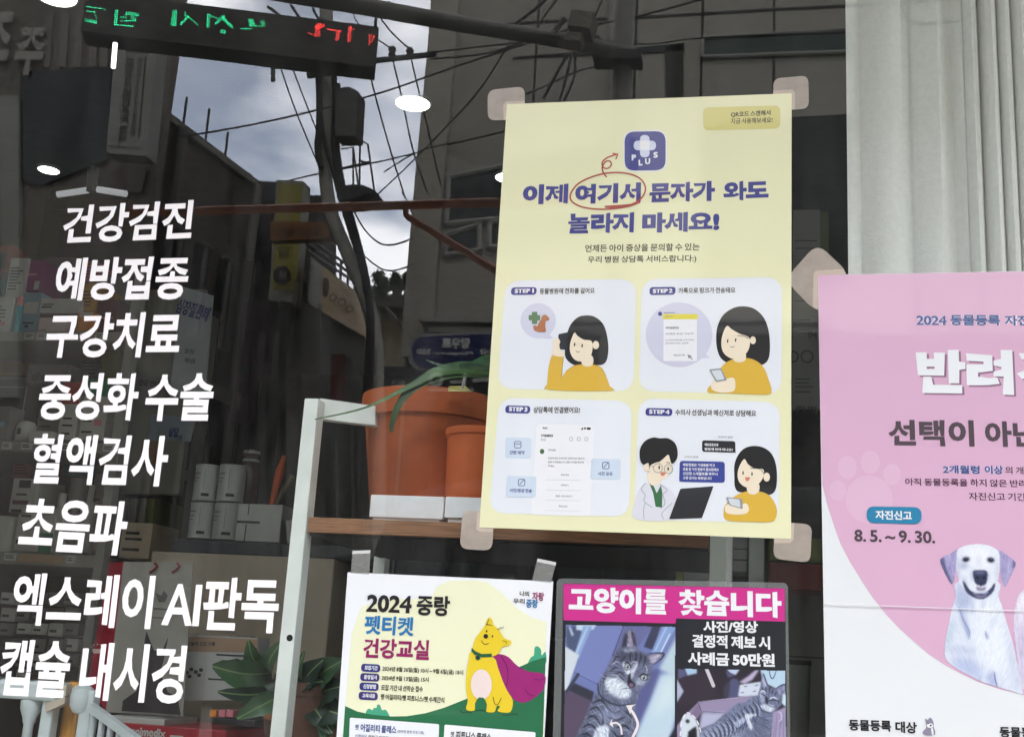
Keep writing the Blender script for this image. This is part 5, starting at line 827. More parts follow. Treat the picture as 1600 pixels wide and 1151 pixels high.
# ------------------------------------------------------------------ panel of leaflets right of the upright
pan = paint('notice_panel', (118, 116, 108), 0.7); YN = 1.22
a, b, c, d = frect(186, 452, 300, 772, YN)
nb = MB().box((a, YN, c), (b, YN+0.02, d), 0.002).build('notice_board', pan, label='grey board of pinned leaflets beside the left shelving', cat='board')
def leaflet(q, Y, mat, label, texts):
    m = MB(); m.hexa([G(x, y, Y) for x, y in q][::-1], (0, 0.0008, 0)); o = m.build('leaflet', mat, label=label, cat='leaflet', group='leaflets on the grey board')
    for s, bl, br, h, mt, wg in texts:
        f = Flat(0); f.Y = Y-0.0012; f.t(s, bl, br, h, wg); f.build('lettering', mt, o)
nv = paint('leaflet_blue', (34, 48, 110), 0.5)
leaflet([(283, 447), (334, 462), (320, 630), (265, 620)], YN-0.004, paint('leaflet_paper', (150, 156, 160), 0.5), 'pale leaflet with bold blue heading on the grey board', [('심장질환제', (272, 488), (322, 503), 22, nv, 0.05), ('접수 안내', (288, 552), (302, 554), 8, tx, 0.02), ('예방 상담', (288, 566), (304, 568), 7, tx, 0.02)])
leaflet([(206, 585), (262, 590), (258, 640), (204, 640)], YN-0.006, gy, 'small grey leaflet with a dark heading under the lettering', [('건강 안내', (216, 602), (248, 604), 9, tx, 0.03)])
leaflet([(236, 646), (306, 652), (298, 690), (230, 686)], YN-0.003, paint('leaflet_bluegrey', (120, 130, 140), 0.5), 'leaflet with small bottle pictures on the grey board', [('상담', (262, 682), (278, 683), 14, nv, 0.05)])
leaflet([(222, 688), (252, 690), (248, 724), (218, 722)], YN-0.008, paint('leaflet_brown', (120, 84, 54), 0.6), 'brown leaflet with the faint word below the bottle pictures', [('가', (276, 690), (284, 690), 10, tx, 0.03)])
# below the board: folders, a lidded carton
for i in range(4): carton('folder', ['grey upright folder nearest the shelving upright', 'second grey upright folder beside the upright', 'thin pale folder in the row under the board', 'dark olive folder ending the row under the board'][i], 'folder', 186+i*14, 778, 197+i*14, 832, YN+0.02, 0.16, [gy, gy, pan, olive][i], [], 'folders under the grey board')
carton('parcel', 'brown lidded carton with small print under the folders', 'box', 188, 816, 236, 872, YN-0.02, 0.14, cream, [T3(tx, (0.1, 0.2, 0.65, 0.28), (0.15, 0.5, 0.7, 0.57), (0.15, 0.66, 0.6, 0.74))])
post(246, 775, 238, 880, 13, YN+0.05, 0.03, 'leg', None, steel) if False else None
# cans on the counter
YT = 1.0
counter = thing('counter', 'long beige wrapped counter below the white cans', 'counter', G(380, 990, YT+0.1))
za = wz(370, 866, YT); MB().box((wx(232, 900, YT), YT, 0.31), (wx(520, 900, YT), YT+0.5, za), 0.004).build('body', M('counter_wrap', lin((150, 138, 120)), 0.35, var=0.14, scale=5, bump=0.35, bscale=14), counter)
MB().box((wx(262, 850, YT), YT+0.02, za), (wx(620, 850, YT), YT+0.5, wz(370, 844, YT)), 0.004).build('dark_ledge', paint('ledge_black', (30, 32, 38), 0.4), counter)
cp = [(0.96, 0), (1, 0.015), (1, 0.04), (0.975, 0.05), (0.975, 0.95), (1, 0.96), (1, 0.985), (0.96, 1)]
YCN = YT+0.06
for x0, y0, x1, y1, lb in ((288, 783, 326, 840, 'white tin, lower left of the stacked four'), (325, 784, 367, 842, 'white tin, lower right of the stacked four'), (296, 724, 333, 781, 'white tin, upper left of the stacked four'), (333, 724, 373, 782, 'white tin, upper right of the stacked four')):
    can('white_tin', lb, 'tin', x0, y0, x1, y1, YCN, M('tin_white', lin((168, 170, 166)), 0.3, var=0.05, scale=9), cp, 'white tins on the counter', band=[(tx, 0.12, 0.2, 275, 310), (gy, 0.3, 0.86, 282, 284), (gy, 0.72, 0.76, 225, 262), (gy, 0.6, 0.63, 225, 256), (gy, 0.5, 0.53, 225, 250)])
carton('white_carton', 'square white carton with a black strap to the right of the tins', 'box', 366, 787, 439, 846, YCN+0.02, 0.1, wh, [T3(tx, (0.25, 0.0, 0.275, 0.45), (0.27, 0.7, 0.29, 1.0), (0.0, 0.48, 0.55, 0.54))])
can('brown_jar', 'brown glass jar tied with crumpled film behind the white carton', 'jar', 368, 700, 398, 787, YCN+0.06, paint('jar_brown', (66, 48, 38), 0.25), [(0.9, 0), (1, 0.04), (1, 0.6), (0.8, 0.72), (0.66, 0.78), (0.9, 0.86), (0.8, 0.92), (0.5, 1)], lid=(paint('film', (140, 140, 138), 0.3, bump=0.6), 0.78, 0.98, 0.8))
can('white_bowl', 'white bowl at the end of the counter by the stand', 'bowl', 438, 812, 476, 848, YCN, wh, [(0.6, 0), (0.7, 0.05), (1, 1), (0.95, 1), (0.6, 0.1)])
m = MB(); m.tube([G(424, 790, YCN+0.1), G(436, 740, YCN+0.1), G(444, 712, YCN+0.1)], [0.006, 0.011, 0.005], 10); m.build('orange_brush', paint('brush_orange', (190, 84, 30), 0.5), label='orange handled brush standing behind the white bowl', cat='brush')
m = MB(); m.tube([G(428, 792, YCN+0.14), G(456, 742, YCN+0.14)], [0.005, 0.008], 8); m.build('wooden_brush', paint('brush_wood', (130, 118, 86), 0.6), label='pale wooden brush leaning next to the orange one', cat='brush')
# ------------------------------------------------------------------ paper bag, calendar, red boxes
YG = 0.72
a = [G(*q, YG) for q in ((193, 877), (302, 879), (286, 1118), (165, 1112))]; sd = [G(*q, YG) for q in ((147, 874), (193, 877), (165, 1112), (112, 1062))]
bag = MB(); bag.hexa(a[::-1], (0, 0.002, 0)); BG = bag.build('paper_bag', paint('bag_grey', (138, 134, 126), 0.45, bump=0.15), label='grey paper carrier bag with a wine red side and a dark dog picture', cat='bag')
MB().hexa([sd[0]+Vector((0, 0.06, 0)), sd[1], sd[2], sd[3]+Vector((0, 0.06, 0))][::-1], (0, 0.002, 0)).build('bag_side', paint('bag_wine', (164, 16, 44), 0.4), BG)
for x in (242, 277): MB().tube([G(x, 879, YG-0.002), G(x+4, 884, YG-0.006), G(x-2, 890, YG-0.004), G(x-8, 894, YG-0.002)], 0.0022, 6).build('handle', paint('cord_red', (130, 20, 36), 0.6), BG)
f = Flat(0); f.Y = YG-0.0012; f.p([(229, 986), (240, 1015), (252, 1018), (263, 994), (256, 1030), (250, 1050), (262, 1080), (278, 1090), (282, 1116), (190, 1110), (192, 1094), (214, 1078), (222, 1040), (224, 1010)]); f.build('dog_picture', paint('bag_picture', (52, 46, 48), 0.5), BG)
f = Flat(0); f.Y = YG-0.0012
for x, y in ((143, 1010), (147, 1007), (152, 1006), (157, 1007), (161, 1010)): f.p(ell(x, y, 1.4, 1.4, n=8))
f.p([(143, 1013), (162, 1013), (159, 1020), (146, 1020)]); f.Y = YG-0.001; f.build('crown_mark', paint('crown_ink', (190, 160, 150), 0.5), BG)
f = Flat(0); f.Y = YG-0.0012; f.p([(243, 926), (252, 930), (256, 922), (262, 930), (258, 940), (248, 940)]).line([(240, 950), (266, 952)], 2).line([(238, 964), (268, 966)], 1.6); f.build('bag_emblem', paint('emblem_grey', (84, 80, 80), 0.5), BG)
YK = 0.78
q = [(288, 991), (403, 996), (396, 1092), (284, 1094)]
cal = MB(); cal.hexa([G(*p, YK) for p in q][::-1], (0, 0.06, 0)); CL = cal.build('desk_calendar', paint('calendar_paper', (170, 170, 166), 0.5), label='desk calendar with a beige header and paw prints next to the paper bag', cat='calendar')
f = Flat(0); f.Y = YK-0.001; f.p([(288, 993), (403, 998), (402, 1019), (287, 1017)]); f.build('header', paint('calendar_header', (150, 124, 100), 0.6), CL)
f = Flat(0); f.Y = YK-0.0014; f.t('오늘의 건강 기록', (292, 1008), (336, 1009), 6, 0.03).line([(338, 1022), (400, 1025)], 2.4).line([(325, 1060), (400, 1064)], 2.6)
for x, y in ((292, 1050), (299, 1045), (306, 1049), (314, 1046), (296, 1056), (311, 1054)): f.p(ell(x, y, 3.4, 3, n=10))
f.build('printing', tx, CL)
m = MB()
for i in range(22): m.tube([G(292+i*5, 994+i*0.2, YK-0.002), G(292+i*5, 989+i*0.2, YK+0.01)], 0.0007, 5)
m.build('spiral', alu, CL)
carton('red_carton', 'wine red carton with white lettering at the bottom under the bag', 'box', 178, 1134, 352, 1190, YG-0.06, 0.2, rd, [T3(wh, ('animedix', 0.14, 0.66, 0.46, 0.92, 0.05), (0.5, 0.7, 0.62, 0.76))])
carton('white_book', 'thin white book lying on the red carton', 'box', 164, 1120, 257, 1132, YG-0.05, 0.14, wh, [])
carton('dark_book', 'dark flat book lying behind the white book', 'box', 332, 1122, 398, 1133, YG-0.03, 0.14, paint('book_dark', (44, 40, 42), 0.5), [])
for i, (x, lb, mt) in enumerate(((327, 'small orange tile block, left of three', og), (341, 'small salmon tile block, middle of three', pk), (353, 'small salmon tile block, right of three', pk))): carton('tile_block', lb, 'block', x, 1108, x+11, 1120, YG-0.03, 0.02, mt, [], 'small tile blocks')
# ------------------------------------------------------------------ leafy plant behind the post
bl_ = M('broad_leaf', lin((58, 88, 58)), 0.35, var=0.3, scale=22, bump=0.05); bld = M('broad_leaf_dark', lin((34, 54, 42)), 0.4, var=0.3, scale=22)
rp_ = thing('rubber_plant', 'broad-leaved dark green plant standing behind the stand leg', 'plant', G(500, 1180, 0.45))
def leaf(a, b, w_, mat, Y0_, Y1_, bend=0.02):
    A_, B_ = G(*a, Y0_), G(*b, Y1_); d = B_-A_; s = Vector((-d.z, 0.3*d.length, d.x)).normalized(); n = d.cross(s).normalized(); rows = []
    for i in range(15):
        t = i/14; h = w_*(math.sin(math.pi*min(1, t*0.92+0.06))**0.7); p = A_+d*t+n*bend*math.sin(math.pi*t)
        wv = 1+0.07*math.sin(i*2.3+w_*900); h *= wv; rows.append([p-s*h+n*h*0.25, p-s*h*0.5+n*h*0.06, p-s*min(h, 0.0011), p+s*min(h, 0.0011), p+s*h*0.5+n*h*0.06, p+s*h*(2-wv)+n*h*0.25])
    mb = MB().sheet(rows); mb.mi = [1 if k % 5 == 2 else 0 for k in range(len(mb.f))]; mb.build('leaf', [mat, M('midrib', lin((112, 136, 88)), 0.5, var=0.1)], rp_, smooth=True)
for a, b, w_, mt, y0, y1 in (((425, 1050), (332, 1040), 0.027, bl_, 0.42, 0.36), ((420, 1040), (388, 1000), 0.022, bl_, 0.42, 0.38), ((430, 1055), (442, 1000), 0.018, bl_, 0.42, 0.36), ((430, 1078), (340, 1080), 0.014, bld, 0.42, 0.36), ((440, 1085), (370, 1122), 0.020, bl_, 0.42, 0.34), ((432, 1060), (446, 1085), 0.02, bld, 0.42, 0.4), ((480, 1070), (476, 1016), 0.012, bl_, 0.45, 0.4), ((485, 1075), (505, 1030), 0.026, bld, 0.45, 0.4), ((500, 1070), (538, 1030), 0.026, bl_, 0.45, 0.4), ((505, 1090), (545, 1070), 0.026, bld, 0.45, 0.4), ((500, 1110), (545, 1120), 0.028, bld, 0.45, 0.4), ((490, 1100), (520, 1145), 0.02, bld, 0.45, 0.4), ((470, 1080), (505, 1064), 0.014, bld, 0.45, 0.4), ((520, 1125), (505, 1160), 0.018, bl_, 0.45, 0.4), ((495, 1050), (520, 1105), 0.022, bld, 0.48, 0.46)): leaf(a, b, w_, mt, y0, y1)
m = MB()
for a, b in (((470, 1160), (430, 1052)), ((475, 1170), (440, 1086)), ((480, 1170), (485, 1072)), ((485, 1175), (505, 1090)), ((490, 1180), (520, 1125))): m.tube([G(*a, 0.47), G((a[0]+b[0])/2+4, (a[1]+b[1])/2, 0.46), G(*b, 0.44)], 0.0035, 6)
m.build('stem', paint('stem', (104, 112, 62), 0.6), rp_)
yq = 0.49; MB().lathe((G(480, 1180, yq).x, yq, wz(480, 1240, yq)), [(0.06, 0), (0.085, 0.16), (0.09, 0.16), (0.09, 0.18), (0.08, 0.18), (0.075, 0.15)], 40).build('pot', paint('pot_dim', (96, 66, 50), 0.8, bump=0.1), rp_, smooth=True)
# orange leaves patch: autumn-coloured leaf
leaf((450, 1110), (405, 1085), 0.018, M('rust_leaf', lin((150, 96, 50)), 0.5, var=0.2, scale=20), 0.43, 0.41)

# ------------------------------------------------------------------ little white fence bed with wooden post, bottom left
toy = paint('toy_white', (196, 204, 206), 0.4, bump=0.02); YT2 = 0.40
fb = thing('pet_fence', 'little white wooden pet fence with turned posts and slanting rail', 'pet fence', G(130, 1180, YT2))
def turned(px, pyt, Y, r, parent, zlow):
    p = G(px, pyt, Y); h = p.z-zlow; MB().lathe((p.x, Y, zlow), [(r*0.5, 0), (r*0.5, h*0.72), (r*0.62, h*0.74), (r*0.7, h*0.78), (r*1.05, h*0.86), (r*1.1, h*0.93), (r, h*0.96), (r*1.1, h*0.965), (r*1.1, h)], 24).build('turned_post', toy, parent, smooth=True)
zl = wz(60, 1260, YT2)
turned(52, 1083, YT2, 0.0165, fb, zl)
ca = G(52, 1088, YT2); MB().box((ca.x-0.06, YT2-0.02, wz(40, 1092, YT2)), (wx(98, 1080, YT2), YT2+0.03, wz(40, 1062, YT2)), 0.006).build('top_bar', toy, fb)
MB().box((wx(70, 1110, YT2), YT2-0.012, zl), (wx(88, 1110, YT2), YT2+0.012, wz(80, 1082, YT2)), 0.003).build('square_post', toy, fb)
k = G(128, 1090, YT2-0.02); m = MB(); m.lathe((k.x, k.y, k.z-0.026), [(0.003, 0), (0.012, 0.003), (0.018, 0.013), (0.019, 0.028), (0.017, 0.042), (0.009, 0.047), (0.002, 0.048)], 24); m.build('knob', toy, fb, smooth=True)
MB().box((k.x+0.001, k.y-0.008, zl), (k.x+0.026, k.y+0.016, k.z+0.014), 0.004).build('square_post', toy, fb)
e0, e1 = G(140, 1098, YT2-0.04), G(236, 1168, YT2-0.13); MB().hexa([e0, e1, e1-Vector((0, 0, 0.014)), e0-Vector((0, 0, 0.014))], (0, 0.018, 0)).build('slanting_rail', toy, fb)
for i in range(7):
    t = (i+0.35)/7; p = e0+(e1-e0)*t; MB().tube([p+Vector((0, 0.009, -0.012)), p+Vector((0, 0.009, -0.14))], 0.0055, 10).build('baluster', toy, fb, smooth=True)
wp_ = MB().box((wx(101, 1110, YT2+0.03), YT2+0.02, zl), (wx(127, 1110, YT2+0.03), YT2+0.05, wz(112, 1064, YT2+0.03)), 0.006).build('wooden_post', M('honey_wood', lin((206, 142, 44)), 0.45, var=0.18, scale=12, stretch=(8, 8, 1)), label='honey coloured wooden post rising behind the little white fence', cat='post')
br = MB(); br.hexa([G(70, 1098, YT2-0.02), G(102, 1088, YT2-0.02), G(101, 1098, YT2-0.02), G(71, 1112, YT2-0.02)][::-1], (0, 0.02, 0)); br.hexa([G(93, 1075, YT2-0.02), G(104, 1068, YT2-0.02), G(103, 1086, YT2-0.02), G(93, 1090, YT2-0.02)][::-1], (0, 0.018, 0)); br.build('wooden_clip', paint('pale_wood', (190, 176, 160), 0.6), label='pale wooden clip on the corner of the little fence', cat='clip')

# ------------------------------------------------------------------ dark things deeper in the room
carton('tv_monitor', 'black television with a thin pale edge under the plant stand', 'television', 610, 842, 830, 1000, 0.9, 0.06, paint('tv_black', (14, 14, 16), 0.2), [T3(paint('tv_edge', (60, 62, 62), 0.4), (0.0, 0.985, 1, 1.0), (0, 0, 0.012, 1))], None, 0.01)
carton('black_cabinet', 'black cabinet standing to the right of the television', 'cabinet', 832, 838, 1052, 1000, 1.0, 0.3, paint('cabinet_black', (20, 20, 22), 0.35), [T3(paint('cabinet_seam', (48, 48, 48), 0.5), (0.5, 0, 0.505, 1))])
carton('lime_board', 'narrow lime green board between the black cabinet and the stand leg', 'panel', 1055, 838, 1067, 1000, 1.0, 0.02, olive, [])
carton('grey_case', 'grey plastic case behind the right stand leg', 'case', 1068, 838, 1108, 1000, 1.0, 0.2, gy, [])
carton('steel_upright', 'pale steel upright seen between the stand leg and the lower tape', 'post', 1169, 820, 1194, 1100, 0.8, 0.03, paint('upright_grey', (150, 152, 146), 0.5), [])
carton('paper_stack', 'stack of pale papers behind the stand leg', 'papers', 1142, 835, 1168, 893, 0.85, 0.1, gy, [T3(tx, (0, 0.3, 1, 0.34), (0, 0.6, 1, 0.63))])
carton('red_shelf_box', 'dark red box behind the lower right tape patch', 'box', 1202, 880, 1300, 922, 0.95, 0.2, paint('deep_red', (104, 26, 14), 0.5), [])
carton('olive_box', 'dark olive box stacked on the dark red box', 'box', 1202, 840, 1300, 878, 0.97, 0.2, olive, [])
carton('grey_cabinet', 'grey steel cabinet between the cat notice and the pink poster', 'cabinet', 1180, 925, 1330, 1200, 1.1, 0.3, paint('cabinet_grey', (104, 104, 98), 0.5), [T3(paint('cabinet_line', (70, 70, 66), 0.5), (0, 0.62, 1, 0.63))])
can('waste_bin', 'grey waste bin with a black lid between the two lower posters', 'bin', 1222, 1035, 1268, 1190, 0.8, paint('bin_grey', (120, 122, 116), 0.5), [(0.8, 0), (0.82, 0.02), (1, 0.96), (1.03, 1)], lid=(tx, 0.98, 1.03, 1.04))
leaflet_p = MB().hexa([G(1239, 328, 0.7), G(1281, 328, 0.7), G(1283, 640, 0.7), G(1238, 640, 0.7)][::-1], (0, 0.001, 0)); LP = leaflet_p.build('wall_chart', paint('chart_grey', (104, 104, 98), 0.5), label='grey chart with ring symbols seen in the gap beside the yellow poster', cat='chart')
f = Flat(0); f.Y = 0.699
for cx, cy, r in ((1261, 557, 9), (1239, 557, 8)): f.line(ell(cx, cy, r, r)+[(cx+r, cy)], 2.5)
for y in (376, 388, 470, 500, 516, 592, 598, 604, 612): f.line([(1242, y), (1242+rnd.uniform(15, 36), y)], 1.4)
f.t('안내', (1262, 528), (1276, 528), 12, 0.04); f.Y = 0.6988; f.t('주의', (1242, 642), (1276, 643), 9, 0.04); f.build('printing', tx, LP)
carton('olive_column', 'dark olive locker column behind the grey chart', 'locker', 1279, 330, 1296, 640, 1.2, 0.1, olive, [])
carton('grey_locker', 'tall grey locker beside the curtain edge', 'locker', 1296, 365, 1330, 900, 1.3, 0.2, paint('locker_grey', (70, 70, 64), 0.5), [])
carton('green_banner', 'dark green banner stand behind the topmost lettering', 'banner', 36, 290, 68, 400, 1.9, 0.1, olive, [])
carton('green_banner', 'wide dark green shelf header left of the hanging lamp', 'banner', 66, 292, 108, 328, 1.92, 0.1, olive, [])
carton('maroon_banner', 'maroon roll-up banner in the dark back of the shop', 'banner', 370, 470, 410, 660, 2.6, 0.02, paint('banner_maroon', (66, 30, 38), 0.6), [T3(tx, (0.2, 0.4, 0.6, 0.46))])
carton('dark_door', 'dark brown door at the back of the shop', 'door', 318, 380, 372, 1000, 3.0, 0.05, paint('door_brown', (52, 44, 42), 0.6), [T3(paint('door_line', (80, 74, 70), 0.6), (0.9, 0, 0.93, 1))])
carton('door_frame_panel', 'grey door frame panel at the back near the stand', 'panel', 408, 440, 430, 1000, 2.9, 0.05, paint('frame_grey', (92, 92, 90), 0.6), [])
carton('rust_box', 'rust brown box on the shelf under the hanging lamp', 'box', 138, 312, 200, 346, 1.9, 0.1, paint('box_rust', (110, 60, 36), 0.6), [])
# ================================================================== the street that the pane mirrors (stands behind the photographer)
asph = M('asphalt', (0.05, 0.05, 0.052), 0.9, var=0.25, scale=30, bump=0.3)
MB().add([(-200, -260, -0.16), (200, -260, -0.16), (200, 60, -0.16), (-200, 60, -0.16)], [[0, 1, 2, 3]]).build('ground', paint('earth', (96, 92, 84), 0.95), kind='structure')
MB().add([(-60, -7.6, -0.154), (60, -7.6, -0.154), (60, -2.5, -0.154), (-60, -2.5, -0.154)], [[0, 1, 2, 3]]).build('road', asph, kind='structure')
MB().box((-40, -2.36, -0.15), (40, -0.03, 0.0)).build('pavement', M('paving', lin((150, 146, 138)), 0.85, var=0.12, scale=9, bump=0.2), kind='structure')
MB().box((-40, -2.5, -0.15), (40, -2.365, 0.01), 0.01).build('kerb', M('kerb_stone', lin((160, 158, 152)), 0.8, var=0.1), kind='structure')
MB().box((-40, -8.9, -0.15), (40, -7.65, -0.01)).build('pavement', M('paving', lin((150, 146, 138))), kind='structure')
def rquad(mb, q, D, th=0.06):
    Ds = D if isinstance(D, (list, tuple)) else [D]*len(q); mb.hexa([R(x, y, d) for (x, y), d in zip(q, Ds)], (0, -th, 0)); return mb
def mtext(mb, s, x0, x1, yb, yt, D, wgt=0.03, slope=0.0):
    o = R(x1, yb+slope*(x1-x0), D); u = R(x0, yb, D)-o; v = Vector((0, 0, 1))*(R(x1, yt, D)-R(x1, yb, D)).length; text3(mb, s, o, u, v, wgt, lift=Vector((0, 1, 0))); return mb
def rbox(mb, x0, y0, x1, y1, D, th): return rquad(mb, [(x0, y0), (x1, y0), (x1, y1), (x0, y1)], D, th)
# ---- grey building, right
DB = 9.0; bx0 = R(655, 300, DB).x
bA = thing('grey_building', 'tall pale grey panelled building mirrored behind the yellow poster', 'building', (bx0+6, -DB-4, 0))
bw = M('grey_panels', lin((158, 155, 144)), 0.8, var=0.08, scale=0.9, bump=0.03)
MB().box((bx0, -DB-9, 0), (16, -DB, 9.5)).build('wall', bw, bA)
jt = paint('panel_joint', (62, 62, 58), 0.9); dkw = paint('window_dark', (20, 24, 24), 0.15); wfr = paint('window_frame_grey', (150, 150, 144), 0.5); grn = paint('green_glass', (48, 66, 58), 0.2)
m = MB()
for x in (840, 995, 1098, 1210, 1420, 1520):
    xa = R(x, 30, DB).x; m.box((xa-0.012, -DB, 3.0), (xa+0.012, -DB+0.004, 9.5))
for py in (-160, 30):
    z = R(930, py, DB).z; m.box((R(715, 30, DB).x, -DB, z-0.015), (16, -DB+0.006, z+0.015))
m.build('panel_joints', jt, bA)
xa = R(695, 60, DB).x; MB().box((bx0-0.02, -DB, 4.2), (R(715, 60, DB).x, -DB+0.10, 9.5)).build('corner_pilaster', M('pilaster', lin((168, 164, 152)), 0.8, var=0.05, scale=1.2), bA)
def bwin(q, D, mat, th=0.02, frame=None):
    o = rquad(MB(), q, D-0.02, th).build('window', mat, bA)
    if frame:
        m = MB(); k = len(q)
        for i in range(k): m.tube([R(*q[i], D-0.03), R(*q[(i+1) % k], D-0.03)], frame, 6)
        m.build('frame', wfr, o)
    return o
bwin([(1098, 58), (1330, 45), (1330, 80), (1098, 88)], DB, grn, frame=0.02); bwin([(800, 92), (1070, 66), (1070, 78), (800, 90)], DB, dkw)
bwin([(1040, 70), (1068, 66), (1068, 155), (1040, 155)], DB, jt)
bwin([(702, 277), (1000, 215), (1000, 320), (698, 351)], DB, dkw, frame=0.03); bwin([(1100, 190), (1330, 178), (1330, 440), (1100, 440)], DB, dkw)
bwin([(698, 368), (750, 352), (750, 392), (697, 401)], DB, dkw, frame=0.03); bwin([(765, 349), (1000, 300), (1000, 372), (765, 388)], DB, dkw, frame=0.03)
m = MB(); rbox(m, 655, 497, 1300, 503, DB-0.3, 0.2); rbox(m, 668, 510, 1300, 519, DB-0.25, 0.15); m.build('ledge', wfr, bA)
MB().box((bx0+0.05, -DB-0.02, 0), (16, -DB+0.05, R(700, 522, DB).z)).build('shopfront', dkw, bA)
m = MB(); m.tube([R(958, -80, DB-0.12), R(962, 500, DB-0.12)], 0.05, 10); m.build('drain_pipe', bw, bA)
# dim sign board with pale strokes over the ground floor
sg = rbox(MB(), 600, 572, 880, 622, 7.0, 0.08).build('shop_sign', paint('sign_black', (26, 26, 28), 0.6), label='dark shop sign with pale mirrored letter strokes above the pot leaves', cat='sign')
def mring(mb, cx, cy, r0, r1, D, n=24):
    a = [R(*p, D) for p in ell(cx, cy, r0, r0, n=n)]; b = [R(*p, D) for p in ell(cx, cy, r1, r1, n=n)]; mb.add(a+b, [[i, (i+1) % n, n+(i+1) % n, n+i] for i in range(n)])
m = MB(); mring(m, 681, 592, 6, 12, 6.99)
for q in ([(703, 593), (722, 592), (722, 598), (703, 598)], [(724, 581), (730, 581), (727, 603), (722, 603)], [(738, 590), (764, 588), (764, 594), (738, 596)], [(668, 606), (740, 605), (740, 610), (668, 610)]): m.poly([R(x, y, 6.99) for x, y in q])
m.build('sign_strokes', paint('sign_pale', (176, 178, 172), 0.6), sg)
m = MB(); mtext(m, '비뇨기', 612, 632, 605, 594, 6.99, 0.04); m.build('sign_small_text', paint('sign_pale', (0, 0, 0)), sg)
# ---- blue road sign
DS_ = 4.6; sb = thing('road_sign', 'blue street name sign with mirrored white lettering behind the plant leaf', 'road sign', R(700, 575, DS_))
rquad(MB(), [(655, 522), (880, 512), (880, 572), (652, 578), (641, 568), (635, 551), (641, 532)], DS_, 0.02).build('border', paint('sign_border', (150, 152, 152), 0.4), sb)
pb = rquad(MB(), [(658, 526), (880, 516), (880, 568), (656, 574), (646, 562), (644, 548), (648, 534)], DS_-0.006, 0.004).build('plate', paint('sign_blue', (26, 38, 100), 0.4), sb)
m = MB(); mtext(m, '망우로', 690, 733, 544, 527, DS_-0.011, 0.05); mtext(m, '142', 749, 766, 552.5, 544, DS_-0.011, 0.04); mtext(m, 'Mangu-ro', 680, 738, 555, 548, DS_-0.011, 0.02); mtext(m, '330', 651, 673, 553.5, 545, DS_-0.011, 0.03); m.build('sign_text', paint('sign_white', (228, 230, 230)), pb)
m = MB(); m.tube([R(830, 500, DS_+0.08), (R(830, 500, DS_).x, -DS_-0.08, 0)], 0.04, 12); m.build('post', wfr, sb)
# ---- left building, near
DA = 6.0; ax1 = R(240, 300, DA).x
a_ = thing('dark_building', 'dark grey shop building mirrored at the top left corner', 'building', (ax1-5, -DA-3, 0))
MB().box((-16, -DA-0.1, 0), (ax1, -DA, 9)).box((-16, -DA-6, 0), (ax1-7, -DA-0.11, 9)).build('wall', M('dark_render', lin((112, 106, 98)), 0.85, var=0.1, scale=1.5, bump=0.1), a_)
m = MB(); rquad(m, [(32, 112), (172, 103), (168, 250), (60, 290), (30, 280)], DA-0.03, 0.02); m.build('window', dkw, a_)
m = MB()
for x in (70, 95, 118, 142, 160): rquad(m, [(x, 20), (x+12, 22), (x+6, 104), (x-6, 104)], DA-0.02, 0.015)
m.build('wall_ribs', paint('rib_grey', (126, 120, 112), 0.8), a_)
m = MB(); mtext(m, '주', 18, 62, 118, 45, DA-0.05, 0.06); mtext(m, '조', -30, 12, 95, 20, DA-0.05, 0.06); m.build('wall_letters', paint('rib_pale', (158, 154, 146), 0.7), a_)
m = MB(); rbox(m, 0, 150, 28, 620, DA-0.06, 0.05); m.build('pale_pillar', paint('pillar_pale', (150, 152, 142), 0.8), a_)
# vertical sign board
vs = thing('vertical_sign', 'pale vertical sign board with sideways dark capitals, mirrored at upper left', 'sign', R(200, 245, DA-0.5))
DV = DA-0.5
vb = rquad(MB(), [(180, 48), (247, 56), (229, 245), (166, 240)], DV, 0.15).build('board', paint('sign_board', (142, 142, 138), 0.6), vs)
m = MB(); o = R(198, 86, DV-0.01); u = R(186, 222, DV-0.01)-o; u = u.normalized()*u.length; v = Vector((0, 1, 0)).cross(u).normalized(); hh = (R(213, 90, DV)-R(201, 90, DV)).length
v = v if v.x < 0 else -v
text3(m, 'TEAM SEOUL FIT', R(209, 86, DV-0.01), u, v*hh, 0.03, lift=Vector((0, 1, 0)))
text3(m, 'SEOUL FITNESS CENTER', R(221, 88, DV-0.01), u*0.92, v*hh*0.5, 0.01, lift=Vector((0, 1, 0)))
for q in ([(197, 57), (201, 57), (199, 80), (195, 80)], [(201, 76), (230, 78), (229, 82), (199, 80)], [(207, 58), (210, 58), (209, 72), (206, 72)], [(210, 69), (228, 71), (228, 74), (209, 72)], [(228, 60), (231, 60), (229, 82), (226, 82)], [(168, 228), (222, 232), (222, 233.5), (168, 229.5)], [(226, 90), (228, 90), (218, 215), (216, 215)]): m.poly([R(x, y, DV-0.008) for x, y in q])
m.build('sign_lettering', paint('sign_ink', (44, 44, 44), 0.7), vb)
rquad(MB(), [(172, 262), (228, 262), (222, 300), (168, 300)], DA-0.04, 0.02).build('poster_window', paint('window_brown', (74, 56, 50), 0.4), a_)
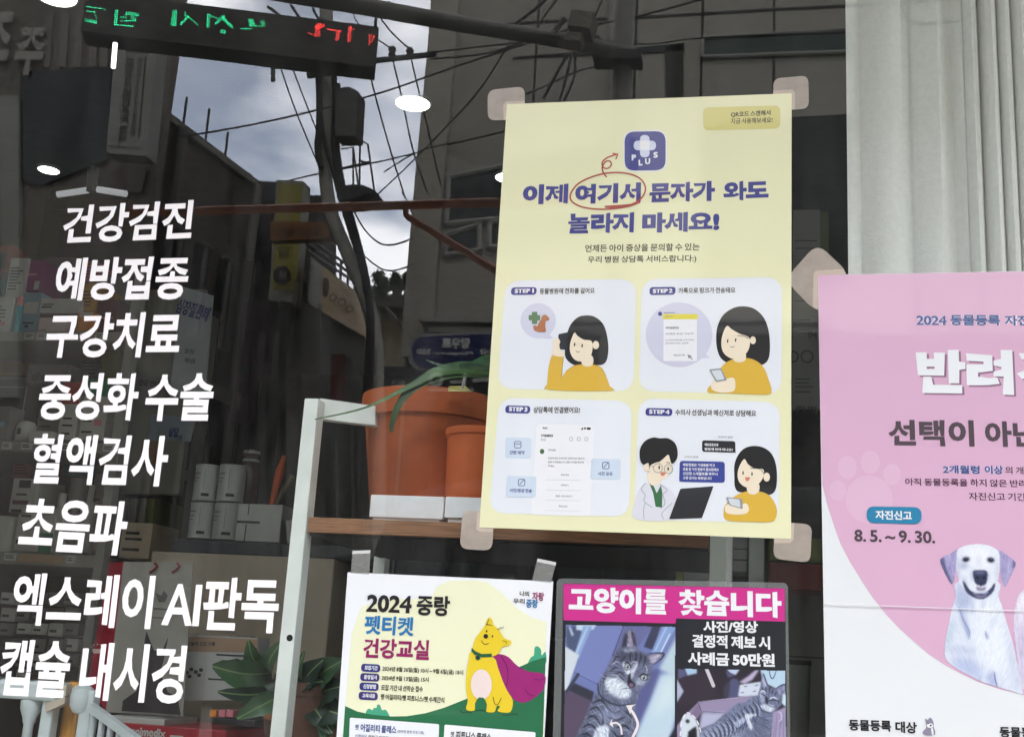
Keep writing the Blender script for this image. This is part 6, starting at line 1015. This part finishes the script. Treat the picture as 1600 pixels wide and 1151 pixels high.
# ---- receding building with sloping roof line
P1 = R(228, 168, 7.2); zt = P1.z; P2 = Rz(400, 298, zt); 
c_ = thing('long_building', 'long dark building with a roof line falling to the right, mirrored left of the cables', 'building', ((P1.x+P2.x)/2, (P1.y+P2.y)/2, 0))
m = MB(); dn = Vector((0, 0, -zt)); bk = Vector((-4.0, -0.3, 0))
m.hexa([P1, P2, P2+dn, P1+dn], bk); m.build('wall', M('dark_brick', lin((84, 76, 70)), 0.9, var=0.15, scale=2, bump=0.2), c_)
up_ = Vector((0, 0, 0.07)); m = MB(); off = Vector((0.05, 0.05, 0)); m.hexa([P1+off, P2+off, P2+off+up_, P1+off+up_], (-0.2, -0.2, 0)); m.build('parapet', paint('parapet', (128, 126, 120), 0.7), c_)
for (x, y0, y1) in ((243, 130, 186), (284, 170, 214), (318, 190, 242), (348, 224, 268)):
    d = P1+(P2-P1)*((x-235)/(400-235)); b = Rz(x, y1, zt); tp = b+Vector((0, 0, 1.35*(R(x, y0, -b.y)-R(x, y1, -b.y)).length)); MB().tube([b-Vector((0, 0, 0.1)), tp], 0.012, 6).build('lightning_rod', paint('rod', (40, 40, 44), 0.5), c_)
m = MB(); m.tube([Rz(240, 170, zt+0.25), Rz(392, 275, zt+0.25)], 0.008, 5); m.build('roof_cable', paint('rod', (0, 0, 0)), c_)
m = MB(); rquad(m, [(374, 283), (432, 285), (436, 312), (405, 316)], 9.0, 1.0); m.build('roof_hut', paint('hut', (46, 50, 58), 0.8), c_)
rbox(MB(), 330, 306, 505, 1150, 9.7, 0.4).build('lower_wing', paint('wing_dark', (66, 64, 64), 0.85), c_)
def LW(t, z, out=0.03): return Vector((P1.x+(P2.x-P1.x)*t+out, P1.y+(P2.y-P1.y)*t+out*0.3, z))
for i, (t0, t1) in enumerate(((0.08, 0.2), (0.3, 0.42), (0.52, 0.64), (0.74, 0.86))):
    for z0, z1 in ((4.2, 5.1), (2.4, 3.3)):
        wo = MB().hexa([LW(t0, z0), LW(t1, z0), LW(t1, z1), LW(t0, z1)], (-0.05, 0, 0)).build('window', dkw, c_)
        m = MB()
        for a, b in ((LW(t0, z0, 0.05), LW(t1, z0, 0.05)), (LW(t0, z1, 0.05), LW(t1, z1, 0.05)), (LW((t0+t1)/2, z0, 0.05), LW((t0+t1)/2, z1, 0.05))): m.tube([a, b], 0.025, 6)
        m.build('frame', paint('frame_dim', (110, 108, 104), 0.6), wo)
m = MB(); m.hexa([LW(0, 3.7), LW(1, 3.7), LW(1, 3.85), LW(0, 3.85)], (0.08, 0.02, 0)); m.build('cornice', paint('parapet', (0, 0, 0)), c_)
m = MB(); m.tube([LW(0.25, 0.2, 0.08), LW(0.25, zt, 0.08)], 0.05, 8); m.tube([LW(0.95, 0.2, 0.08), LW(0.95, zt, 0.08)], 0.05, 8); m.build('down_pipe', paint('pipe_dim', (104, 100, 96), 0.6), c_)
m = MB()
for x in (352, 376, 402, 424): rbox(m, x, 520, x+12, 1000, 9.6, 0.05)
rbox(m, 332, 430, 500, 440, 9.6, 0.06); m.build('pilasters', paint('pilaster_dim', (100, 98, 96), 0.8), c_)
m = MB()
for x in (340, 365, 390): rbox(m, x, 350, x+16, 405, 9.66, 0.03)
m.build('window_row', dkw, c_)
# ---- yellow vertical sign and orange sign
D1 = 8.0; ys_ = thing('yellow_sign', 'tall yellow and white vertical sign with a round black emblem, mirrored left of the pole', 'sign', R(440, 475, D1))
rquad(MB(), [(431, 282), (474, 284), (458, 474), (419, 470)], D1, 0.18).build('board', paint('sign_offwhite', (168, 168, 158), 0.6), ys_)
rquad(MB(), [(434, 288), (471, 290), (461, 456), (424, 452)], D1-0.01, 0.008).build('yellow_face', paint('sign_yellow', (170, 160, 72), 0.6), ys_)
m = MB(); m.poly([R(*p, D1-0.016) for p in ell(440, 431, 14, 15)]); m.build('emblem', paint('sign_ink', (0, 0, 0)), ys_)
m = MB(); mtext(m, '카페', 434, 447, 437, 425, D1-0.019, 0.03); m.build('emblem_text', paint('sign_offwhite', (0, 0, 0)), ys_)
m = MB(); mtext(m, '미용', 434, 449, 402, 392, D1-0.019, 0.03); mtext(m, '애견미용실', 431, 456, 389, 385, D1-0.019, 0.02); m.build('sign_text', paint('sign_ink', (0, 0, 0)), ys_)
os_ = rquad(MB(), [(421, 346), (517, 349), (514, 373), (421, 377)], D1-0.4, 0.1).build('orange_sign', paint('sign_orange', (132, 84, 34), 0.6), label='brown orange horizontal sign with dark letters crossing the yellow sign', cat='sign')
m = MB(); mtext(m, '부동산 중개', 432, 502, 368, 354, D1-0.42, 0.04); m.build('sign_text', paint('sign_rust', (84, 48, 22), 0.7), os_)
# ---- corner building with yellow fascia
d_ = thing('corner_shop', 'low shop building with a wide yellow fascia falling to the right, mirrored behind the pole', 'building', R(525, 700, 11))
DD = [8.6, 12.0, 12.0, 8.6]
rquad(MB(), [(478, 398), (576, 470), (576, 1000), (470, 1000)], DD, 0.5).build('wall', paint('shop_wall', (72, 68, 62), 0.85), d_)
rquad(MB(), [(485, 402), (571, 470), (572, 528), (480, 474)], [x-0.6 for x in DD], 0.08).build('fascia', paint('fascia_yellow', (188, 150, 70), 0.6), d_)
rquad(MB(), [(485, 402), (502, 415), (499, 486), (480, 474)], [7.9, 8.4, 8.4, 7.9], 0.02).build('fascia_end', paint('fascia_pale', (150, 148, 142), 0.6), d_)
m = MB(); m.poly([R(*p, 8.6) for p in ell(508, 450, 6, 16)]); 
for x, y, w_ in ((520, 466, 8), (534, 474, 8), (546, 484, 7)): mring(m, x, y, w_*0.5, w_*0.85, 8.7+(x-520)*0.03)
m.build('fascia_letters', paint('sign_rust', (0, 0, 0)), d_)
m = MB()
for i in range(9):
    t = i/8; x, y = 474+t*92, 390+t*62; dd = 8.7+t*2.6; m.tube([R(x, y+10, dd), R(x+1, y-24+t*8, dd)], 0.016, 5)
for k in (0, 0.5, 1): m.tube([R(474, 366+k*22, 8.7), R(566, 432+k*18, 11.3)], 0.016, 5)
m.build('railing', paint('rod', (0, 0, 0)), d_)
m = MB()
for x, w_ in ((500, 4), (524, 3), (548, 5), (566, 5)): rbox(m, x, 560, x+w_, 900, 8.5, 0.06)
m.build('pillars', paint('pillar_grey', (120, 118, 112), 0.8), d_)
rbox(MB(), 516, 553, 538, 640, 8.3, 0.04).build('red_banner', paint('banner_red', (92, 30, 26), 0.7), label='dark red banner mirrored above the stand leg', cat='banner')
m = MB(); rbox(m, 446, 475, 500, 900, 8.3, 0.05); m.build('stone_front', paint('front_grey', (100, 98, 92), 0.8), c_)
# ---- far house, trees
fh = thing('far_house', 'small beige house far down the street between the pole and the grey building', 'building', R(620, 560, 20))
rbox(MB(), 585, 478, 668, 600, 20, 3).build('wall', paint('far_wall', (122, 112, 92), 0.9), fh)
rquad(MB(), [(582, 470), (668, 474), (668, 482), (580, 480)], 19.6, 1).build('roof', paint('far_roof', (64, 60, 56), 0.9), fh)
m = MB(); m.tube([R(603, 482, 19), R(648, 530, 19)], 0.03, 5); m.build('down_pipe', paint('rod', (0, 0, 0)), fh)
MB().box((-30, -34, 0), (6, -30, 3)).build('far_terrace', paint('far_grey', (84, 82, 76), 0.9), label='low grey terrace closing the far end of the street', cat='building')
def tree(px, py, wpx, hpx, D, label, n=700):
    c = R(px, py, D); r = (R(px+wpx/2, py, D)-c).length; h = (R(px, py-hpx/2, D)-c).length
    t = thing('street_tree', label, 'tree', (c.x, c.y, 0), 'trees beyond the roofs')
    m = MB(); m.tube([(c.x, c.y, 0), (c.x+0.05, c.y, c.z-h*0.6), (c.x, c.y, c.z)], [0.16, 0.12, 0.05], 8)
    for k in range(5):
        a = k*1.3; m.tube([(c.x, c.y, c.z-h*0.5), (c.x+math.cos(a)*r*0.6, c.y+math.sin(a)*r*0.6, c.z+h*0.4)], [0.05, 0.015], 5)
    m.build('trunk', paint('bark', (58, 50, 42), 0.95), t)
    m = MB(); cl = [(rnd.uniform(-0.7, 0.7)*r, rnd.uniform(-0.7, 0.7)*r, rnd.uniform(-0.8, 0.8)*h) for _ in range(9)]
    for i in range(n):
        q = cl[rnd.randrange(9)]; p = c+Vector((q[0]+rnd.gauss(0, r*0.22), q[1]+rnd.gauss(0, r*0.22), q[2]+rnd.gauss(0, h*0.2))); s = rnd.uniform(0.07, 0.16); a = Vector((rnd.gauss(0, 1), rnd.gauss(0, 1), rnd.gauss(0, 1))).normalized(); b = a.cross(Vector((0.3, 0.5, 0.8))).normalized(); m.add([p-a*s, p-b*s*0.5, p+a*s, p+b*s*0.5], [[0, 1, 2, 3]])
    m.build('crown', M('tree_leaf', (0.045, 0.07, 0.035), 0.7, var=0.4, scale=1.5), t)
tree(597, 452, 28, 44, 25, 'dark bushy tree touching the cable bundle'); tree(620, 442, 11, 24, 23, 'small round tree left of the pair near the grey building'); tree(638, 442, 11, 24, 23.5, 'small round tree beside the edge of the grey building'); tree(628, 472, 50, 14, 26, 'low spread of tree tops above the far roof')
# ---- utility pole with cables
up = thing('utility_pole', 'leaning concrete utility pole with crossarms, box and a bundle of black cables', 'utility pole', R(588, 1000, 7.6))
pc = M('pole_concrete', lin((160, 158, 150)), 0.7, var=0.16, scale=6); blk = paint('cable_black', (22, 22, 24), 0.6); stl = paint('pole_steel', (70, 72, 74), 0.5)
DP_ = 7.6; pr = [(510, -60), (511, 60), (510, 140), (508, 220), (510, 290), (519, 340), (540, 390), (556, 430), (573, 470), (587, 530), (592, 620), (590, 1000)]
m = MB(); m.tube([R(x, y, DP_) for x, y in ol(pr, 4)], [0.056]*8+[0.06]*100 if False else 0.06, 14); m.build('pole', pc, up, smooth=True)
def cable(pts, r, D, par=up, nm='cable', mt=blk):
    k = len(pts)-1; m = MB(); P = ol(pts, 5); n = len(P)-1; Ds = D if isinstance(D, tuple) else (D, D)
    m.tube([R(x, y, Ds[0]+(Ds[1]-Ds[0])*i/n) for i, (x, y) in enumerate(P)], r, 6); return m.build(nm, mt, par, smooth=True)
for pts, r in (([(497, 95), (499, 150), (505, 205), (522, 270), (530, 305), (546, 360), (562, 410), (575, 470), (576, 540), (570, 620)], 0.022), ([(523, 95), (524, 160), (522, 230), (532, 290), (540, 320), (554, 370), (568, 420), (580, 480), (580, 560), (574, 640)], 0.024), ([(530, 130), (528, 210), (532, 262), (541, 310), (552, 348), (566, 400), (577, 450), (582, 500), (578, 600)], 0.02), ([(500, 105), (500, 190), (497, 232), (503, 262)], 0.03)): cable(pts, r, DP_-0.1)
m = MB(); m.tube([R(428, 88, DP_-0.15), R(428, 126, DP_-0.15)], 0.022, 8); m.tube([R(428, 104, DP_-0.15), R(500, 99, DP_-0.15)], 0.022, 8); m.build('crossarm', stl, up)
m = MB(); m.tube([R(492, 104, DP_-0.15), R(680, 84, DP_-0.15)], 0.026, 8); m.tube([R(482, 117, DP_-0.15), R(520, 112, DP_-0.15)], 0.03, 8); m.build('crossarm', stl, up)
for x, y in ((611, 78), (638, 80)):
    c = R(x, y+10, DP_-0.15); MB().lathe(c, [(0.02, 0), (0.036, 0.02), (0.02, 0.04), (0.036, 0.06), (0.03, 0.08), (0.012, 0.1)], 12).build('insulator', blk, up, smooth=True)
rquad(MB(), [(527, 137), (546, 134), (560, 141), (556, 211), (524, 212)], DP_-0.2, 0.2).build('transformer_box', paint('box_steel', (84, 84, 82), 0.6), up)
m = MB()
for a in ([(534, 232), (552, 229), (552, 300)], [(552, 229), (561, 300)], [(562, 300), (563, 224), (568, 220), (575, 224), (585, 300)], [(535, 262), (578, 252)], [(563, 250), (578, 255)]): m.tube([R(x, y, DP_+0.6) for x, y in a], 0.010, 5)
m.build('ladder', stl, up)
rquad(MB(), [(526, 292), (550, 288), (568, 289), (587, 298), (556, 310), (527, 312)], DP_-0.3, 0.3).build('splice_box', blk, up)
wr = [([(240, 222), (370, 200), (500, 170), (600, 142), (700, 108), (830, 66), (900, 40)], 0.012, (7.2, 7.8)), ([(424, 290), (497, 272), (600, 250), (700, 226), (790, 205), (940, 160)], 0.012, (9.5, 8.6)), ([(441, 108), (462, 170), (498, 258)], 0.010, 7.5), ([(452, 88), (475, 150), (500, 214)], 0.010, 7.5), ([(574, 96), (588, 155), (612, 240), (634, 310)], 0.011, 7.6), ([(611, 86), (628, 155), (645, 232), (668, 300)], 0.011, 7.6), ([(640, 88), (653, 140), (668, 200), (690, 290)], 0.011, 7.6),
      ([(578, -10), (590, 22), (612, 52), (638, 76)], 0.011, 7.6), ([(552, 22), (562, 40), (590, 62), (611, 76)], 0.009, 7.6), ([(546, 318), (570, 360), (596, 382), (622, 382), (648, 372)], 0.012, 8.0), ([(566, 398), (588, 416), (606, 424), (626, 422), (648, 414)], 0.010, 8.0), ([(588, 306), (640, 256), (700, 195), (750, 140), (800, 60)], 0.010, (8, 7)), ([(600, 268), (650, 238), (700, 224)], 0.010, 8.4), ([(628, 300), (640, 320), (652, 360)], 0.010, 8), ([(420, 12), (436, 24), (452, 40)], 0.02, 7), ([(456, 10), (470, 30)], 0.02, 7), ([(490, 15), (500, 32), (520, 44)], 0.018, 7),
      ([(670, 92), (760, 84), (830, 62), (900, 44), (1000, 24), (1120, -8)], 0.012, 7.4), ([(670, 82), (780, 70), (900, 60), (1010, 68), (1100, 58), (1330, 50)], 0.010, 7.4), ([(800, 155), (840, 140), (900, 112), (940, 102)], 0.012, 7.2), ([(848, 155), (862, 128), (884, 90), (898, 80)], 0.014, 5.2), ([(872, 160), (884, 120), (893, 82)], 0.014, 5.2), ([(880, 158), (896, 120), (898, 82)], 0.014, 5.2), ([(800, 40), (840, 10), (870, -20)], 0.02, 8), ([(830, 60), (850, 25), (880, -15)], 0.012, 8), ([(905, 62), (925, 35), (945, -10)], 0.008, 5.2), ([(1405, -20), (1412, 20), (1432, 37), (1460, 37), (1500, 34), (1522, 14), (1524, -20)], 0.012, 5.2)]
for i, (pts, r, D) in enumerate(wr): cable(pts, r*0.68, D, up, 'wire')
# ---- mast arm, its pole, lamp box and LED board
ma_ = thing('street_mast', 'grey street mast with a long horizontal arm and a lamp box, mirrored along the top', 'street mast', R(972, 1000, 5.4))
ZA = 4.35
A0, A1 = Rz(250, -42, ZA), Rz(992, 83, ZA); mst = paint('mast_grey', (108, 106, 102), 0.45, metal=0.3)
dirn = (A1-A0).normalized(); MB().tube([A0-dirn*0.6, A1], [0.045, 0.036], 16).build('arm', mst, ma_, smooth=True)
mx = Rz(971, 80, ZA); MB().tube([(mx.x, mx.y-0.06, 0), (mx.x, mx.y-0.06, 8)], 0.05, 16).build('pole', paint('mast_pale', (132, 130, 124), 0.5), ma_, smooth=True)
m = MB(); dm = -mx.y; rquad(m, [(925, 66), (960, 74), (1002, 78), (1001, 90), (960, 90), (925, 90)], dm-0.05, 0.12); rquad(m, [(912, 60), (935, 54), (948, 66), (930, 74)], dm-0.05, 0.1); m.build('clamp', paint('clamp_black', (34, 34, 36), 0.5), ma_)
m = MB(); rquad(m, [(893, 14), (928, 18), (920, 44), (886, 38)], dm-0.3, 0.14); rquad(m, [(884, 50), (910, 50), (904, 63), (880, 62)], dm-0.3, 0.1); m.build('lamp_box', paint('lamp_box_grey', (120, 112, 98), 0.5), ma_)
m = MB(); m.tube([R(882, 28, dm-0.2), R(868, 46, dm-0.2), R(866, 56, dm-0.2), R(892, 60, dm-0.2)], 0.014, 8); m.build('bracket', mst, ma_)
ld = thing('led_board', 'long black LED message board with green and red dot letters hanging from the mast arm', 'display board', Rz(400, 60, ZA-0.2))
q0 = R(135, -14, 3.7); zl_ = q0.z; q1 = Rz(592, 43, zl_); q3 = R(592-9, 104, -q1.y); hB = q1.z-q3.z; dB = (q1-q0).normalized(); nB = Vector((-dB.y, dB.x, 0)); nB = nB if nB.y > 0 else -nB
q0 = q0; MB().hexa([q0, q1, q1-Vector((0, 0, hB)), q0-Vector((0, 0, hB))], -nB*0.16).build('case', paint('led_case', (38, 34, 32), 0.5), ld)
def onboard(px, py):                                 # a point of the mirrored image on the board's face
    d = ray(px, py); a = EYE.copy(); pn = Vector((nB.x, -nB.y, 0)); p0 = Vector((q0.x, -q0.y, q0.z)); t = (p0-a).dot(pn)/d.dot(pn); p = a+d*t; return Vector((p.x, -p.y, p.z))+nB*0.003
def dots(name, rgb, segs, e):
    m = MB(); k = 0; dz = 0.0055
    for (x0, y0, x1, y1, w_) in segs:
        n = max(1, int(math.hypot(x1-x0, y1-y0)/3.0))
        for i in range(n+1):
            for j in range(w_):
                c = onboard(x0+(x1-x0)*i/n+(j*3.0 if abs(y1-y0) > abs(x1-x0) else 0), y0+(y1-y0)*i/n+(j*3.0 if abs(y1-y0) <= abs(x1-x0) else 0)); m.poly([c+dB*a*dz*0.5+Vector((0, 0, b*dz*0.5)) for a, b in ((-1, -1), (1, -1), (1, 1), (-1, 1))])
    return m.build(name, M('led_'+name, rgb, var=0, emit=e), ld)
dots('green_letters', (0.02, 0.9, 0.38), [(135, 11, 163, 15, 1), (136, 18, 146, 19, 1), (147, 20, 150, 28, 1), (133, 30, 149, 33, 2), (180, 17, 178, 39, 2), (197, 20, 216, 22, 2), (189, 27, 196, 28, 1), (205, 26, 211, 30, 2), (188, 33, 207, 33, 1), (180, 39, 206, 41, 1), (270, 18, 268, 40, 3), (290, 20, 289, 25, 1), (294, 25, 283, 36, 2), (295, 28, 309, 39, 1), (325, 24, 324, 42, 2), (332, 27, 343, 31, 1), (348, 26, 338, 37, 2), (350, 29, 364, 41, 2), (346, 48, 352, 49, 2), (378, 46, 394, 46, 1), (390, 32, 392, 38, 3), (392, 41, 408, 42, 1), (410, 35, 412, 41, 2)], 11)
dots('red_letters', (1.0, 0.06, 0.05), [(484, 53, 492, 55, 1), (496, 39, 494, 57, 3), (494, 43, 507, 40, 2), (513, 47, 534, 50, 1), (528, 51, 526, 63, 2), (546, 44, 545, 65, 2), (549, 46, 553, 47, 1), (577, 55, 585, 57, 1), (578, 58, 577, 70, 1), (584, 59, 581, 66, 1)], 12)
MB().tube([q1-dB*0.02, q1-dB*0.02+Vector((0, 0, 0.12)), q1+dB*0.05+Vector((0, 0, 0.16))], 0.008, 6).build('cable', blk, ld)
# ---- awning frame of the shop itself
aw = thing('awning_frame', 'folded rust orange awning arm over the pavement, mirrored across the window', 'awning', R(640, 340, 1.4))
rust = M('rust_paint', lin((232, 142, 98)), 0.45, var=0.12, scale=20); DW = 1.4
MB().tube([R(200, 332, DW), R(400, 328, DW), R(785, 316, DW), R(1080, 306, DW)], 0.0125, 14).build('front_bar', rust, aw, smooth=True)
MB().tube([R(641, 341, DW-0.02), R(700, 377, DW-0.05), R(775, 424, DW-0.1), R(850, 470, DW-0.15)], 0.010, 14).build('folding_arm', rust, aw, smooth=True)
m = MB(); m.tube([R(634, 326, DW-0.01), R(635, 337, DW-0.01), R(642, 342, DW-0.015)], 0.008, 10); m.build('joint', rust, aw, smooth=True)
# ---- parked van
DVn = 3.0; vx = lambda px, py: R(px, py, DVn).x
van = thing('parked_van', 'dark grey van parked at the kerb, mirrored low in the window', 'van', (vx(1000, 900), -DVn-0.85, -0.15))
silver = M('van_silver', lin((44, 46, 50)), 0.5, var=0.02, coat=0.08); vgl = M('van_glass', (0.012, 0.014, 0.015), 0.03, var=0, spec=0.7)
zz = lambda px, py: R(px, py, DVn).z
prof = [(vx(300, 900), 0.25), (vx(300, 900)-0.03, 0.75), (vx(330, 900), 1.02), (vx(430, 900), 1.16), (vx(520, 850), 1.36), (vx(590, 760), 2.02), (vx(640, 735), 2.14), (vx(720, 730), 2.19), (vx(1500, 745), 2.19), (vx(2300, 745), 2.16), (vx(2380, 760), 2.0), (vx(2400, 900), 1.1), (vx(2400, 1000), 0.28)]
m = MB(); k = len(prof); yf, ybk = -DVn, -DVn-1.75
ins = [(x, z) for x, z in prof]; cz_ = 1.0
ring = [(yf-0.10, 0.93), (yf-0.02, 1.0), (yf, 1.0)]
vs_ = []
for yy, sc in ((yf-0.16, 0.975), (yf-0.04, 1.0), (yf-0.0, 1.0)): pass
rows = []
for yy, s_ in ((yf+0.0, 0.955), (yf-0.05, 0.99), (yf-0.16, 1.0), (ybk+0.16, 1.0), (ybk+0.05, 0.99), (ybk, 0.955)): rows.append([Vector((x, yy if z < 1.15 else yy-(0.12 if yy > -3.5 else -0.12)*(z-1.15), 0.25+(z-0.25)*s_)) for x, z in prof])
n = len(rows); v = [p for r in rows for p in r]; fs = [[i*k+j, i*k+(j+1) % k, (i+1)*k+(j+1) % k, (i+1)*k+j] for i in range(n-1) for j in range(k)]+[list(range(k))[::-1], [(n-1)*k+j for j in range(k)]]
m.add(v, fs); m.build('body', silver, van, smooth=True)
def side(px0, z0, px1, z1, name, mat, out=0.006, x2=None, x3=None):
    X0, X1 = vx(px0, 900), vx(px1, 900); X2 = vx(x2, 900) if x2 else X1; X3 = vx(x3, 900) if x3 else X0
    yz = lambda z: yf+out-(0.12*(z-1.15) if z > 1.15 else 0)
    MB().hexa([(X0, yz(z0), z0), (X1, yz(z0), z0), (X2, yz(z1), z1), (X3, yz(z1), z1)], (0, -0.03, 0)).build(name, mat, van)
side(560, 1.30, 800, 1.92, 'side_window', vgl, x3=640); side(830, 1.30, 1220, 1.92, 'side_window', vgl); side(1250, 1.30, 1640, 1.92, 'side_window', vgl); side(1670, 1.30, 2100, 1.92, 'side_window', vgl)
side(620, 2.02, 2300, 2.05, 'roof_rail', M('chrome', lin((225, 226, 228)), 0.18, var=0, metal=1.0), 0.03); side(560, 1.25, 2300, 1.27, 'window_trim', M('chrome', (0, 0, 0)), 0.012)
side(700, 1.02, 760, 1.06, 'door_handle', M('chrome', (0, 0, 0)), 0.03); side(330, 0.86, 420, 1.02, 'headlight', M('lamp_clear', lin((200, 206, 210)), 0.1, var=0, coat=0.8), 0.01)
MB().hexa([R(520, 868, DVn-0.2), R(556, 866, DVn-0.2), R(556, 900, DVn-0.2), R(522, 902, DVn-0.2)], (0, -0.09, 0)).build('wing_mirror', silver, van)
for px in (480, 1900):
    c = Vector((vx(px, 900), yf-0.02, 0.19)); m = MB(); ring = [(0.34, 0.0), (0.34, -0.2), (0.2, -0.2), (0.2, 0.0)]; nn = 28
    vv = [c+Vector((r*math.cos(2*math.pi*j/nn), y, r*math.sin(2*math.pi*j/nn))) for r, y in ((0.34, 0.02), (0.34, -0.2), (0.01, -0.2), (0.01, 0.02))for j in range(nn)]
    m.add(vv, [[i*nn+j, i*nn+(j+1) % nn, (i+1)*nn+(j+1) % nn, (i+1)*nn+j] for i in range(3) for j in range(nn)]); wl = m.build('wheel', paint('tyre', (26, 26, 27), 0.85), van, smooth=True)
    m = MB(); vv = [c+Vector((0.22*math.cos(2*math.pi*j/nn), 0.024, 0.22*math.sin(2*math.pi*j/nn))) for j in range(nn)]; m.poly(vv); m.build('rim', M('chrome', (0, 0, 0)), wl)

bpy.data.scenes.remove(TS)
